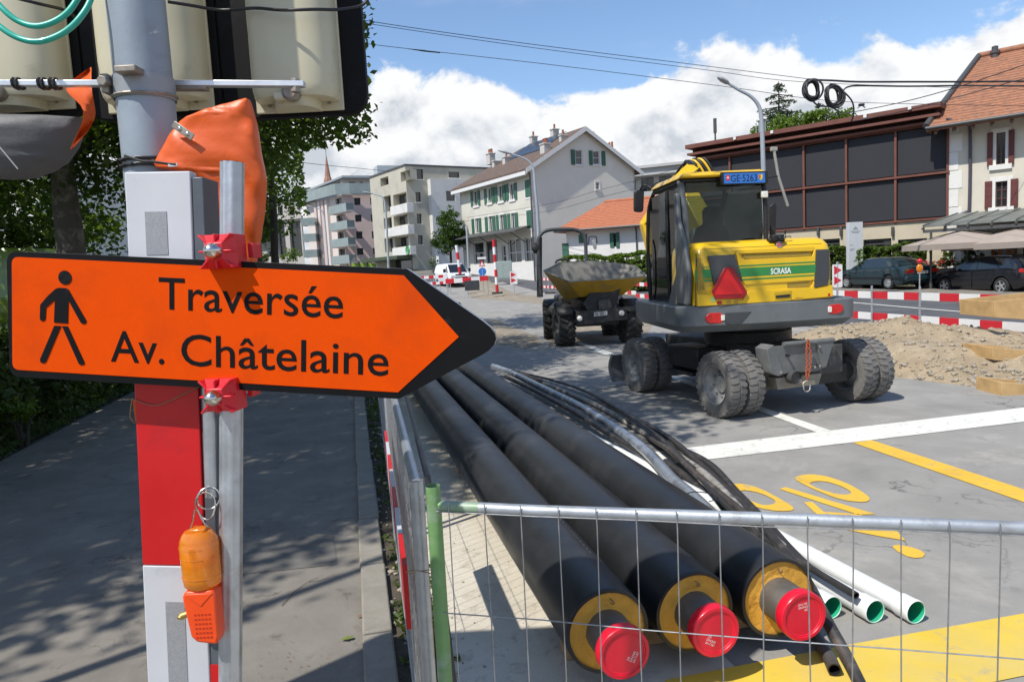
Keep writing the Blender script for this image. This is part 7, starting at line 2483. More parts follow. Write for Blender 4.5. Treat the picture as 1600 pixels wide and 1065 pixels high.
# ---- pink block with glass balconies
PINK = mat('pink_render', (.56, .44, .41), rough=0.85, var=0.05, scale=.3)
PINKL = mat('pale_pink_render', (.62, .56, .52), rough=0.85, var=0.05, scale=.3)
AQUA = mat('aqua_glass_balustrade', (.21, .265, .265), rough=0.15, var=0.15, scale=.5, spec=.7)
pc = P(541, 400, 122)
FP_ = Facade(pc.xy, (pc + Vector((.93, .37, 0)) * 14).xy)
FQ_ = Facade((pc + Vector((-.62, .78, 0)) * 15).xy, pc.xy)
aptB = thing('pink_apartment_block', 'pink apartment block with turquoise glass balconies and a set back top floor', 'building', pc.xy.to_3d())
XP, XQ = Matrix.Translation(-pc.xy.to_3d()) @ FP_.m, Matrix.Translation(-pc.xy.to_3d()) @ FQ_.m
tB = FP_.q(*c7(620, 422))[1]
pops = [W7(FP_, 668, 445, 718, 502), W7(FP_, 792, 443, 845, 500), W7(FP_, 675, 577, 726, 633), W7(FP_, 798, 575, 850, 632), W7(FP_, 683, 708, 733, 765), W7(FP_, 806, 705, 858, 762), W7(FP_, 690, 838, 740, 890), W7(FP_, 815, 835, 864, 885)]
wall_mesh(0, FP_.w, 0, tB, pops, rev=.3, xf=XP).build('street_wall', PINK, aptB)
for r in pops:
    window(aptB, XP, r, fr=WFD, mull=0, rev=.25)
qops = [W7(FQ_, 520, 448, 572, 492), W7(FQ_, 528, 582, 580, 628), W7(FQ_, 538, 714, 586, 762), W7(FQ_, 545, 846, 596, 892)]
wall_mesh(0, FQ_.w, 0, tB, qops, rev=.5, xf=XQ).build('corner_wall', PINKL, aptB)
for i, r in enumerate(qops):
    window(aptB, XQ, r, fr=WFD, mull=1, rev=.4)
    bb = W7(FQ_, 475 + i * 8, 500 + i * 132, 612 + i * 8, 568 + i * 132, -1.2)
    o = box_part(aptB, XQ, 'balcony_slab', PINKL, bb[0], bb[1], -1.3, -.02, bb[2], bb[2] + .3)
    MB(xf=XQ).bx(bb[0], bb[1], -1.36, -1.3, bb[2] + .1, bb[3]).build('balcony_glass', AQUA, o)
    MB(xf=XQ).bx(bb[1] - .06, bb[1], -1.299, -.02, bb[2] + .301, bb[3]).build('balcony_glass', AQUA, o)
for k in range(4):
    x_ = W7(FQ_, 370 + k * 28, 600, 382 + k * 28, 700, -.3)
    box_part(aptB, XQ, 'pilaster', PINKL if k % 2 else PINK, x_[0], x_[1] + .25, -.5, -.01, 0, tB - .2)
gb_ = W7(FQ_, 330, 365, 620, 445, -1.2)
MB().prism([XQ @ Vector((-2.5, -1.3, gb_[2] + .3)), XQ @ Vector((FQ_.w - 1.0, -1.3, gb_[2] + .3)), XQ @ Vector((FQ_.w, -1.1, gb_[2] + .3)), XP @ Vector((1.2, -1.1, gb_[2] + .3)), XP @ Vector((FP_.w, -1.1, gb_[2] + .3)), XP @ Vector((FP_.w, -1.0, gb_[2] + .3)), XP @ Vector((1.2, -1.0, gb_[2] + .3)), XQ @ Vector((FQ_.w - 1.0, -1.2, gb_[2] + .3)), XQ @ Vector((-2.5, -1.2, gb_[2] + .3))], (0, 0, gb_[3] - gb_[2] + .1)).build('terrace_glass', AQUA, aptB)
pt = FP_.q(*c7(640, 300), 2)[1]
pen = [W7(FP_, 628, 320, 678, 362, 2), W7(FP_, 712, 320, 738, 362, 2)]
wall_mesh(.3, FP_.w, tB - .1, pt, pen, rev=.3, xf=XP @ Matrix.Translation((0, 2, 0))).build('top_floor_wall', PINKL, aptB)
for r in pen:
    window(aptB, XP @ Matrix.Translation((0, 2, 0)), r, fr=WFD, mull=0, rev=.25)
MB(xf=XQ).bx(0, FQ_.w - 2, 2.0, 2.2, tB - .1, pt - .3).build('top_floor_wall', PINKL, aptB)
MB().prism([XQ @ Vector((-4, .2, pt - .8)), XQ @ Vector((FQ_.w - .6, .6, pt + .1)), XP @ Vector((FP_.w, .8, pt + .1)), XP @ Vector((FP_.w, 12, pt + 1.4)), XQ @ Vector((-4, 10, pt + .2))], (0, 0, .35)).build('roof', mat('zinc_roof', (.36, .40, .43), rough=.4, metal=.4, var=.1), aptB)
for k in range(4):
    x_ = 2.2 + k * 2.6
    MB(xf=XP).add([(x_, 3, pt + .7), (x_ + 1.6, 3.2, pt + 1.7), (x_ + 1.6, 5, pt + 1.7), (x_, 5, pt + .7)], [(0, 1, 2, 3)]).build('roof_panel', SOLAR, aptB)
box_part(aptB, XP, 'lift_housing', mat('zinc_housing', (.42, .47, .48), rough=.4, metal=.3), 7.5, 13.5, 5.5, 9, pt + .6, pt + 2.9)
ac = FP_.q(*c7(780, 930), -3)
aw = thing('shop_awning', 'dark scalloped awning before the pink block with green blinds', 'awning', (pc + Vector((4, -1.5, 0))))
for k in range(4):
    a = P(548 + k * 13, 409 - k * .6, 112)
    c = P(560 + k * 13, 409 - k * .6, 112)
    d = P(554 + k * 13, 400 - k * .6, 114)
    MB().prism([a - aw.location, c - aw.location, d - aw.location], (0, .3, 0)).build('awning_bay', METD, aw)
    MB().prism([p - aw.location for p in (P(549 + k * 13, 411, 113), P(560 + k * 13, 411, 113), P(560 + k * 13, 417, 113), P(549 + k * 13, 417, 113))], (0, .3, 0)).build('green_blind', mat('lime_blind', (.22, .36, .04), rough=.6), aw)
    MB().prism([p - aw.location for p in (P(547 + k * 13, 408, 113), P(548.5 + k * 13, 408, 113), P(548.5 + k * 13, 428, 113), P(547 + k * 13, 428, 113))], (0, .3, 0)).build('post', METD, aw)
# ---- grey block with tall arched bays, farthest left
FC = Facade(P(424, 400, 138).xy, P(489, 400, 134).xy)
aptC = thing('grey_arcade_block', 'grey block with tall glazed bays and rooftop pots left of the pink block', 'building', FC.o)
XC = Matrix.Translation(-FC.o) @ FC.m
CGR = mat('warm_grey_stone', (.42, .40, .37), rough=.85, var=.06, scale=.3)
tC = FC.q(*c7(200, 460))[1]
cops = [W7(FC, 165, 628, 255, 905), W7(FC, 70, 628, 130, 905), W7(FC, -20, 628, 35, 905), W7(FC, 165, 515, 202, 582), W7(FC, 70, 515, 110, 582)]
wall_mesh(-14, FC.w - 2, 0, tC, cops, rev=.7, xf=XC).build('front_wall', CGR, aptC)
for i, r in enumerate(cops):
    window(aptC, XC, r, fr=WFD, mull=1 if i < 3 else 0, trans=2 if i < 3 else 0, rev=.6, fw=.12)
box_part(aptC, XC, 'cornice', CGR, -14, FC.w - 1.6, -.5, -.01, W7(FC, 165, 590, 255, 612)[2], W7(FC, 165, 590, 255, 612)[3])
box_part(aptC, XC, 'roof_slab', CGR, -14.2, FC.w - 1.8, -.4, 10, tC, tC + .3)
for k, px_ in enumerate((215, 255, 282, 306)):
    x_ = FC.q(*c7(px_, 440))[0]
    o = MB(xf=XC).lathe([(.35, tC + .3), (.45, tC + .9), (.0, tC + .95)], (x_, .5, 0), (0, 0, 1), 10).build('roof_pot', METD, aptC)
    MB(xf=XC).sphere((x_, .5, tC + 1.5), .6, 9, 6, (1, 1, .9)).build('clipped_shrub', mat('dark_foliage', (.03, .06, .025), rough=.8, bump=1, bscale=12), aptC)
FD = Facade(P(479, 400, 128).xy, P(494, 400, 126).xy)
for k in range(4):
    y0 = 352 + k * 25
    z0, z1 = P(485, y0, 127).z, P(485, y0 - 12, 127).z
    c = P(485, 400, 127)
    cc = Vector((c.x, c.y, 0)) - FC.o
    MB().bx(cc.x - 1.2, cc.x + 1.2, cc.y, cc.y + 2.5, z0, z1).build('glass_balcony', AQUA, aptC)
# church spire
sp_ = P(512, 276, 210)
spire = thing('church_spire', 'slim rust coloured church spire far behind the pink block', 'spire', (sp_.x, sp_.y, 0))
zt_ = P(510, 238, 210).z
zb_ = sp_.z
SPM = mat('spire_copper', (.32, .17, .12), rough=.8, var=.1)
MB().lathe([(1.6, zb_ - 5), (1.2, zb_ - 1), (.85, zb_), (.1, zt_ - 1.0), (.0, zt_ - .9)], (0, 0, 0), (0, 0, 1), 8).build('spire_roof', SPM, spire)
MB().bx(-1.4, 1.4, -1.4, 1.4, 0, zb_ - 4.5).build('tower', CGR, spire)
MB().tube([(0, 0, zt_ - 1.6), (0, 0, zt_ + .8)], .08, 6).build('finial', METD, spire)
# ---- white building at the left edge behind the trees
FE = Facade(P(-160, 360, 46).xy, P(66, 360, 44).xy)
lft = thing('white_office_block', 'white building with a window band behind the trees at the left edge', 'building', FE.o)
XE = Matrix.Translation(-FE.o) @ FE.m
eo = [FE.rect(x0, 338, x0 + 22, 364) for x0 in (-122, -98, -60, -36, 0, 25)]
wall_mesh(0, FE.w, 0, FE.q(30, 240)[1], eo, rev=.2, xf=XE).build('front_wall', WSTU, lft)
for r in eo:
    window(lft, XE, r, mull=0, rev=.15, fw=.08)
box_part(lft, XE, 'window_band_sill', STUG, 0, FE.w, -.1, -.01, FE.q(20, 372)[1], FE.q(20, 366)[1])
box_part(lft, XE, 'side_wall', WSTU, FE.w - .2, FE.w, .01, 12, 0, FE.q(30, 240)[1])
box_part(lft, XE, 'roof_slab', STUG, -.2, FE.w + .2, -.3, 12, FE.q(30, 240)[1] + .001, FE.q(30, 240)[1] + .3)
kb_ = P(412, 380, 34)
kio = thing('blue_billboard', 'blue poster board with an orange top between tree and orange cover', 'billboard', (kb_.x, kb_.y, gz(kb_.x, kb_.y)))
zz = lambda y: P(412, y, 34).z - gz(kb_.x, kb_.y)
MB().bx(-.75, .45, 0, .1, zz(372), zz(340)).build('poster', mat('poster_blue', (.09, .15, .26), rough=.4, var=.4, scale=6), kio)
MB().bx(-.75, .45, 0, .1, zz(340) + .002, zz(331)).build('top_panel', mat('poster_orange', (.5, .16, .05), rough=.5), kio)
MB().bx(-.75, .5, -.02, .12, zz(393), zz(372) - .002).build('white_base_panel', BAR_W, kio)
MB().bx(-.7, -.6, .02, .1, 0, zz(393) - .002).build('leg', METD, kio)
MB().bx(.3, .4, .02, .1, 0, zz(393) - .002).build('leg', METD, kio)
# ------------------------------------------------------------------ rust framed hall and the house with red shutters
COR = mat('rust_steel', (.15, .052, .035), rough=.6, var=.15, scale=2, dirt=((.16, .06, .04), .5, .75, 1.5))
SCRN = mat('dark_textile_screen', (.033, .034, .039), rough=.75, var=.08, scale=.6, spec=.3, bump=.2, bscale=160)
BEIC = mat('beige_concrete', (.52, .45, .33), rough=.9, var=.06, scale=.6, dirt=((.42, .37, .27), .5, .75, .8))
hr0, hr1 = P(1096, 380, 41.2), P(1480, 380, 33.0)
FH = Facade(hr0.xy, hr1.xy)
hall = thing('rust_framed_hall', 'flat roofed hall with dark textile panels in a rust red steel frame', 'building', FH.o)
XH = Matrix.Translation(-FH.o) @ FH.m
def k4(x, y):
    return (1050 + x / 2.6618, 60 + y / 2.6618)
z_top = FH.q(*k4(1000, 372))[1]
z_mid = FH.q(*k4(930, 580))[1]
z_bot = FH.q(*k4(930, 762))[1]
z_roof = FH.q(*k4(1000, 330))[1]
W_ = FH.w
vx = [FH.q(*k4(x, 500))[0] for x in (240, 548, 725, 930, 1142)]
vx = [0] + vx
vx[-1] = W_
for i in range(len(vx) - 1):
    for (a, c) in ((z_bot, z_mid), (z_mid, z_top)):
        box_part(hall, XH, 'screen_panel', SCRN, vx[i] + .08, vx[i + 1] - .08, .05, .09, a + .1, c - .1)
for x in vx:
    box_part(hall, XH, 'mullion', COR, x - .05, x + .05, -.06, .12, z_bot - .1, z_top + .1)
for z, h in ((z_bot, .09), (z_mid, .10), (z_top, .12)):
    box_part(hall, XH, 'rail', COR, -.3, W_ + .08, -.1, .16, z - h / 2, z + h / 2)
MB(xf=XH).tube([(-.3, -.2, z_top + .08), (W_ + .05, -.2, z_top + .08)], .09, 10).build('screen_roller', COR, hall, smooth=50)
box_part(hall, XH, 'wall_core', mat('hall_core', (.06, .055, .05), rough=.9), -.3, W_, .17, .4, z_bot - .05, z_top + .3)
lowops = [FH.rect(*k4(x0, 834), *k4(x1, 870)) for x0, x1 in ((620, 698), (796, 912), (940, 1060))]
lowops = [(a, c, e - .7, f) for a, c, e, f in lowops]
wall_mesh(-.3, W_ + .02, 0, z_bot - .061, lowops, rev=.3, xf=XH).build('base_wall', BEIC, hall)
for r in lowops:
    o = window(hall, XH, r, fr=WFD, mull=0, rev=.25, name='louvre_window')
    for k in range(7):
        z = r[2] + (r[3] - r[2]) * (k + .5) / 7
        MB(xf=XH).bx(r[0] + .06, r[1] - .06, .14, .19, z - .03, z + .03).build('slat', METD, o)
for x in (610, 705, 920):
    q = FH.q(*k4(x, 800))
    o = MB(xf=XH).bx(q[0] - .06, q[0] + .06, -.16, -.01, q[1] - .25, q[1] + .2).build('wall_lamp', METD, hall, bevel=.02)
# roof with parapets and cornice lines
MB(xf=XH).bx(-.5, W_ - .25, -.5, 14, z_top + .3, z_top + .42).build('roof_edge', COR, hall)
MB(xf=XH).bx(-.45, W_ - .28, .1, 14, z_top + .43, z_roof + .3).build('roof_fascia', mat('rust_steel_shade', (.075, .035, .028), rough=.7), hall)  # dark gap under the roof cap, its shade put into the colour
MB(xf=XH).bx(-.55, W_ - .2, -.6, 14, z_roof + .2, z_roof + .42).build('roof_cap', COR, hall)
MB(xf=XH).bx(5, 11, 4, 9, z_roof + .421, z_roof + .9).build('roof_hatch', CONC, hall)
for k, x in enumerate((283, 437, 820, 1003)):
    q = FH.q(*k4(x, 440))[0]
    MB(xf=XH).bx(q - .07, q + .07, -.7, -.61, z_roof + .25, z_roof + .4).build('edge_lamp', WFR, hall)
q = FH.q(*k4(148, 470))
MB(xf=XH).tube([(q[0], 1, z_roof + .4), (q[0], 1, z_roof + 1.3)], .05, 6).build('antenna', METD, hall)
MB(xf=XH).tube([(q[0], 1, z_roof + 1.1), (q[0], 1, z_roof + 1.9)], .1, 8).build('antenna_head', METD, hall)
for k in range(4):
    xq = FH.q(*k4(258 + k * 13, 430))[0]
    MB(xf=XH).tube([(xq, 3, z_roof + .4), (xq, 3, z_roof + 1.6)], .03, 6).build('roof_rail_post', GALV2, hall)

# ---- house with red shutters
RSH = mat('oxblood_shutter', (.115, .03, .025), rough=.6, var=.12, scale=4)
STH = mat('pale_grey_render', (.60, .56, .46), rough=.9, var=.05, scale=.6, bump=.1, dirt=((.48, .46, .41), .5, .75, .5))
TILEH = mat('weathered_roof_tiles', (.33, .15, .085), rough=.9, var=.22, scale=5, bump=.7, bscale=11, dirt=((.20, .11, .075), .48, .7, 3), wear=((.42, .22, .13), .6, .75, 9))
def k5(x, y):
    return (1420 + x / 2.9556, 60 + y / 2.9556)
hd = (hr1 - hr0).xy.to_3d().normalized()
o1 = Vector((hr1.x, hr1.y, 0)) + hd * .02
FS = Facade(o1.xy, (o1 + hd * 12).xy)
shh = thing('red_shutter_house', 'pale house with oxblood shutters and a steep red tiled roof at the right edge', 'house', FS.o)
XS = Matrix.Translation(-FS.o) @ FS.m
ezs = FS.q(*k5(300, 355))[1]
def W5(x0, y0, x1, y1, off=0.0):
    return FS.rect(*k5(x0, y0), *k5(x1, y1), off)
so_ = [W5(404, 435, 446, 582), W5(400, 660, 455, 778), W5(380, 938, 500, 1065)]
so_[2] = (so_[2][0], so_[2][1], .3, so_[2][3])
extra = [(r[0] + 3.9, r[1] + 3.9, r[2], r[3]) for r in so_[:2]]
wall_mesh(0, FS.w, 0, ezs, so_ + extra, xf=XS).build('street_wall', STH, shh)
for r in so_[:2] + extra:
    box_part(shh, XS, 'surround', SURR, r[0] - .2, r[0] - .002, -.03, .05, r[2] - .2, r[3] + .2)
    box_part(shh, XS, 'surround', SURR, r[1] + .002, r[1] + .2, -.03, .05, r[2] - .2, r[3] + .2)
    box_part(shh, XS, 'surround', SURR, r[0], r[1], -.03, .05, r[3] + .002, r[3] + .2)
    box_part(shh, XS, 'sill', SURR, r[0] - .25, r[1] + .25, -.1, .05, r[2] - .22, r[2] - .002)
    o = window(shh, XS, r, fr=mat('dark_red_sash', (.12, .05, .045), rough=.5), mull=1, trans=2, fw=.04)
    w = (r[1] - r[0]) * .62
    for s_ in (0, 1):
        x0 = r[0] - .12 - w if s_ == 0 else r[1] + .12
        p = box_part(shh, XS, 'shutter', RSH, x0, x0 + w, -.09, -.035, r[2] - .05, r[3] + .05, .006)
        for zz_ in (.08, .5, .92):
            z = r[2] + (r[3] - r[2]) * zz_
            MB(xf=XS).bx(x0 + .03, x0 + w - .03, -.1, -.0905, z - .05, z + .05).build('shutter_batten', RSH, p)
window(shh, XS, so_[2], fr=mat('orange_door_frame', (.35, .12, .04), rough=.5), mull=2, trans=0, fw=.12, name='glazed_door')
# quoins at the corner
for k in range(9):
    z = .6 + k * .82
    box_part(shh, XS, 'quoin', SURR, .0, .55 if k % 2 else .4, -.025, -.002, z, z + .78)
MB(xf=XS).tube(smooth_path([(.05, -.75, ezs - .1), (.75, -.2, ezs - .4), (.85, -.1, ezs - .8), (.85, -.1, 3.9), (.75, -.1, 3.6), (.2, -.12, 3.4)], 4), .065, 8).build('downpipe', mat('purple_grey_pipe', (.07, .06, .085), rough=.5), shh, smooth=50)
rid = FS.q(*k5(380, 75), 5.5)
RB_ = 5.5
zr_ = rid[1]
b = MB(xf=XS)
xl = -.7
tp = [(xl, -1.0, ezs - .35), (FS.w + .6, -1.0, ezs - .35), (FS.w + .6, RB_, zr_), (xl + 1.0, RB_, zr_), (FS.w + .6, 2 * RB_ + 1, ezs - .35), (xl, 2 * RB_ + 1, ezs - .35)]
bt_ = [(x, y, z - .2) for x, y, z in tp]
b.add(tp + bt_, [(0, 1, 2, 3), (3, 2, 4, 5), (5, 0, 3), (6, 9, 8, 7), (9, 11, 10, 8), (11, 9, 6), (0, 6, 7, 1), (1, 7, 8, 2), (2, 8, 10, 4), (4, 10, 11, 5), (5, 11, 6, 0)])
ro = b.build('roof', TILEH, shh)
for k in range(1, 26):
    t = k / 26
    MB(xf=XS).bx(xl + t * 1.0 + .02, FS.w + .6, -1.0 + (RB_ + 1) * t - .03, -1.0 + (RB_ + 1) * t + .06, ezs - .35 + (zr_ - ezs + .35) * t - .03, ezs - .35 + (zr_ - ezs + .35) * t + .03).build('tile_course', TILEH, ro)
MB(xf=XS).tube([(xl - .02, -1.0, ezs - .3), (xl + 1.0, RB_, zr_ + .08)], .13, 8).build('verge_flashing', METD, ro, smooth=50)
MB(xf=XS).tube([(xl + 1.0, RB_, zr_ + .05), (FS.w + .6, RB_, zr_ + .05)], .16, 8).build('ridge_tiles', TILEH, ro, smooth=50)
MB(xf=XS).tube([(xl, -1.08, ezs - .42), (FS.w + .6, -1.08, ezs - .42)], .08, 8).build('gutter', METD, ro, smooth=50)
for k in range(18):
    x = xl + .3 + k * .7
    MB(xf=XS).prism([(x, -.95, ezs - .58), (x, 0, ezs - .05), (x, 0, ezs - .22), (x, -.95, ezs - .72)], (.12, 0, 0)).build('rafter_end', mat('rafter_brown', (.13, .07, .045), rough=.7), ro)
MB(xf=XS).lathe([(.17, zr_ - .9), (.17, zr_ - .1), (.22, zr_ - .05), (.22, zr_ + .06), (.14, zr_ + .08), (.14, zr_ + .28), (.0, zr_ + .33)], (xl + 1.7, RB_ - .3, 0), (0, 0, 1), 10).build('chimney_flue', METD, ro, smooth=40)
box_part(shh, XS, 'side_wall', STH, 0, .2, .01, 2 * RB_, 0, ezs)
# glazed zinc canopy over the terrace
ca0, ca1 = W5(60, 860, 100, 880, -3.2), None
zc0 = FS.q(*k5(330, 848), -3.4)[1]
zc1 = FS.q(*k5(330, 800), -.1)[1]
xc0 = FS.q(*k5(66, 862), -3.4)[0]
xc1 = .4
ZINC = mat('weathered_zinc', (.20, .21, .19), rough=.6, metal=.3, var=.2, scale=1.5, dirt=((.12, .13, .11), .5, .7, 3))
cn = MB(xf=XS)
cn.add([(xc1, -.1, zc1), (FS.w, -.1, zc1), (FS.w, -3.4, zc0), (xc0, -3.4, zc0), (xc1, -.1, zc1 - .06), (FS.w, -.1, zc1 - .06), (FS.w, -3.4, zc0 - .06), (xc0, -3.4, zc0 - .06)], [(0, 1, 2, 3), (7, 6, 5, 4), (0, 4, 5, 1), (1, 5, 6, 2), (2, 6, 7, 3), (3, 7, 4, 0)])
co = cn.build('canopy', ZINC, shh)
for k in range(16):
    t = k / 15
    xt, xb = xc1 + (FS.w - xc1) * t, xc0 + (FS.w - xc0) * t
    MB(xf=XS).tube([(xt, -.1, zc1 + .02), (xb, -3.45, zc0 + .02)], .03, 6).build('seam', ZINC, co)
    MB(xf=XS).bx(xb - .04, xb + .04, -3.5, -3.3, zc0 - .16, zc0 - .062).build('bracket_end', METD, co)
MB(xf=XS).bx(xc0, FS.w, -3.44, -3.36, zc0 - .3, zc0 - .165).build('canopy_beam', METD, co)
for x_ in (xc0 + .3, xc0 + 4.5, xc0 + 9):
    MB(xf=XS).tube([(x_, -3.4, 0.1), (x_, -3.4, zc0 - .3)], .05, 8).build('canopy_post', METD, co)

# ---- terrace parasols
PARA = mat('taupe_parasol_cloth', (.36, .30, .25), rough=.8, var=.06, scale=3, bump=.1, bscale=10)
for (pxc, py_top, px0, px1, py_e, Y, lab) in ((1512, 356, 1432, 1578, 379, 30.0, 'left taupe terrace parasol under the zinc canopy'), (1600, 350, 1512, 1690, 377, 29.0, 'right taupe terrace parasol cut by the picture edge')):
    c = P(pxc, py_e, Y)
    hw_ = (P(px1, py_e, Y).x - P(px0, py_e, Y).x) / 2
    z_t = P(pxc, py_top, Y).z
    o = thing('parasol', lab, 'parasol', (c.x, Y, gz(c.x, Y) + .09), group='terrace parasols')
    zb_ = c.z - o.location.z
    zt_ = z_t - o.location.z
    pts = [(hw_ * a, hw_ * .75 * d_, zb_) for a, d_ in ((-1, -1), (0, -1.03), (1, -1), (1.03, 0), (1, 1), (0, 1.03), (-1, 1), (-1.03, 0))]
    b = MB()
    b.add(pts + [(0, 0, zt_)], [(i, (i + 1) % 8, 8) for i in range(8)])
    cl = b.build('canopy', PARA, o)
    b = MB()
    b.add(pts + [(x, y, z - .24) for x, y, z in pts], [(i, (i + 1) % 8, 8 + (i + 1) % 8, 8 + i) for i in range(8)])
    vl_ = b.build('valance', PARA, cl)
    tm = text_mesh('MAYA', .6, .13)
    tm.materials.clear()
    tm.materials.append(WFR)
    link('lettering', tm, cl, m=Matrix.Translation((-hw_ * .1, -hw_ * .75 * 1.03 - .03, zb_ - .18)) @ Matrix.Rotation(R(90), 4, 'X'))
    MB().tube([(0, 0, 0), (0, 0, zt_ + .08)], .035, 8).build('pole', METD, o)
    MB().bx(-.4, .4, -.4, .4, 0, .1).build('base', CONC, o, bevel=.02)
# ---- totem sign
tt = P(1337, 420, 34)
zt_, zb_ = P(1337, 347, 34).z, gz(tt.x, 34)
tw_ = (P(1349, 380, 34).x - P(1326, 380, 34).x)
tot = thing('totem_sign', 'tall white totem sign standing in the hedge before the hall', 'sign', (tt.x, 34, zb_))
MB().bx(-tw_ / 2, tw_ / 2, 0, .22, 0, zt_ - zb_).build('slab', mat('totem_white', (.55, .57, .58), rough=.5, var=.04), tot, bevel=.01)
tp_ = mat('totem_print', (.28, .3, .31), rough=.5)
H_ = zt_ - zb_
MB().prism([(-.12, -.004, H_ * .90), (0, -.004, H_ * .94), (.12, -.004, H_ * .90), (.12, -.004, H_ * .89), (-.12, -.004, H_ * .89)], (0, .003, 0)).build('emblem', tp_, tot)
for z_, w_, x_ in ((.86, .44, -.22), (.84, .30, -.15), (.66, .14, -.27), (.60, .22, -.27), (.585, .16, -.27)):
    MB().bx(x_, x_ + w_, -.004, -.001, H_ * z_, H_ * z_ + .035).build('print_line', tp_, tot)
# planters with flowers
CONP = mat('planter_concrete', (.42, .41, .39), rough=.85, var=.1, scale=2)
PL = []
for k, (px, lab) in enumerate(((1448, 'grey planter with red geraniums behind the saloon boot'), (1466, 'grey planter with red flowers between the two parked cars'), (1484, 'grey planter with red and white flowers left of the hatchback'), (1502, 'grey planter with white flowers above the hatchback bonnet'))):
    c = P(px, 440, 32.2)
    o = thing('planter', lab, 'planter', (c.x, c.y, gz(c.x, c.y) + .09), group='flower planters before the terrace')
    MB().bx(-.26, .26, -.2, .2, 0, .78).build('box', CONP, o, bevel=.015)
    PL.append((o, k))
# ------------------------------------------------------------------ trees, hedges, shrubs
PLANE = leaf_mat('plane_leaves', (.045, .085, .014), (.105, .17, .028), .5)
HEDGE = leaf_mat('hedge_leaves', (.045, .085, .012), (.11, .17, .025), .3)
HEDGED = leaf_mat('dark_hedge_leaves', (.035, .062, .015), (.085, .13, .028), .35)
LIMET = leaf_mat('street_tree_leaves', (.035, .075, .012), (.075, .135, .025), .35)
SPRUCE = leaf_mat('spruce_needles', (.04, .07, .035), (.085, .125, .055), .25)
LIGHTG = leaf_mat('light_green_leaves', (.07, .13, .015), (.14, .22, .03), .35)
BARK = mat('plane_bark', (.085, .075, .058), rough=.9, var=.25, scale=3, bump=.5, bscale=12, dirt=((.17, .155, .12), .52, .62, 4))
BARK2 = mat('dark_bark', (.045, .038, .03), rough=.9, var=.25, scale=5, bump=.5, bscale=20)
def leaf_mesh(name, centres, spread, per, size, m, seed, up=.35, aspect=.62, keep=None):
    """Many leaf-sized rhombs scattered round the cluster centres."""
    g = np.random.default_rng(seed)
    c = np.repeat(np.asarray(centres, float), per, axis=0)
    n = len(c)
    sp = np.repeat(np.asarray(spread, float) if np.ndim(spread) else np.full(len(centres), spread), per)
    d = g.normal(size=(n, 3))
    d /= np.linalg.norm(d, axis=1, keepdims=True) + 1e-9
    c = c + d * (sp * g.random(n) ** .55)[:, None] * np.array([1, 1, .75])
    if keep is not None:
        k = keep(c)
        c = c[k]
        n = len(c)
    nr = g.normal(size=(n, 3)) * (1 - up) + np.array([0, 0, up * 1.5])
    nr /= np.linalg.norm(nr, axis=1, keepdims=True) + 1e-9
    t = g.normal(size=(n, 3))
    t -= nr * (t * nr).sum(1, keepdims=True)
    t /= np.linalg.norm(t, axis=1, keepdims=True) + 1e-9
    b = np.cross(nr, t)
    s = size * (.6 + .8 * g.random(n))[:, None]
    fold = nr * s * .12
    v = np.empty((n, 4, 3))
    v[:, 0] = c - t * s * .5
    v[:, 1] = c + b * s * aspect * .5 + fold
    v[:, 2] = c + t * s * .5
    v[:, 3] = c - b * s * aspect * .5 + fold
    me = bpy.data.meshes.new(name)
    me.vertices.add(n * 4)
    me.vertices.foreach_set('co', v.ravel())
    me.loops.add(n * 4)
    me.loops.foreach_set('vertex_index', np.arange(n * 4, dtype=np.int32))
    me.polygons.add(n)
    me.polygons.foreach_set('loop_start', np.arange(0, n * 4, 4, dtype=np.int32))
    me.polygons.foreach_set('loop_total', np.full(n, 4, dtype=np.int32))
    me.materials.append(m)
    me.update(calc_edges=True)
    return me
def crown_points(blobs, n, seed, keep=None, shell=.45):
    g = np.random.default_rng(seed)
    out = []
    vol = np.array([b[3] * b[4] * b[5] for b in blobs])
    pick = g.choice(len(blobs), size=n * 6, p=vol / vol.sum())
    for i in pick:
        b = blobs[i]
        d = g.normal(size=3)
        d /= np.linalg.norm(d)
        r = (shell + (1 - shell) * g.random()) if g.random() < .8 else g.random()
        p = np.array(b[:3]) + d * r * np.array(b[3:6])
        if keep is None or keep(p):
            out.append(p)
        if len(out) >= n:
            break
    return np.array(out)
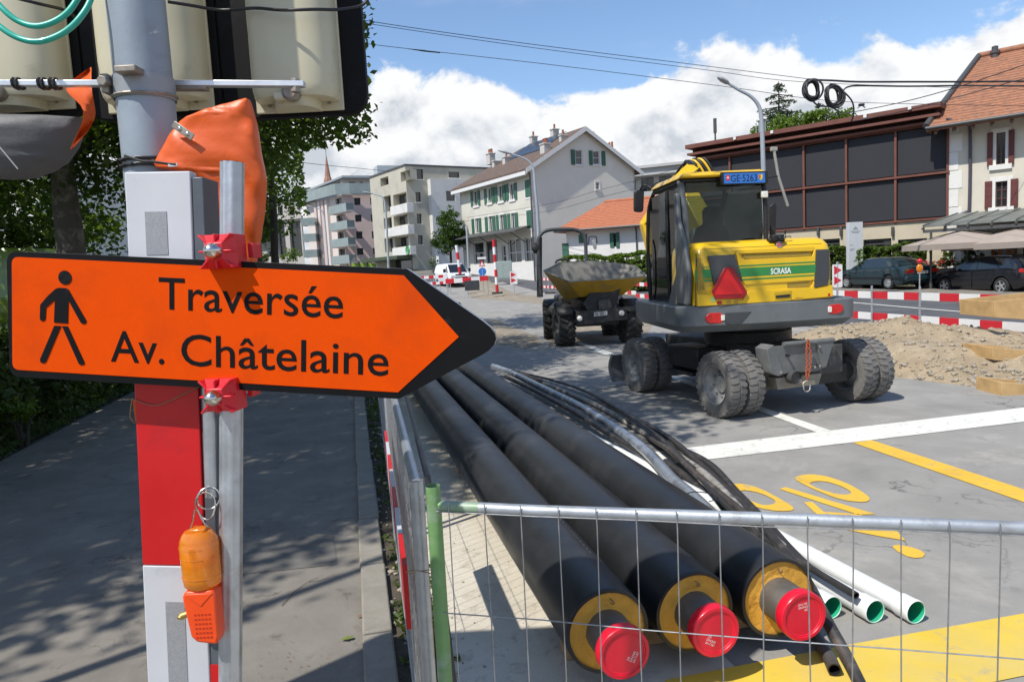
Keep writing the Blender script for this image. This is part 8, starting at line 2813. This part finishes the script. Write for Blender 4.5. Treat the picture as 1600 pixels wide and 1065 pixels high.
def tree(name, label, base, trunk_pts, tr, blobs, ncl, per, spread, size, m, bark, seed, keep=None, leafkeep=None, limbs=9, group=None, sub=40):
    base = Vector(base)
    root = thing(name, label, 'tree', base, group=group)
    rel = [Vector(p) - base for p in trunk_pts]
    path = smooth_path(rel, 5)
    k = len(path)
    rr = [tr * (1.35 - .35 * min(1, i / 3)) * (1 - .45 * i / (k - 1)) for i in range(k)]
    MB().tube(path, rr, 14).build('trunk', bark, root, smooth=60)
    cl = crown_points(blobs, ncl, seed, keep)
    rs = random.Random(seed)
    topi = path[-1]
    idx = rs.sample(range(len(cl)), min(limbs, len(cl)))
    lb = MB()
    ends = []
    for i in idx:
        e = Vector(cl[i]) - base
        s = path[rs.randrange(int(k * .6), k)]
        mid = s.lerp(e, .45) + Vector((rs.uniform(-.4, .4), rs.uniform(-.4, .4), rs.uniform(.1, .7)))
        pp = smooth_path([s, mid, e], 5)
        lb.tube(pp, [tr * .42 * (1 - .8 * q / (len(pp) - 1)) for q in range(len(pp))], 7)
        ends += pp[3:]
    for i in rs.sample(range(len(cl)), min(sub, len(cl))):
        e = Vector(cl[i]) - base
        s = min(ends, key=lambda q: (q - e).length) if ends else topi
        lb.tube(smooth_path([s, s.lerp(e, .5) + Vector((0, 0, rs.uniform(-.1, .25))), e], 3), [tr * .12, tr * .10, tr * .08, tr * .07, tr * .06, tr * .05, tr * .03][:7], 5)
    lb.build('limbs', bark, root, smooth=60, fix=False)
    me = leaf_mesh('crown', cl - np.array(base), spread, per, size, m, seed + 1, keep=(lambda c: leafkeep(c + np.array(base))) if leafkeep else None)
    link('crown', me, root)
    return root
# rule for the street side: below the overhang the crowns stop short of the carriageway, above they reach out over it
def street_side(p):
    x, y, z = p
    if y < 1:
        return True
    if z < 2.05 + .19 * y and y > 8:
        return x < -.30 * y
    if z < 2.5 + .40 * y:
        return x < -(.178 + .017 * (.6 * math.sin(2.3 * z + y) + .4 * math.sin(6.1 * z + 2 * y))) * y
    return True
def street_side_v(c):
    low = c[:, 2] < 2.3 + .40 * c[:, 1]
    edge_ = .172 + .016 * (.6 * np.sin(2.3 * c[:, 2] + c[:, 1]) + .4 * np.sin(6.1 * c[:, 2] + 2 * c[:, 1]))
    vlow = (c[:, 2] < 2.05 + .178 * c[:, 1]) & (c[:, 1] > 8)
    return ~(low & (c[:, 0] > -edge_ * c[:, 1])) & ~(vlow & (c[:, 0] > (-.275 - .25 * (edge_ - .172)) * c[:, 1]))
b1 = P(108, 395, 13.6)
tx = lambda px, py, Y: P(px, py, Y)
tree('plane_tree', 'thick trunked plane tree seen behind the grey tarp on the left', (b1.x - .05, 13.6, 0), [(b1.x - .05, 13.6, 0), tx(112, 400, 13.6), tx(104, 330, 13.6), tx(100, 285, 13.6), tx(98, 220, 13.7), tx(120, 130, 13.8), tx(140, 0, 14)], .27,
     [(-8.6, 13.8, 8.2, 5.6, 4.6, 4.3), (-5.6, 14.2, 6.0, 3.0, 3.0, 2.6), (-10.5, 13.5, 5.4, 3.2, 3.0, 2.0), (-3.6, 14.2, 9.6, 3.4, 3.8, 1.9), (-7.2, 13.5, 4.8, 2.4, 2.4, 1.3), (-4.0, 13.2, 6.2, 1.9, 1.6, 2.6), (-3.2, 13.2, 6.2, 1.3, 1.6, 2.3), (-3.1, 12.8, 5.8, 1.2, 1.5, 2.0), (-3.2, 13.0, 6.9, 1.2, 1.5, 1.5), (-3.1, 13.2, 6.3, 1.1, 1.4, 2.2), (-4.4, 13.0, 4.9, 1.6, 1.8, 1.2), (-9.5, 15.5, 5.2, 3.2, 2.0, 2.2), (-10.8, 14.8, 5.0, 2.4, 1.6, 1.3), (-12.5, 15.5, 5.4, 2.6, 1.8, 1.6)], 1000, 74, .70, .135, PLANE, BARK, 21, keep=street_side, leafkeep=street_side_v, limbs=12, sub=90, group='plane trees along the footway')
b2 = P(429, 410, 22)
tree('plane_tree', 'slim dark trunked plane tree right of the orange cover', (b2.x, 22, 0), [(b2.x, 22, 0), tx(430, 410, 22), tx(428, 340, 22), tx(424, 290, 22), tx(418, 200, 22), tx(410, 60, 22)], .13,
     [(-9.2, 22, 7.5, 3.2, 3.4, 3.4), (-7.4, 22, 5.6, 1.5, 1.8, 1.7), (-4.2, 21, 12.6, 3.8, 3.4, 1.8), (-6.2, 21.5, 9.5, 2.2, 2.6, 2.4)], 330, 60, .7, .18, PLANE, BARK2, 31, keep=street_side, leafkeep=street_side_v, limbs=9, sub=60, group='plane trees along the footway')
tree('plane_tree', 'near plane tree left of the picture whose crown shades the footway', (-8.3, 4.6, 0), [(-8.3, 4.6, 0), (-8.25, 4.6, 2), (-8.2, 4.65, 4.2), (-8.0, 4.7, 6), (-7.5, 4.8, 9)], .26,
     [(-7.2, 5.4, 8.4, 4.4, 3.5, 3.0), (-3.4, 6.6, 9.4, 2.4, 3.2, 1.8), (-8.5, 8.0, 7.0, 3.2, 2.8, 2.4), (-8.8, 1.9, 8.0, 3.2, 2.5, 2.3), (-6.6, 3.0, 8.6, 2.4, 2.0, 1.8)], 760, 66, .75, .17, PLANE, BARK, 41, keep=street_side, leafkeep=street_side_v, limbs=12, sub=60, group='plane trees along the footway')
tree('plane_tree', 'farther plane tree in the row behind the grey pole', (-11.5, 33, 0), [(-11.5, 33, .2), (-11.45, 33, 3), (-11.4, 33, 5), (-11.2, 33, 8)], .2,
     [(-12.5, 33, 7.2, 4.6, 4.2, 4.0)], 190, 60, .85, .22, PLANE, BARK2, 51, leafkeep=street_side_v, limbs=8, sub=30, group='plane trees along the footway')
tree('plane_tree', 'plane tree farther left behind the lime green car', (-16.5, 17, 0), [(-16.5, 17, 0), (-16.4, 17, 3), (-16.2, 17, 6)], .22,
     [(-16.5, 17, 5.8, 4.2, 3.8, 2.9), (-14.2, 19, 4.2, 2.4, 2.6, 1.7), (-13.0, 20, 3.4, 3.2, 1.8, 1.3), (-17.5, 19, 3.6, 3.4, 1.8, 1.6)], 420, 60, .8, .19, PLANE, BARK2, 61, limbs=8, sub=30, group='plane trees along the footway')
# tree by the apartment block
c_ = P(702, 362, 74)
tree('street_tree', 'round green street tree before the beige apartment block', (c_.x, 74, 1.6), [(c_.x, 74, 1.6), (c_.x, 74, 4), (c_.x + .1, 74, 6)], .16,
     [(c_.x, 74, c_.z - .1, 1.75, 1.7, 2.3), (c_.x + .3, 73.6, c_.z + 1.0, 1.3, 1.3, 1.6), (c_.x - .6, 73.8, c_.z - 1.2, 1.2, 1.3, 1.0), (c_.x + .9, 74, c_.z - .6, 1.0, 1.2, 1.2)], 150, 46, .42, .20, LIMET, BARK2, 71, limbs=7, sub=20)
# conifers behind the hall
def spruce(label, px, pyt, pyb, Y, wpx, seed):
    t, b_ = P(px, pyt, Y), P(px, pyb, Y)
    root = thing('spruce_tree', label, 'tree', (b_.x, Y, 0), group='conifers behind the hall')
    H_ = t.z
    w = wpx / FPX * Y
    MB().tube([(0, 0, 0), (0, 0, H_ * .6), (.05, 0, H_)], [.25, .16, .02], 8).build('trunk', BARK2, root)
    rs = random.Random(seed)
    cen, spr = [], []
    lim = MB()
    z = H_ - .25
    z0 = b_.z - 2.5
    while z > z0:
        f = clip((H_ - z) / (H_ - b_.z), 0, 1.3)
        r = w * (.08 + .95 * f ** .85)
        nb = int(5 + 5 * f)
        for k in range(nb):
            a = rs.uniform(0, 6.28)
            rr = r * rs.uniform(.55, 1.12)
            lim.tube([(0, 0, z + .1), (rr * .5 * math.cos(a), rr * .5 * math.sin(a), z), (rr * math.cos(a), rr * math.sin(a), z - .08 + .12 * rs.random())], [.04, .03, .012], 5)
            m_ = max(2, int(rr / .28))
            for j in range(1, m_ + 1):
                t_ = j / m_
                cen.append((rr * t_ * math.cos(a), rr * t_ * math.sin(a), z - .08 * t_ - .05))
                spr.append(.16 + .14 * (1 - t_))
        z -= rs.uniform(.28, .48)
    lim.build('limbs', BARK2, root, fix=False)
    link('crown', leaf_mesh('crown', cen, spr, 16, .17, SPRUCE, seed, up=.2, aspect=.35), root)
spruce('tall spruce rising behind the hall roof by the lamp post', 1217, 127, 226, 52, 50, 3)
spruce('shorter spruce right of the tall one behind the hall roof', 1279, 158, 226, 54, 30, 4)
for px, py, Y, rpx, lab, sd in ((1228, 198, 48, 28, 'light green tree crown under the tall spruce', 5), (1272, 190, 49, 22, 'light green tree crown between the spruces', 6), (1316, 186, 50, 15, 'small light green treetop right of the spruces', 7), (1190, 212, 48, 16, 'low light green treetop at the left end of the hall roof', 8)):
    c = P(px, py, Y)
    r = rpx / FPX * Y
    tree('leafy_tree', lab, (c.x, Y, 0), [(c.x, Y, 0), (c.x, Y, c.z * .6), (c.x, Y, c.z)], .14, [(c.x, Y, c.z, r, r, r * .9), (c.x - r * .4, Y, c.z - r * .6, r, r, r * .8)], 70, 36, .45, .2, LIGHTG, BARK2, sd * 9, limbs=5, sub=10, group='leafy trees behind the hall')
# hedges
def hedge(label, a, b, h, dep, m, seed, per=30, size=.11, dens=44, group=None, z0=0.0, name='hedge'):
    a, b = Vector(a), Vector(b)
    d = (b - a)
    L_ = d.length
    t = d.normalized()
    n_ = Vector((-t.y, t.x, 0))
    root = thing(name, label, 'hedge', (a.x, a.y, gz(a.x, a.y) + z0), group=group)
    g = np.random.default_rng(seed)
    N = int(L_ * dens * (h + dep))
    u = g.random(N) * L_
    face = g.random(N)
    v = np.where(face < .45, -dep / 2, (g.random(N) - .5) * dep)
    z = np.where(face < .45, g.random(N) * h, h)
    z = z * (1 + .035 * np.sin(u * 1.7 + seed) + .025 * np.sin(u * 4.1))
    cen = np.stack([t.x * u + n_.x * v, t.y * u + n_.y * v, z + np.array([gz(a.x + t.x * q, a.y + t.y * q) - gz(a.x, a.y) for q in u])], 1)
    link('foliage', leaf_mesh('foliage', cen, .16, per, size, m, seed), root)
    core = MB()
    core.prism([(0, 0, 0), t * L_, t * L_ + Vector((0, 0, h * .86)), (0, 0, h * .86)], n_ * dep * .3)
    core.build('stems', BARK2, root)
    return root
ha, hb = P(1240, 410, 36.5), P(1455, 415, 34.0)
hedge('clipped green hedge in front of the hall behind the parked saloon', (ha.x, ha.y, 0), (hb.x, hb.y, 0), P(1400, 383, 35).z - .35, 1.1, HEDGE, 5, size=.12)
ha, hb = P(884, 425, 46), P(1025, 425, 44)
hedge('bright green hedge before the low white house above the dumper skip', (ha.x, ha.y, 0), (hb.x, hb.y, 0), P(960, 393, 45).z - .6, 1.4, LIGHTG, 6, size=.15, dens=30)
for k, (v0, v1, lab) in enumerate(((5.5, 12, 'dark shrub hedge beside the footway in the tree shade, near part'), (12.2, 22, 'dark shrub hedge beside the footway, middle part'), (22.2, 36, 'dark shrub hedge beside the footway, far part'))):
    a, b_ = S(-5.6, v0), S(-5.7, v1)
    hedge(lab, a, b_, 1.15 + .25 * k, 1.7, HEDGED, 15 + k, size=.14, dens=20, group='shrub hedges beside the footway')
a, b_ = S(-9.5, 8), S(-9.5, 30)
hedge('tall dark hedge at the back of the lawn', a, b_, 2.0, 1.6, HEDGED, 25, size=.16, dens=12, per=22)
def shrub(label, px, py, Y, rpx, m, seed, name='shrub', flat_=1.0, zbase=None, per=26, size=.1):
    c = P(px, py, Y)
    r = rpx / FPX * Y
    zb_ = gz(c.x, c.y) if zbase is None else zbase
    root = thing(name, label, 'shrub', (c.x, c.y, zb_))
    pts = crown_points([(0, 0, c.z - zb_, r, r, r * flat_)], 26, seed)
    link('foliage', leaf_mesh('foliage', pts, r * .35, per, size, m, seed), root)
    b = MB()
    rs = random.Random(seed)
    for k in range(5):
        e = pts[rs.randrange(len(pts))]
        b.tube([(rs.uniform(-.05, .05), rs.uniform(-.05, .05), 0), tuple(e * np.array([.4, .4, .6])), tuple(e)], [.025, .018, .008], 5)
    b.build('stems', BARK2, root)
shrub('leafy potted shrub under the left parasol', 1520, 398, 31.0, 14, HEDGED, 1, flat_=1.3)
shrub('leafy shrub climbing at the hedge end beside the planters', 1482, 400, 33.0, 10, HEDGE, 2, flat_=1.8)
shrub('wispy grey green shrub beside the totem sign', 1345, 402, 33.2, 9, LIGHTG, 3, flat_=1.6, per=12)
shrub('low light green shrub above the sign near the slim plane trunk', 455, 400, 40, 16, LIGHTG, 4, flat_=.8)
shrub('low green shrub left of the slim plane trunk', 408, 402, 38, 12, LIGHTG, 5, flat_=.8)
shrub('narrow shrub by the corner of the beige apartment block', 679, 412, 72, 9, LIMET, 6, flat_=1.9)
shrub('pale green low shrub at the footway edge on the left', 32, 640, 9.6, 34, LIGHTG, 7, flat_=.45, size=.07)
RF = mat('red_petals', (.55, .02, .02), rough=.6, var=.2, scale=30)
WF = mat('white_petals', (.75, .74, .7), rough=.6, var=.1, scale=30)
for o, k in PL:
    pts = crown_points([(0, 0, .95, .3, .22, .16)], 14, 80 + k)
    link('leaves', leaf_mesh('leaves', pts, .1, 22, .07, HEDGE, 80 + k), o)
    pts = crown_points([(0, 0, 1.02, .3, .22, .14)], 16, 90 + k)
    if k < 3:
        link('red_blooms', leaf_mesh('red_blooms', pts, .06, 16, .06, RF, 90 + k), o)['kind'] = 'stuff'
    if k >= 2 or k == 0:
        link('white_blooms', leaf_mesh('white_blooms', pts[:7] + np.array([.12, 0, .02]), .06, 16, .06, WF, 95 + k), o)['kind'] = 'stuff'
# ground cover of the verge and lawn
g = np.random.default_rng(3)
N = 5200
uu = -4.55 - g.random(N) ** 1.6 * 6
vv_ = 4 + g.random(N) * 26
cen = np.array([[*S(a, c_).xy, .05] for a, c_ in zip(uu, vv_)])
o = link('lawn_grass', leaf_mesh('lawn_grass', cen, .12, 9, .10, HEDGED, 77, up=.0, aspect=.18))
o['kind'] = 'stuff'
o['label'] = 'dark grass and weeds beside the footway'
o['category'] = 'grass'
N = 420
cen = np.array([[*S(.12 + g.random() * .3, 2.2 + g.random() * 14).xy, .0] for _ in range(N)])
o = link('verge_weeds', leaf_mesh('verge_weeds', cen, .05, 7, .055, HEDGE, 78, up=.2, aspect=.3))
o['kind'] = 'stuff'
o['label'] = 'sparse weeds along the fence foot'
o['category'] = 'weeds'
rs = random.Random(9)
b = MB()
for k in range(520):
    u_, v_ = rs.uniform(.08, .42), rs.uniform(1.5, 14)
    s_ = rs.choice((.006, .008, .012, .016, .026))
    p = S(u_, v_)
    vv2, ff = rocks[rs.randrange(8)]
    b.add([(p.x + v.x * s_, p.y + v.y * s_, s_ * .2 + v.z * s_ - .01) for v in vv2], ff)
for k in range(260):
    u_, v_ = rs.uniform(.4, 1.5), rs.uniform(1.5, 10)
    s_ = rs.choice((.004, .006, .009))
    p = S(u_, v_)
    vv2, ff = rocks[rs.randrange(8)]
    b.add([(p.x + v.x * s_, p.y + v.y * s_, .004 + s_ * .3 + v.z * s_) for v in vv2], ff)
o = b.build('verge_stones', STONE, fix=False)
o['kind'] = 'stuff'
o['label'] = 'loose stones scattered along the fence foot'
o['category'] = 'stones'
# ------------------------------------------------------------------ street lamps
LPOLE = mat('lamp_post_grey', (.40, .44, .47), rough=.45, metal=.3, var=.08, scale=2)
def street_lamp(label, pts, head, Y, r, group='street lamps'):
    q = [P(x, y, Y) for x, y in pts]
    o = Vector((q[0].x, Y, gz(q[0].x, Y)))
    root = thing('street_lamp', label, 'street lamp', o, group=group)
    path = smooth_path([Vector((q[0].x, Y, gz(q[0].x, Y)))] + q, 6)
    n = len(path)
    MB().tube([p - o for p in path], [r * (1 - .55 * i / (n - 1)) for i in range(n)], 10).build('mast', LPOLE, root, smooth=60)
    a, b_ = P(*head[0], Y) - o, P(*head[1], Y) - o
    b = MB(xf=frame(a, b_ - a, (0, 0, 1)))
    L_ = (b_ - a).length
    b.loft([[(x, w * math.cos(t), h * math.sin(t)) for t in [2 * math.pi * k / 12 for k in range(12)]] for x, w, h in ((0, .04, .04), (L_ * .2, .12, .07), (L_ * .6, .16, .075), (L_ * .92, .1, .05), (L_, .03, .02))])
    b.build('lamp_head', mat('lamp_head_grey', (.33, .34, .35), rough=.45), root, smooth=60)
street_lamp('tall curved street lamp between the excavator and the hall', [(1197, 372), (1194, 300), (1191, 210), (1189, 180), (1184, 163), (1172, 150), (1155, 141), (1137, 130)], ((1139, 131), (1121, 120)), 25, .095)
street_lamp('curved street lamp before the cream house corner', [(843, 420), (840, 340), (836, 290), (834, 268), (829, 255), (818, 247), (800, 241)], ((801, 241), (778, 235)), 45, .11)
street_lamp('curved street lamp before the beige apartment block', [(607, 415), (604, 350), (602, 325), (600, 312), (594, 306), (583, 303)], ((584, 303), (566, 299)), 80, .14)
street_lamp('small street lamp before the pink block', [(512, 400), (508, 350), (505, 333), (500, 327), (490, 324)], ((491, 324), (480, 321)), 95, .12)
sp2 = P(731, 402, 66)
o = thing('slim_pole', 'slim grey pole left of the cream house shop front', 'pole', (sp2.x, 66, gz(sp2.x, 66)))
MB().tube([(0, 0, 0), P(729, 352, 66) - o.location], .09, 8).build('shaft', LPOLE, o)
bs = P(684, 410, 66)
o = thing('stop_post', 'small white stop panel on a post by the van roof', 'sign', (bs.x, 66, gz(bs.x, 66)))
MB().tube([(0, .05, 0), (0, .05, P(684, 400, 66).z - o.location.z)], .05, 8).build('post', LPOLE, o)
z1, z0 = P(684, 400, 66).z - o.location.z, P(684, 411, 66).z - o.location.z
MB().bx(-.13, .13, 0, .04, z0, z1).build('panel', BAR_W, o)
MB().bx(-.08, .08, -.01, -.001, z0 + .1, z0 + .3).build('panel_mark', BLACK, o)
# pole left of the picture: its shadow crosses the footway
o = thing('footway_pole', 'slim pole left of the picture that throws the thin shadow on the footway', 'pole', (-4.75, 1.62, 0))
MB().lathe([(.09, 0), (.09, .4), (.055, .45), (.045, 7.4), (0, 7.45)], (0, 0, 0), (0, 0, 1), 14).build('shaft', LPOLE, o, smooth=40)

# ------------------------------------------------------------------ overhead wires and cable coils
WIR = mat('overhead_wire', (.05, .05, .055), rough=.5, metal=.3)
CBL = mat('black_trolley_cable', (.025, .026, .03), rough=.5, var=.2)
def wire(label, pts, r, group='overhead wires', name='overhead_wire', extra=None):
    q = [P(*p) for p in pts]
    root = thing(name, label, 'wire', q[0], group=group)
    MB().tube([p - q[0] for p in smooth_path(q, 5)], r, 6).build('strand', WIR if r < .02 else CBL, root, smooth=60)
    return root
wire('topmost thin span wire crossing the blue sky', [(540, 25, 23), (600, 37, 23), (820, 68, 24), (1100, 103, 25.5), (1266, 124, 26.5)], .010)
wire('second thin span wire just under the topmost one', [(540, 31, 23.2), (600, 41, 23.2), (820, 73, 24.2), (1100, 109, 25.7), (1266, 129, 26.7), (1600, 140, 28)], .009)
w3 = wire('lower thin span wire with a tensioner running behind the lamp', [(520, 60, 26), (600, 72, 26), (850, 100, 26.5), (1130, 135, 27.5), (1290, 157, 28), (1450, 163, 29), (1640, 166, 30)], .010)
for a, c in (((638, 76.5), (688, 83)),):
    p0, p1 = P(*a, 26.1) - w3.location, P(*c, 26.2) - w3.location
    MB().tube([p0, p0.lerp(p1, .3), p0.lerp(p1, .5), p0.lerp(p1, .7), p1], [.012, .022, .03, .022, .012], 6).build('tensioner', CBL, w3)
wire('upper thick black cable running right from the coils', [(1268, 125, 26.5), (1300, 126, 26.7), (1340, 128, 27), (1420, 128, 27.5), (1500, 128, 28), (1640, 127, 29)], .035)
wire('lower thick black cable running right from the right coil', [(1318, 141, 26.8), (1325, 136, 26.8), (1345, 134, 27), (1420, 135, 27.5), (1510, 134, 28), (1640, 135, 29)], .032)
wire('trolley wire rising to the right above the hall, upper one', [(1290, 183, 30), (1400, 162, 28), (1500, 135, 26), (1640, 88, 24)], .016)
wire('trolley wire rising to the right above the hall, lower one', [(1330, 190, 30), (1420, 172, 28.5), (1520, 145, 27), (1640, 112, 25)], .016)
wire('thin contact wire before the cream gable', [(730, 340, 55), (860, 318, 50), (940, 296, 47), (1010, 278, 44), (1060, 262, 42)], .012)
wire('thin contact wire before the cream gable, lower pair', [(700, 348, 56), (850, 331, 51), (940, 308, 47.5), (1020, 288, 44.5)], .012)
wire('far thin wire from the tree to the pink block', [(440, 246, 60), (480, 255, 70), (560, 263, 90), (610, 268, 100)], .03)
def coil(label, px, py, a_, b_, Y, tilt, seed):
    c = P(px, py, Y)
    root = thing('cable_coil', label, 'cable coil', c, group='cable coils hanging from the wires')
    rs = random.Random(seed)
    k = Y / FPX
    b = MB()
    for t in range(9):
        f = rs.uniform(.78, 1.04)
        off = Vector((rs.uniform(-.05, .05), rs.uniform(-.12, .12), rs.uniform(-.05, .05)))
        ph = rs.uniform(0, 6.28)
        pts = []
        for j in range(26):
            an = 2 * math.pi * j / 26
            x, z = a_ * k * f * math.cos(an), b_ * k * f * math.sin(an)
            ct, stt = math.cos(R(tilt)), math.sin(R(tilt))
            pts.append(Vector((x * ct - z * stt, .06 * math.sin(an * 2 + ph), x * stt + z * ct)) + off)
        bb = MB().tube(pts, .036, 7, closed=True)
        bb.build('cable_turn', CBL, root, smooth=60)
    MB().tube([Vector((.03 * math.cos(j), .05 * math.sin(j), b_ * k * .98 + .02 * math.sin(j * 2))) for j in range(14)], .02, 5).build('red_tie', mat('red_tape', (.4, .03, .04), rough=.6), root)
    return root
c1 = coil('left black cable coil with red tape hanging from the wires', 1269, 140, 12, 15, 26.6, 8, 1)
c2 = coil('right black cable coil hanging lower on the wires', 1302, 150, 12, 16, 26.8, 18, 2)
def tail(root, pts, r=.03):
    q = [P(*p) - root.location for p in pts]
    MB().tube(smooth_path(q, 6), r, 7).build('cable_tail', CBL, root, smooth=60)
tail(c1, [(1268, 154, 26.6), (1274, 162, 26.8), (1284, 166, 27.2), (1296, 167, 27.6), (1307, 172, 28), (1311, 179, 28.4), (1311, 184, 28.6)])
tail(c2, [(1313, 140, 26.8), (1322, 147, 27), (1331, 158, 27.4), (1334, 170, 27.8), (1333, 182, 28.2), (1330, 190, 28.4)])
for px, py, Y, root in ((1346, 164, 28.4, w3),):
    p = P(px, py, Y) - root.location
    MB().box(p, (.22, .1, .1)).build('insulator', CBL, root, bevel=.02)
    MB().tube([p + Vector((-.15, 0, -.12)), p, p + Vector((.15, 0, -.12))], .02, 6).build('insulator_arm', CBL, root)

# ------------------------------------------------------------------ litter on the footway
TWIG = mat('dry_twig', (.13, .10, .07), rough=.9, var=.2)
LEAFY = mat('fallen_leaf', (.14, .17, .03), rough=.7, var=.3, scale=30)
LEAFB = mat('dry_leaf', (.22, .11, .05), rough=.8, var=.3, scale=30)
def twig(label, px, r=.0028):
    q = [G(x, y, .008) for x, y in px]
    o = thing('twig', label, 'twig', q[0], group='twigs on the footway')
    MB().tube([p - q[0] for p in smooth_path(q, 3)], [r * (1 - .6 * i / (3 * (len(q) - 1))) for i in range(3 * (len(q) - 1) + 1)], 5).build('stem', TWIG, o)
    return o
t1 = twig('longest forked twig on the footway below the sign', [(440, 945), (462, 922), (482, 908), (498, 901)])
MB().tube([G(482, 908, .008) - t1.location, G(500, 906, .008) - t1.location, G(515, 901, .008) - t1.location], [.0022, .0018, .0008], 5).build('side_shoot', TWIG, t1)
twig('short bent twig on the kerb near the fence', [(572, 892), (580, 884), (587, 872)])
twig('small twig above the pale footway patch', [(484, 806), (494, 802), (506, 805)], .002)
twig('tiny twig on the kerb stones', [(556, 802), (563, 806), (570, 801)], .002)
twig('short dark twig right of the lamp', [(428, 924), (434, 926), (439, 922)], .002)
def fallen(label, px, py, s, m, an):
    c = G(px, py, .012)
    o = thing('fallen_leaf', label, 'leaf', c, an, group='fallen leaves')
    pts = [(-.5, 0, 0), (-.3, .22, .08), (-.12, .16, .04), (0, .34, .12), (.14, .18, .05), (.36, .2, .1), (.5, 0, .02), (.34, -.2, .08), (.1, -.17, .04), (-.05, -.32, .1), (-.2, -.16, .04)]
    vs = [(x * s, y * s, z * s) for x, y, z in pts] + [(0, 0, .02 * s)]
    b = MB().add(vs, [(i, (i + 1) % 11, 11) for i in range(11)])
    b.build('blade', m, o)
fallen('green fallen leaf on the footway near the board shadow', 543, 997, .075, LEAFY, .3)
fallen('small green leaf at the foot of the fence', 606, 964, .05, LEAFY, 1.2)
fallen('green leaf on the kerb beside the striped board', 594, 862, .06, LEAFY, 2.0)
fallen('brown dry leaf on the kerb', 562, 962, .035, LEAFB, .9)
fallen('brown leaf scrap on the kerb beside the fence base', 596, 893, .03, LEAFB, .2)
rs = random.Random(12)
b = MB()
for k in range(70):
    c = G(rs.uniform(400, 545), rs.uniform(1000, 1062), .008) if k < 45 else G(rs.uniform(380, 590), rs.uniform(700, 1000), .008)
    s_ = rs.uniform(.004, .012)
    an = rs.uniform(0, 3)
    b.add([(c.x + s_ * math.cos(an), c.y + s_ * math.sin(an), .009), (c.x - s_ * .3 * math.sin(an), c.y + s_ * .3 * math.cos(an), .011), (c.x - s_ * math.cos(an), c.y - s_ * math.sin(an), .009), (c.x + s_ * .3 * math.sin(an), c.y - s_ * .3 * math.cos(an), .010)], [(0, 1, 2, 3)])
o = b.build('leaf_crumbs', LEAFB, fix=False)
o['kind'] = 'stuff'
o['label'] = 'brown crumbs of dry leaves on the footway'
o['category'] = 'litter'
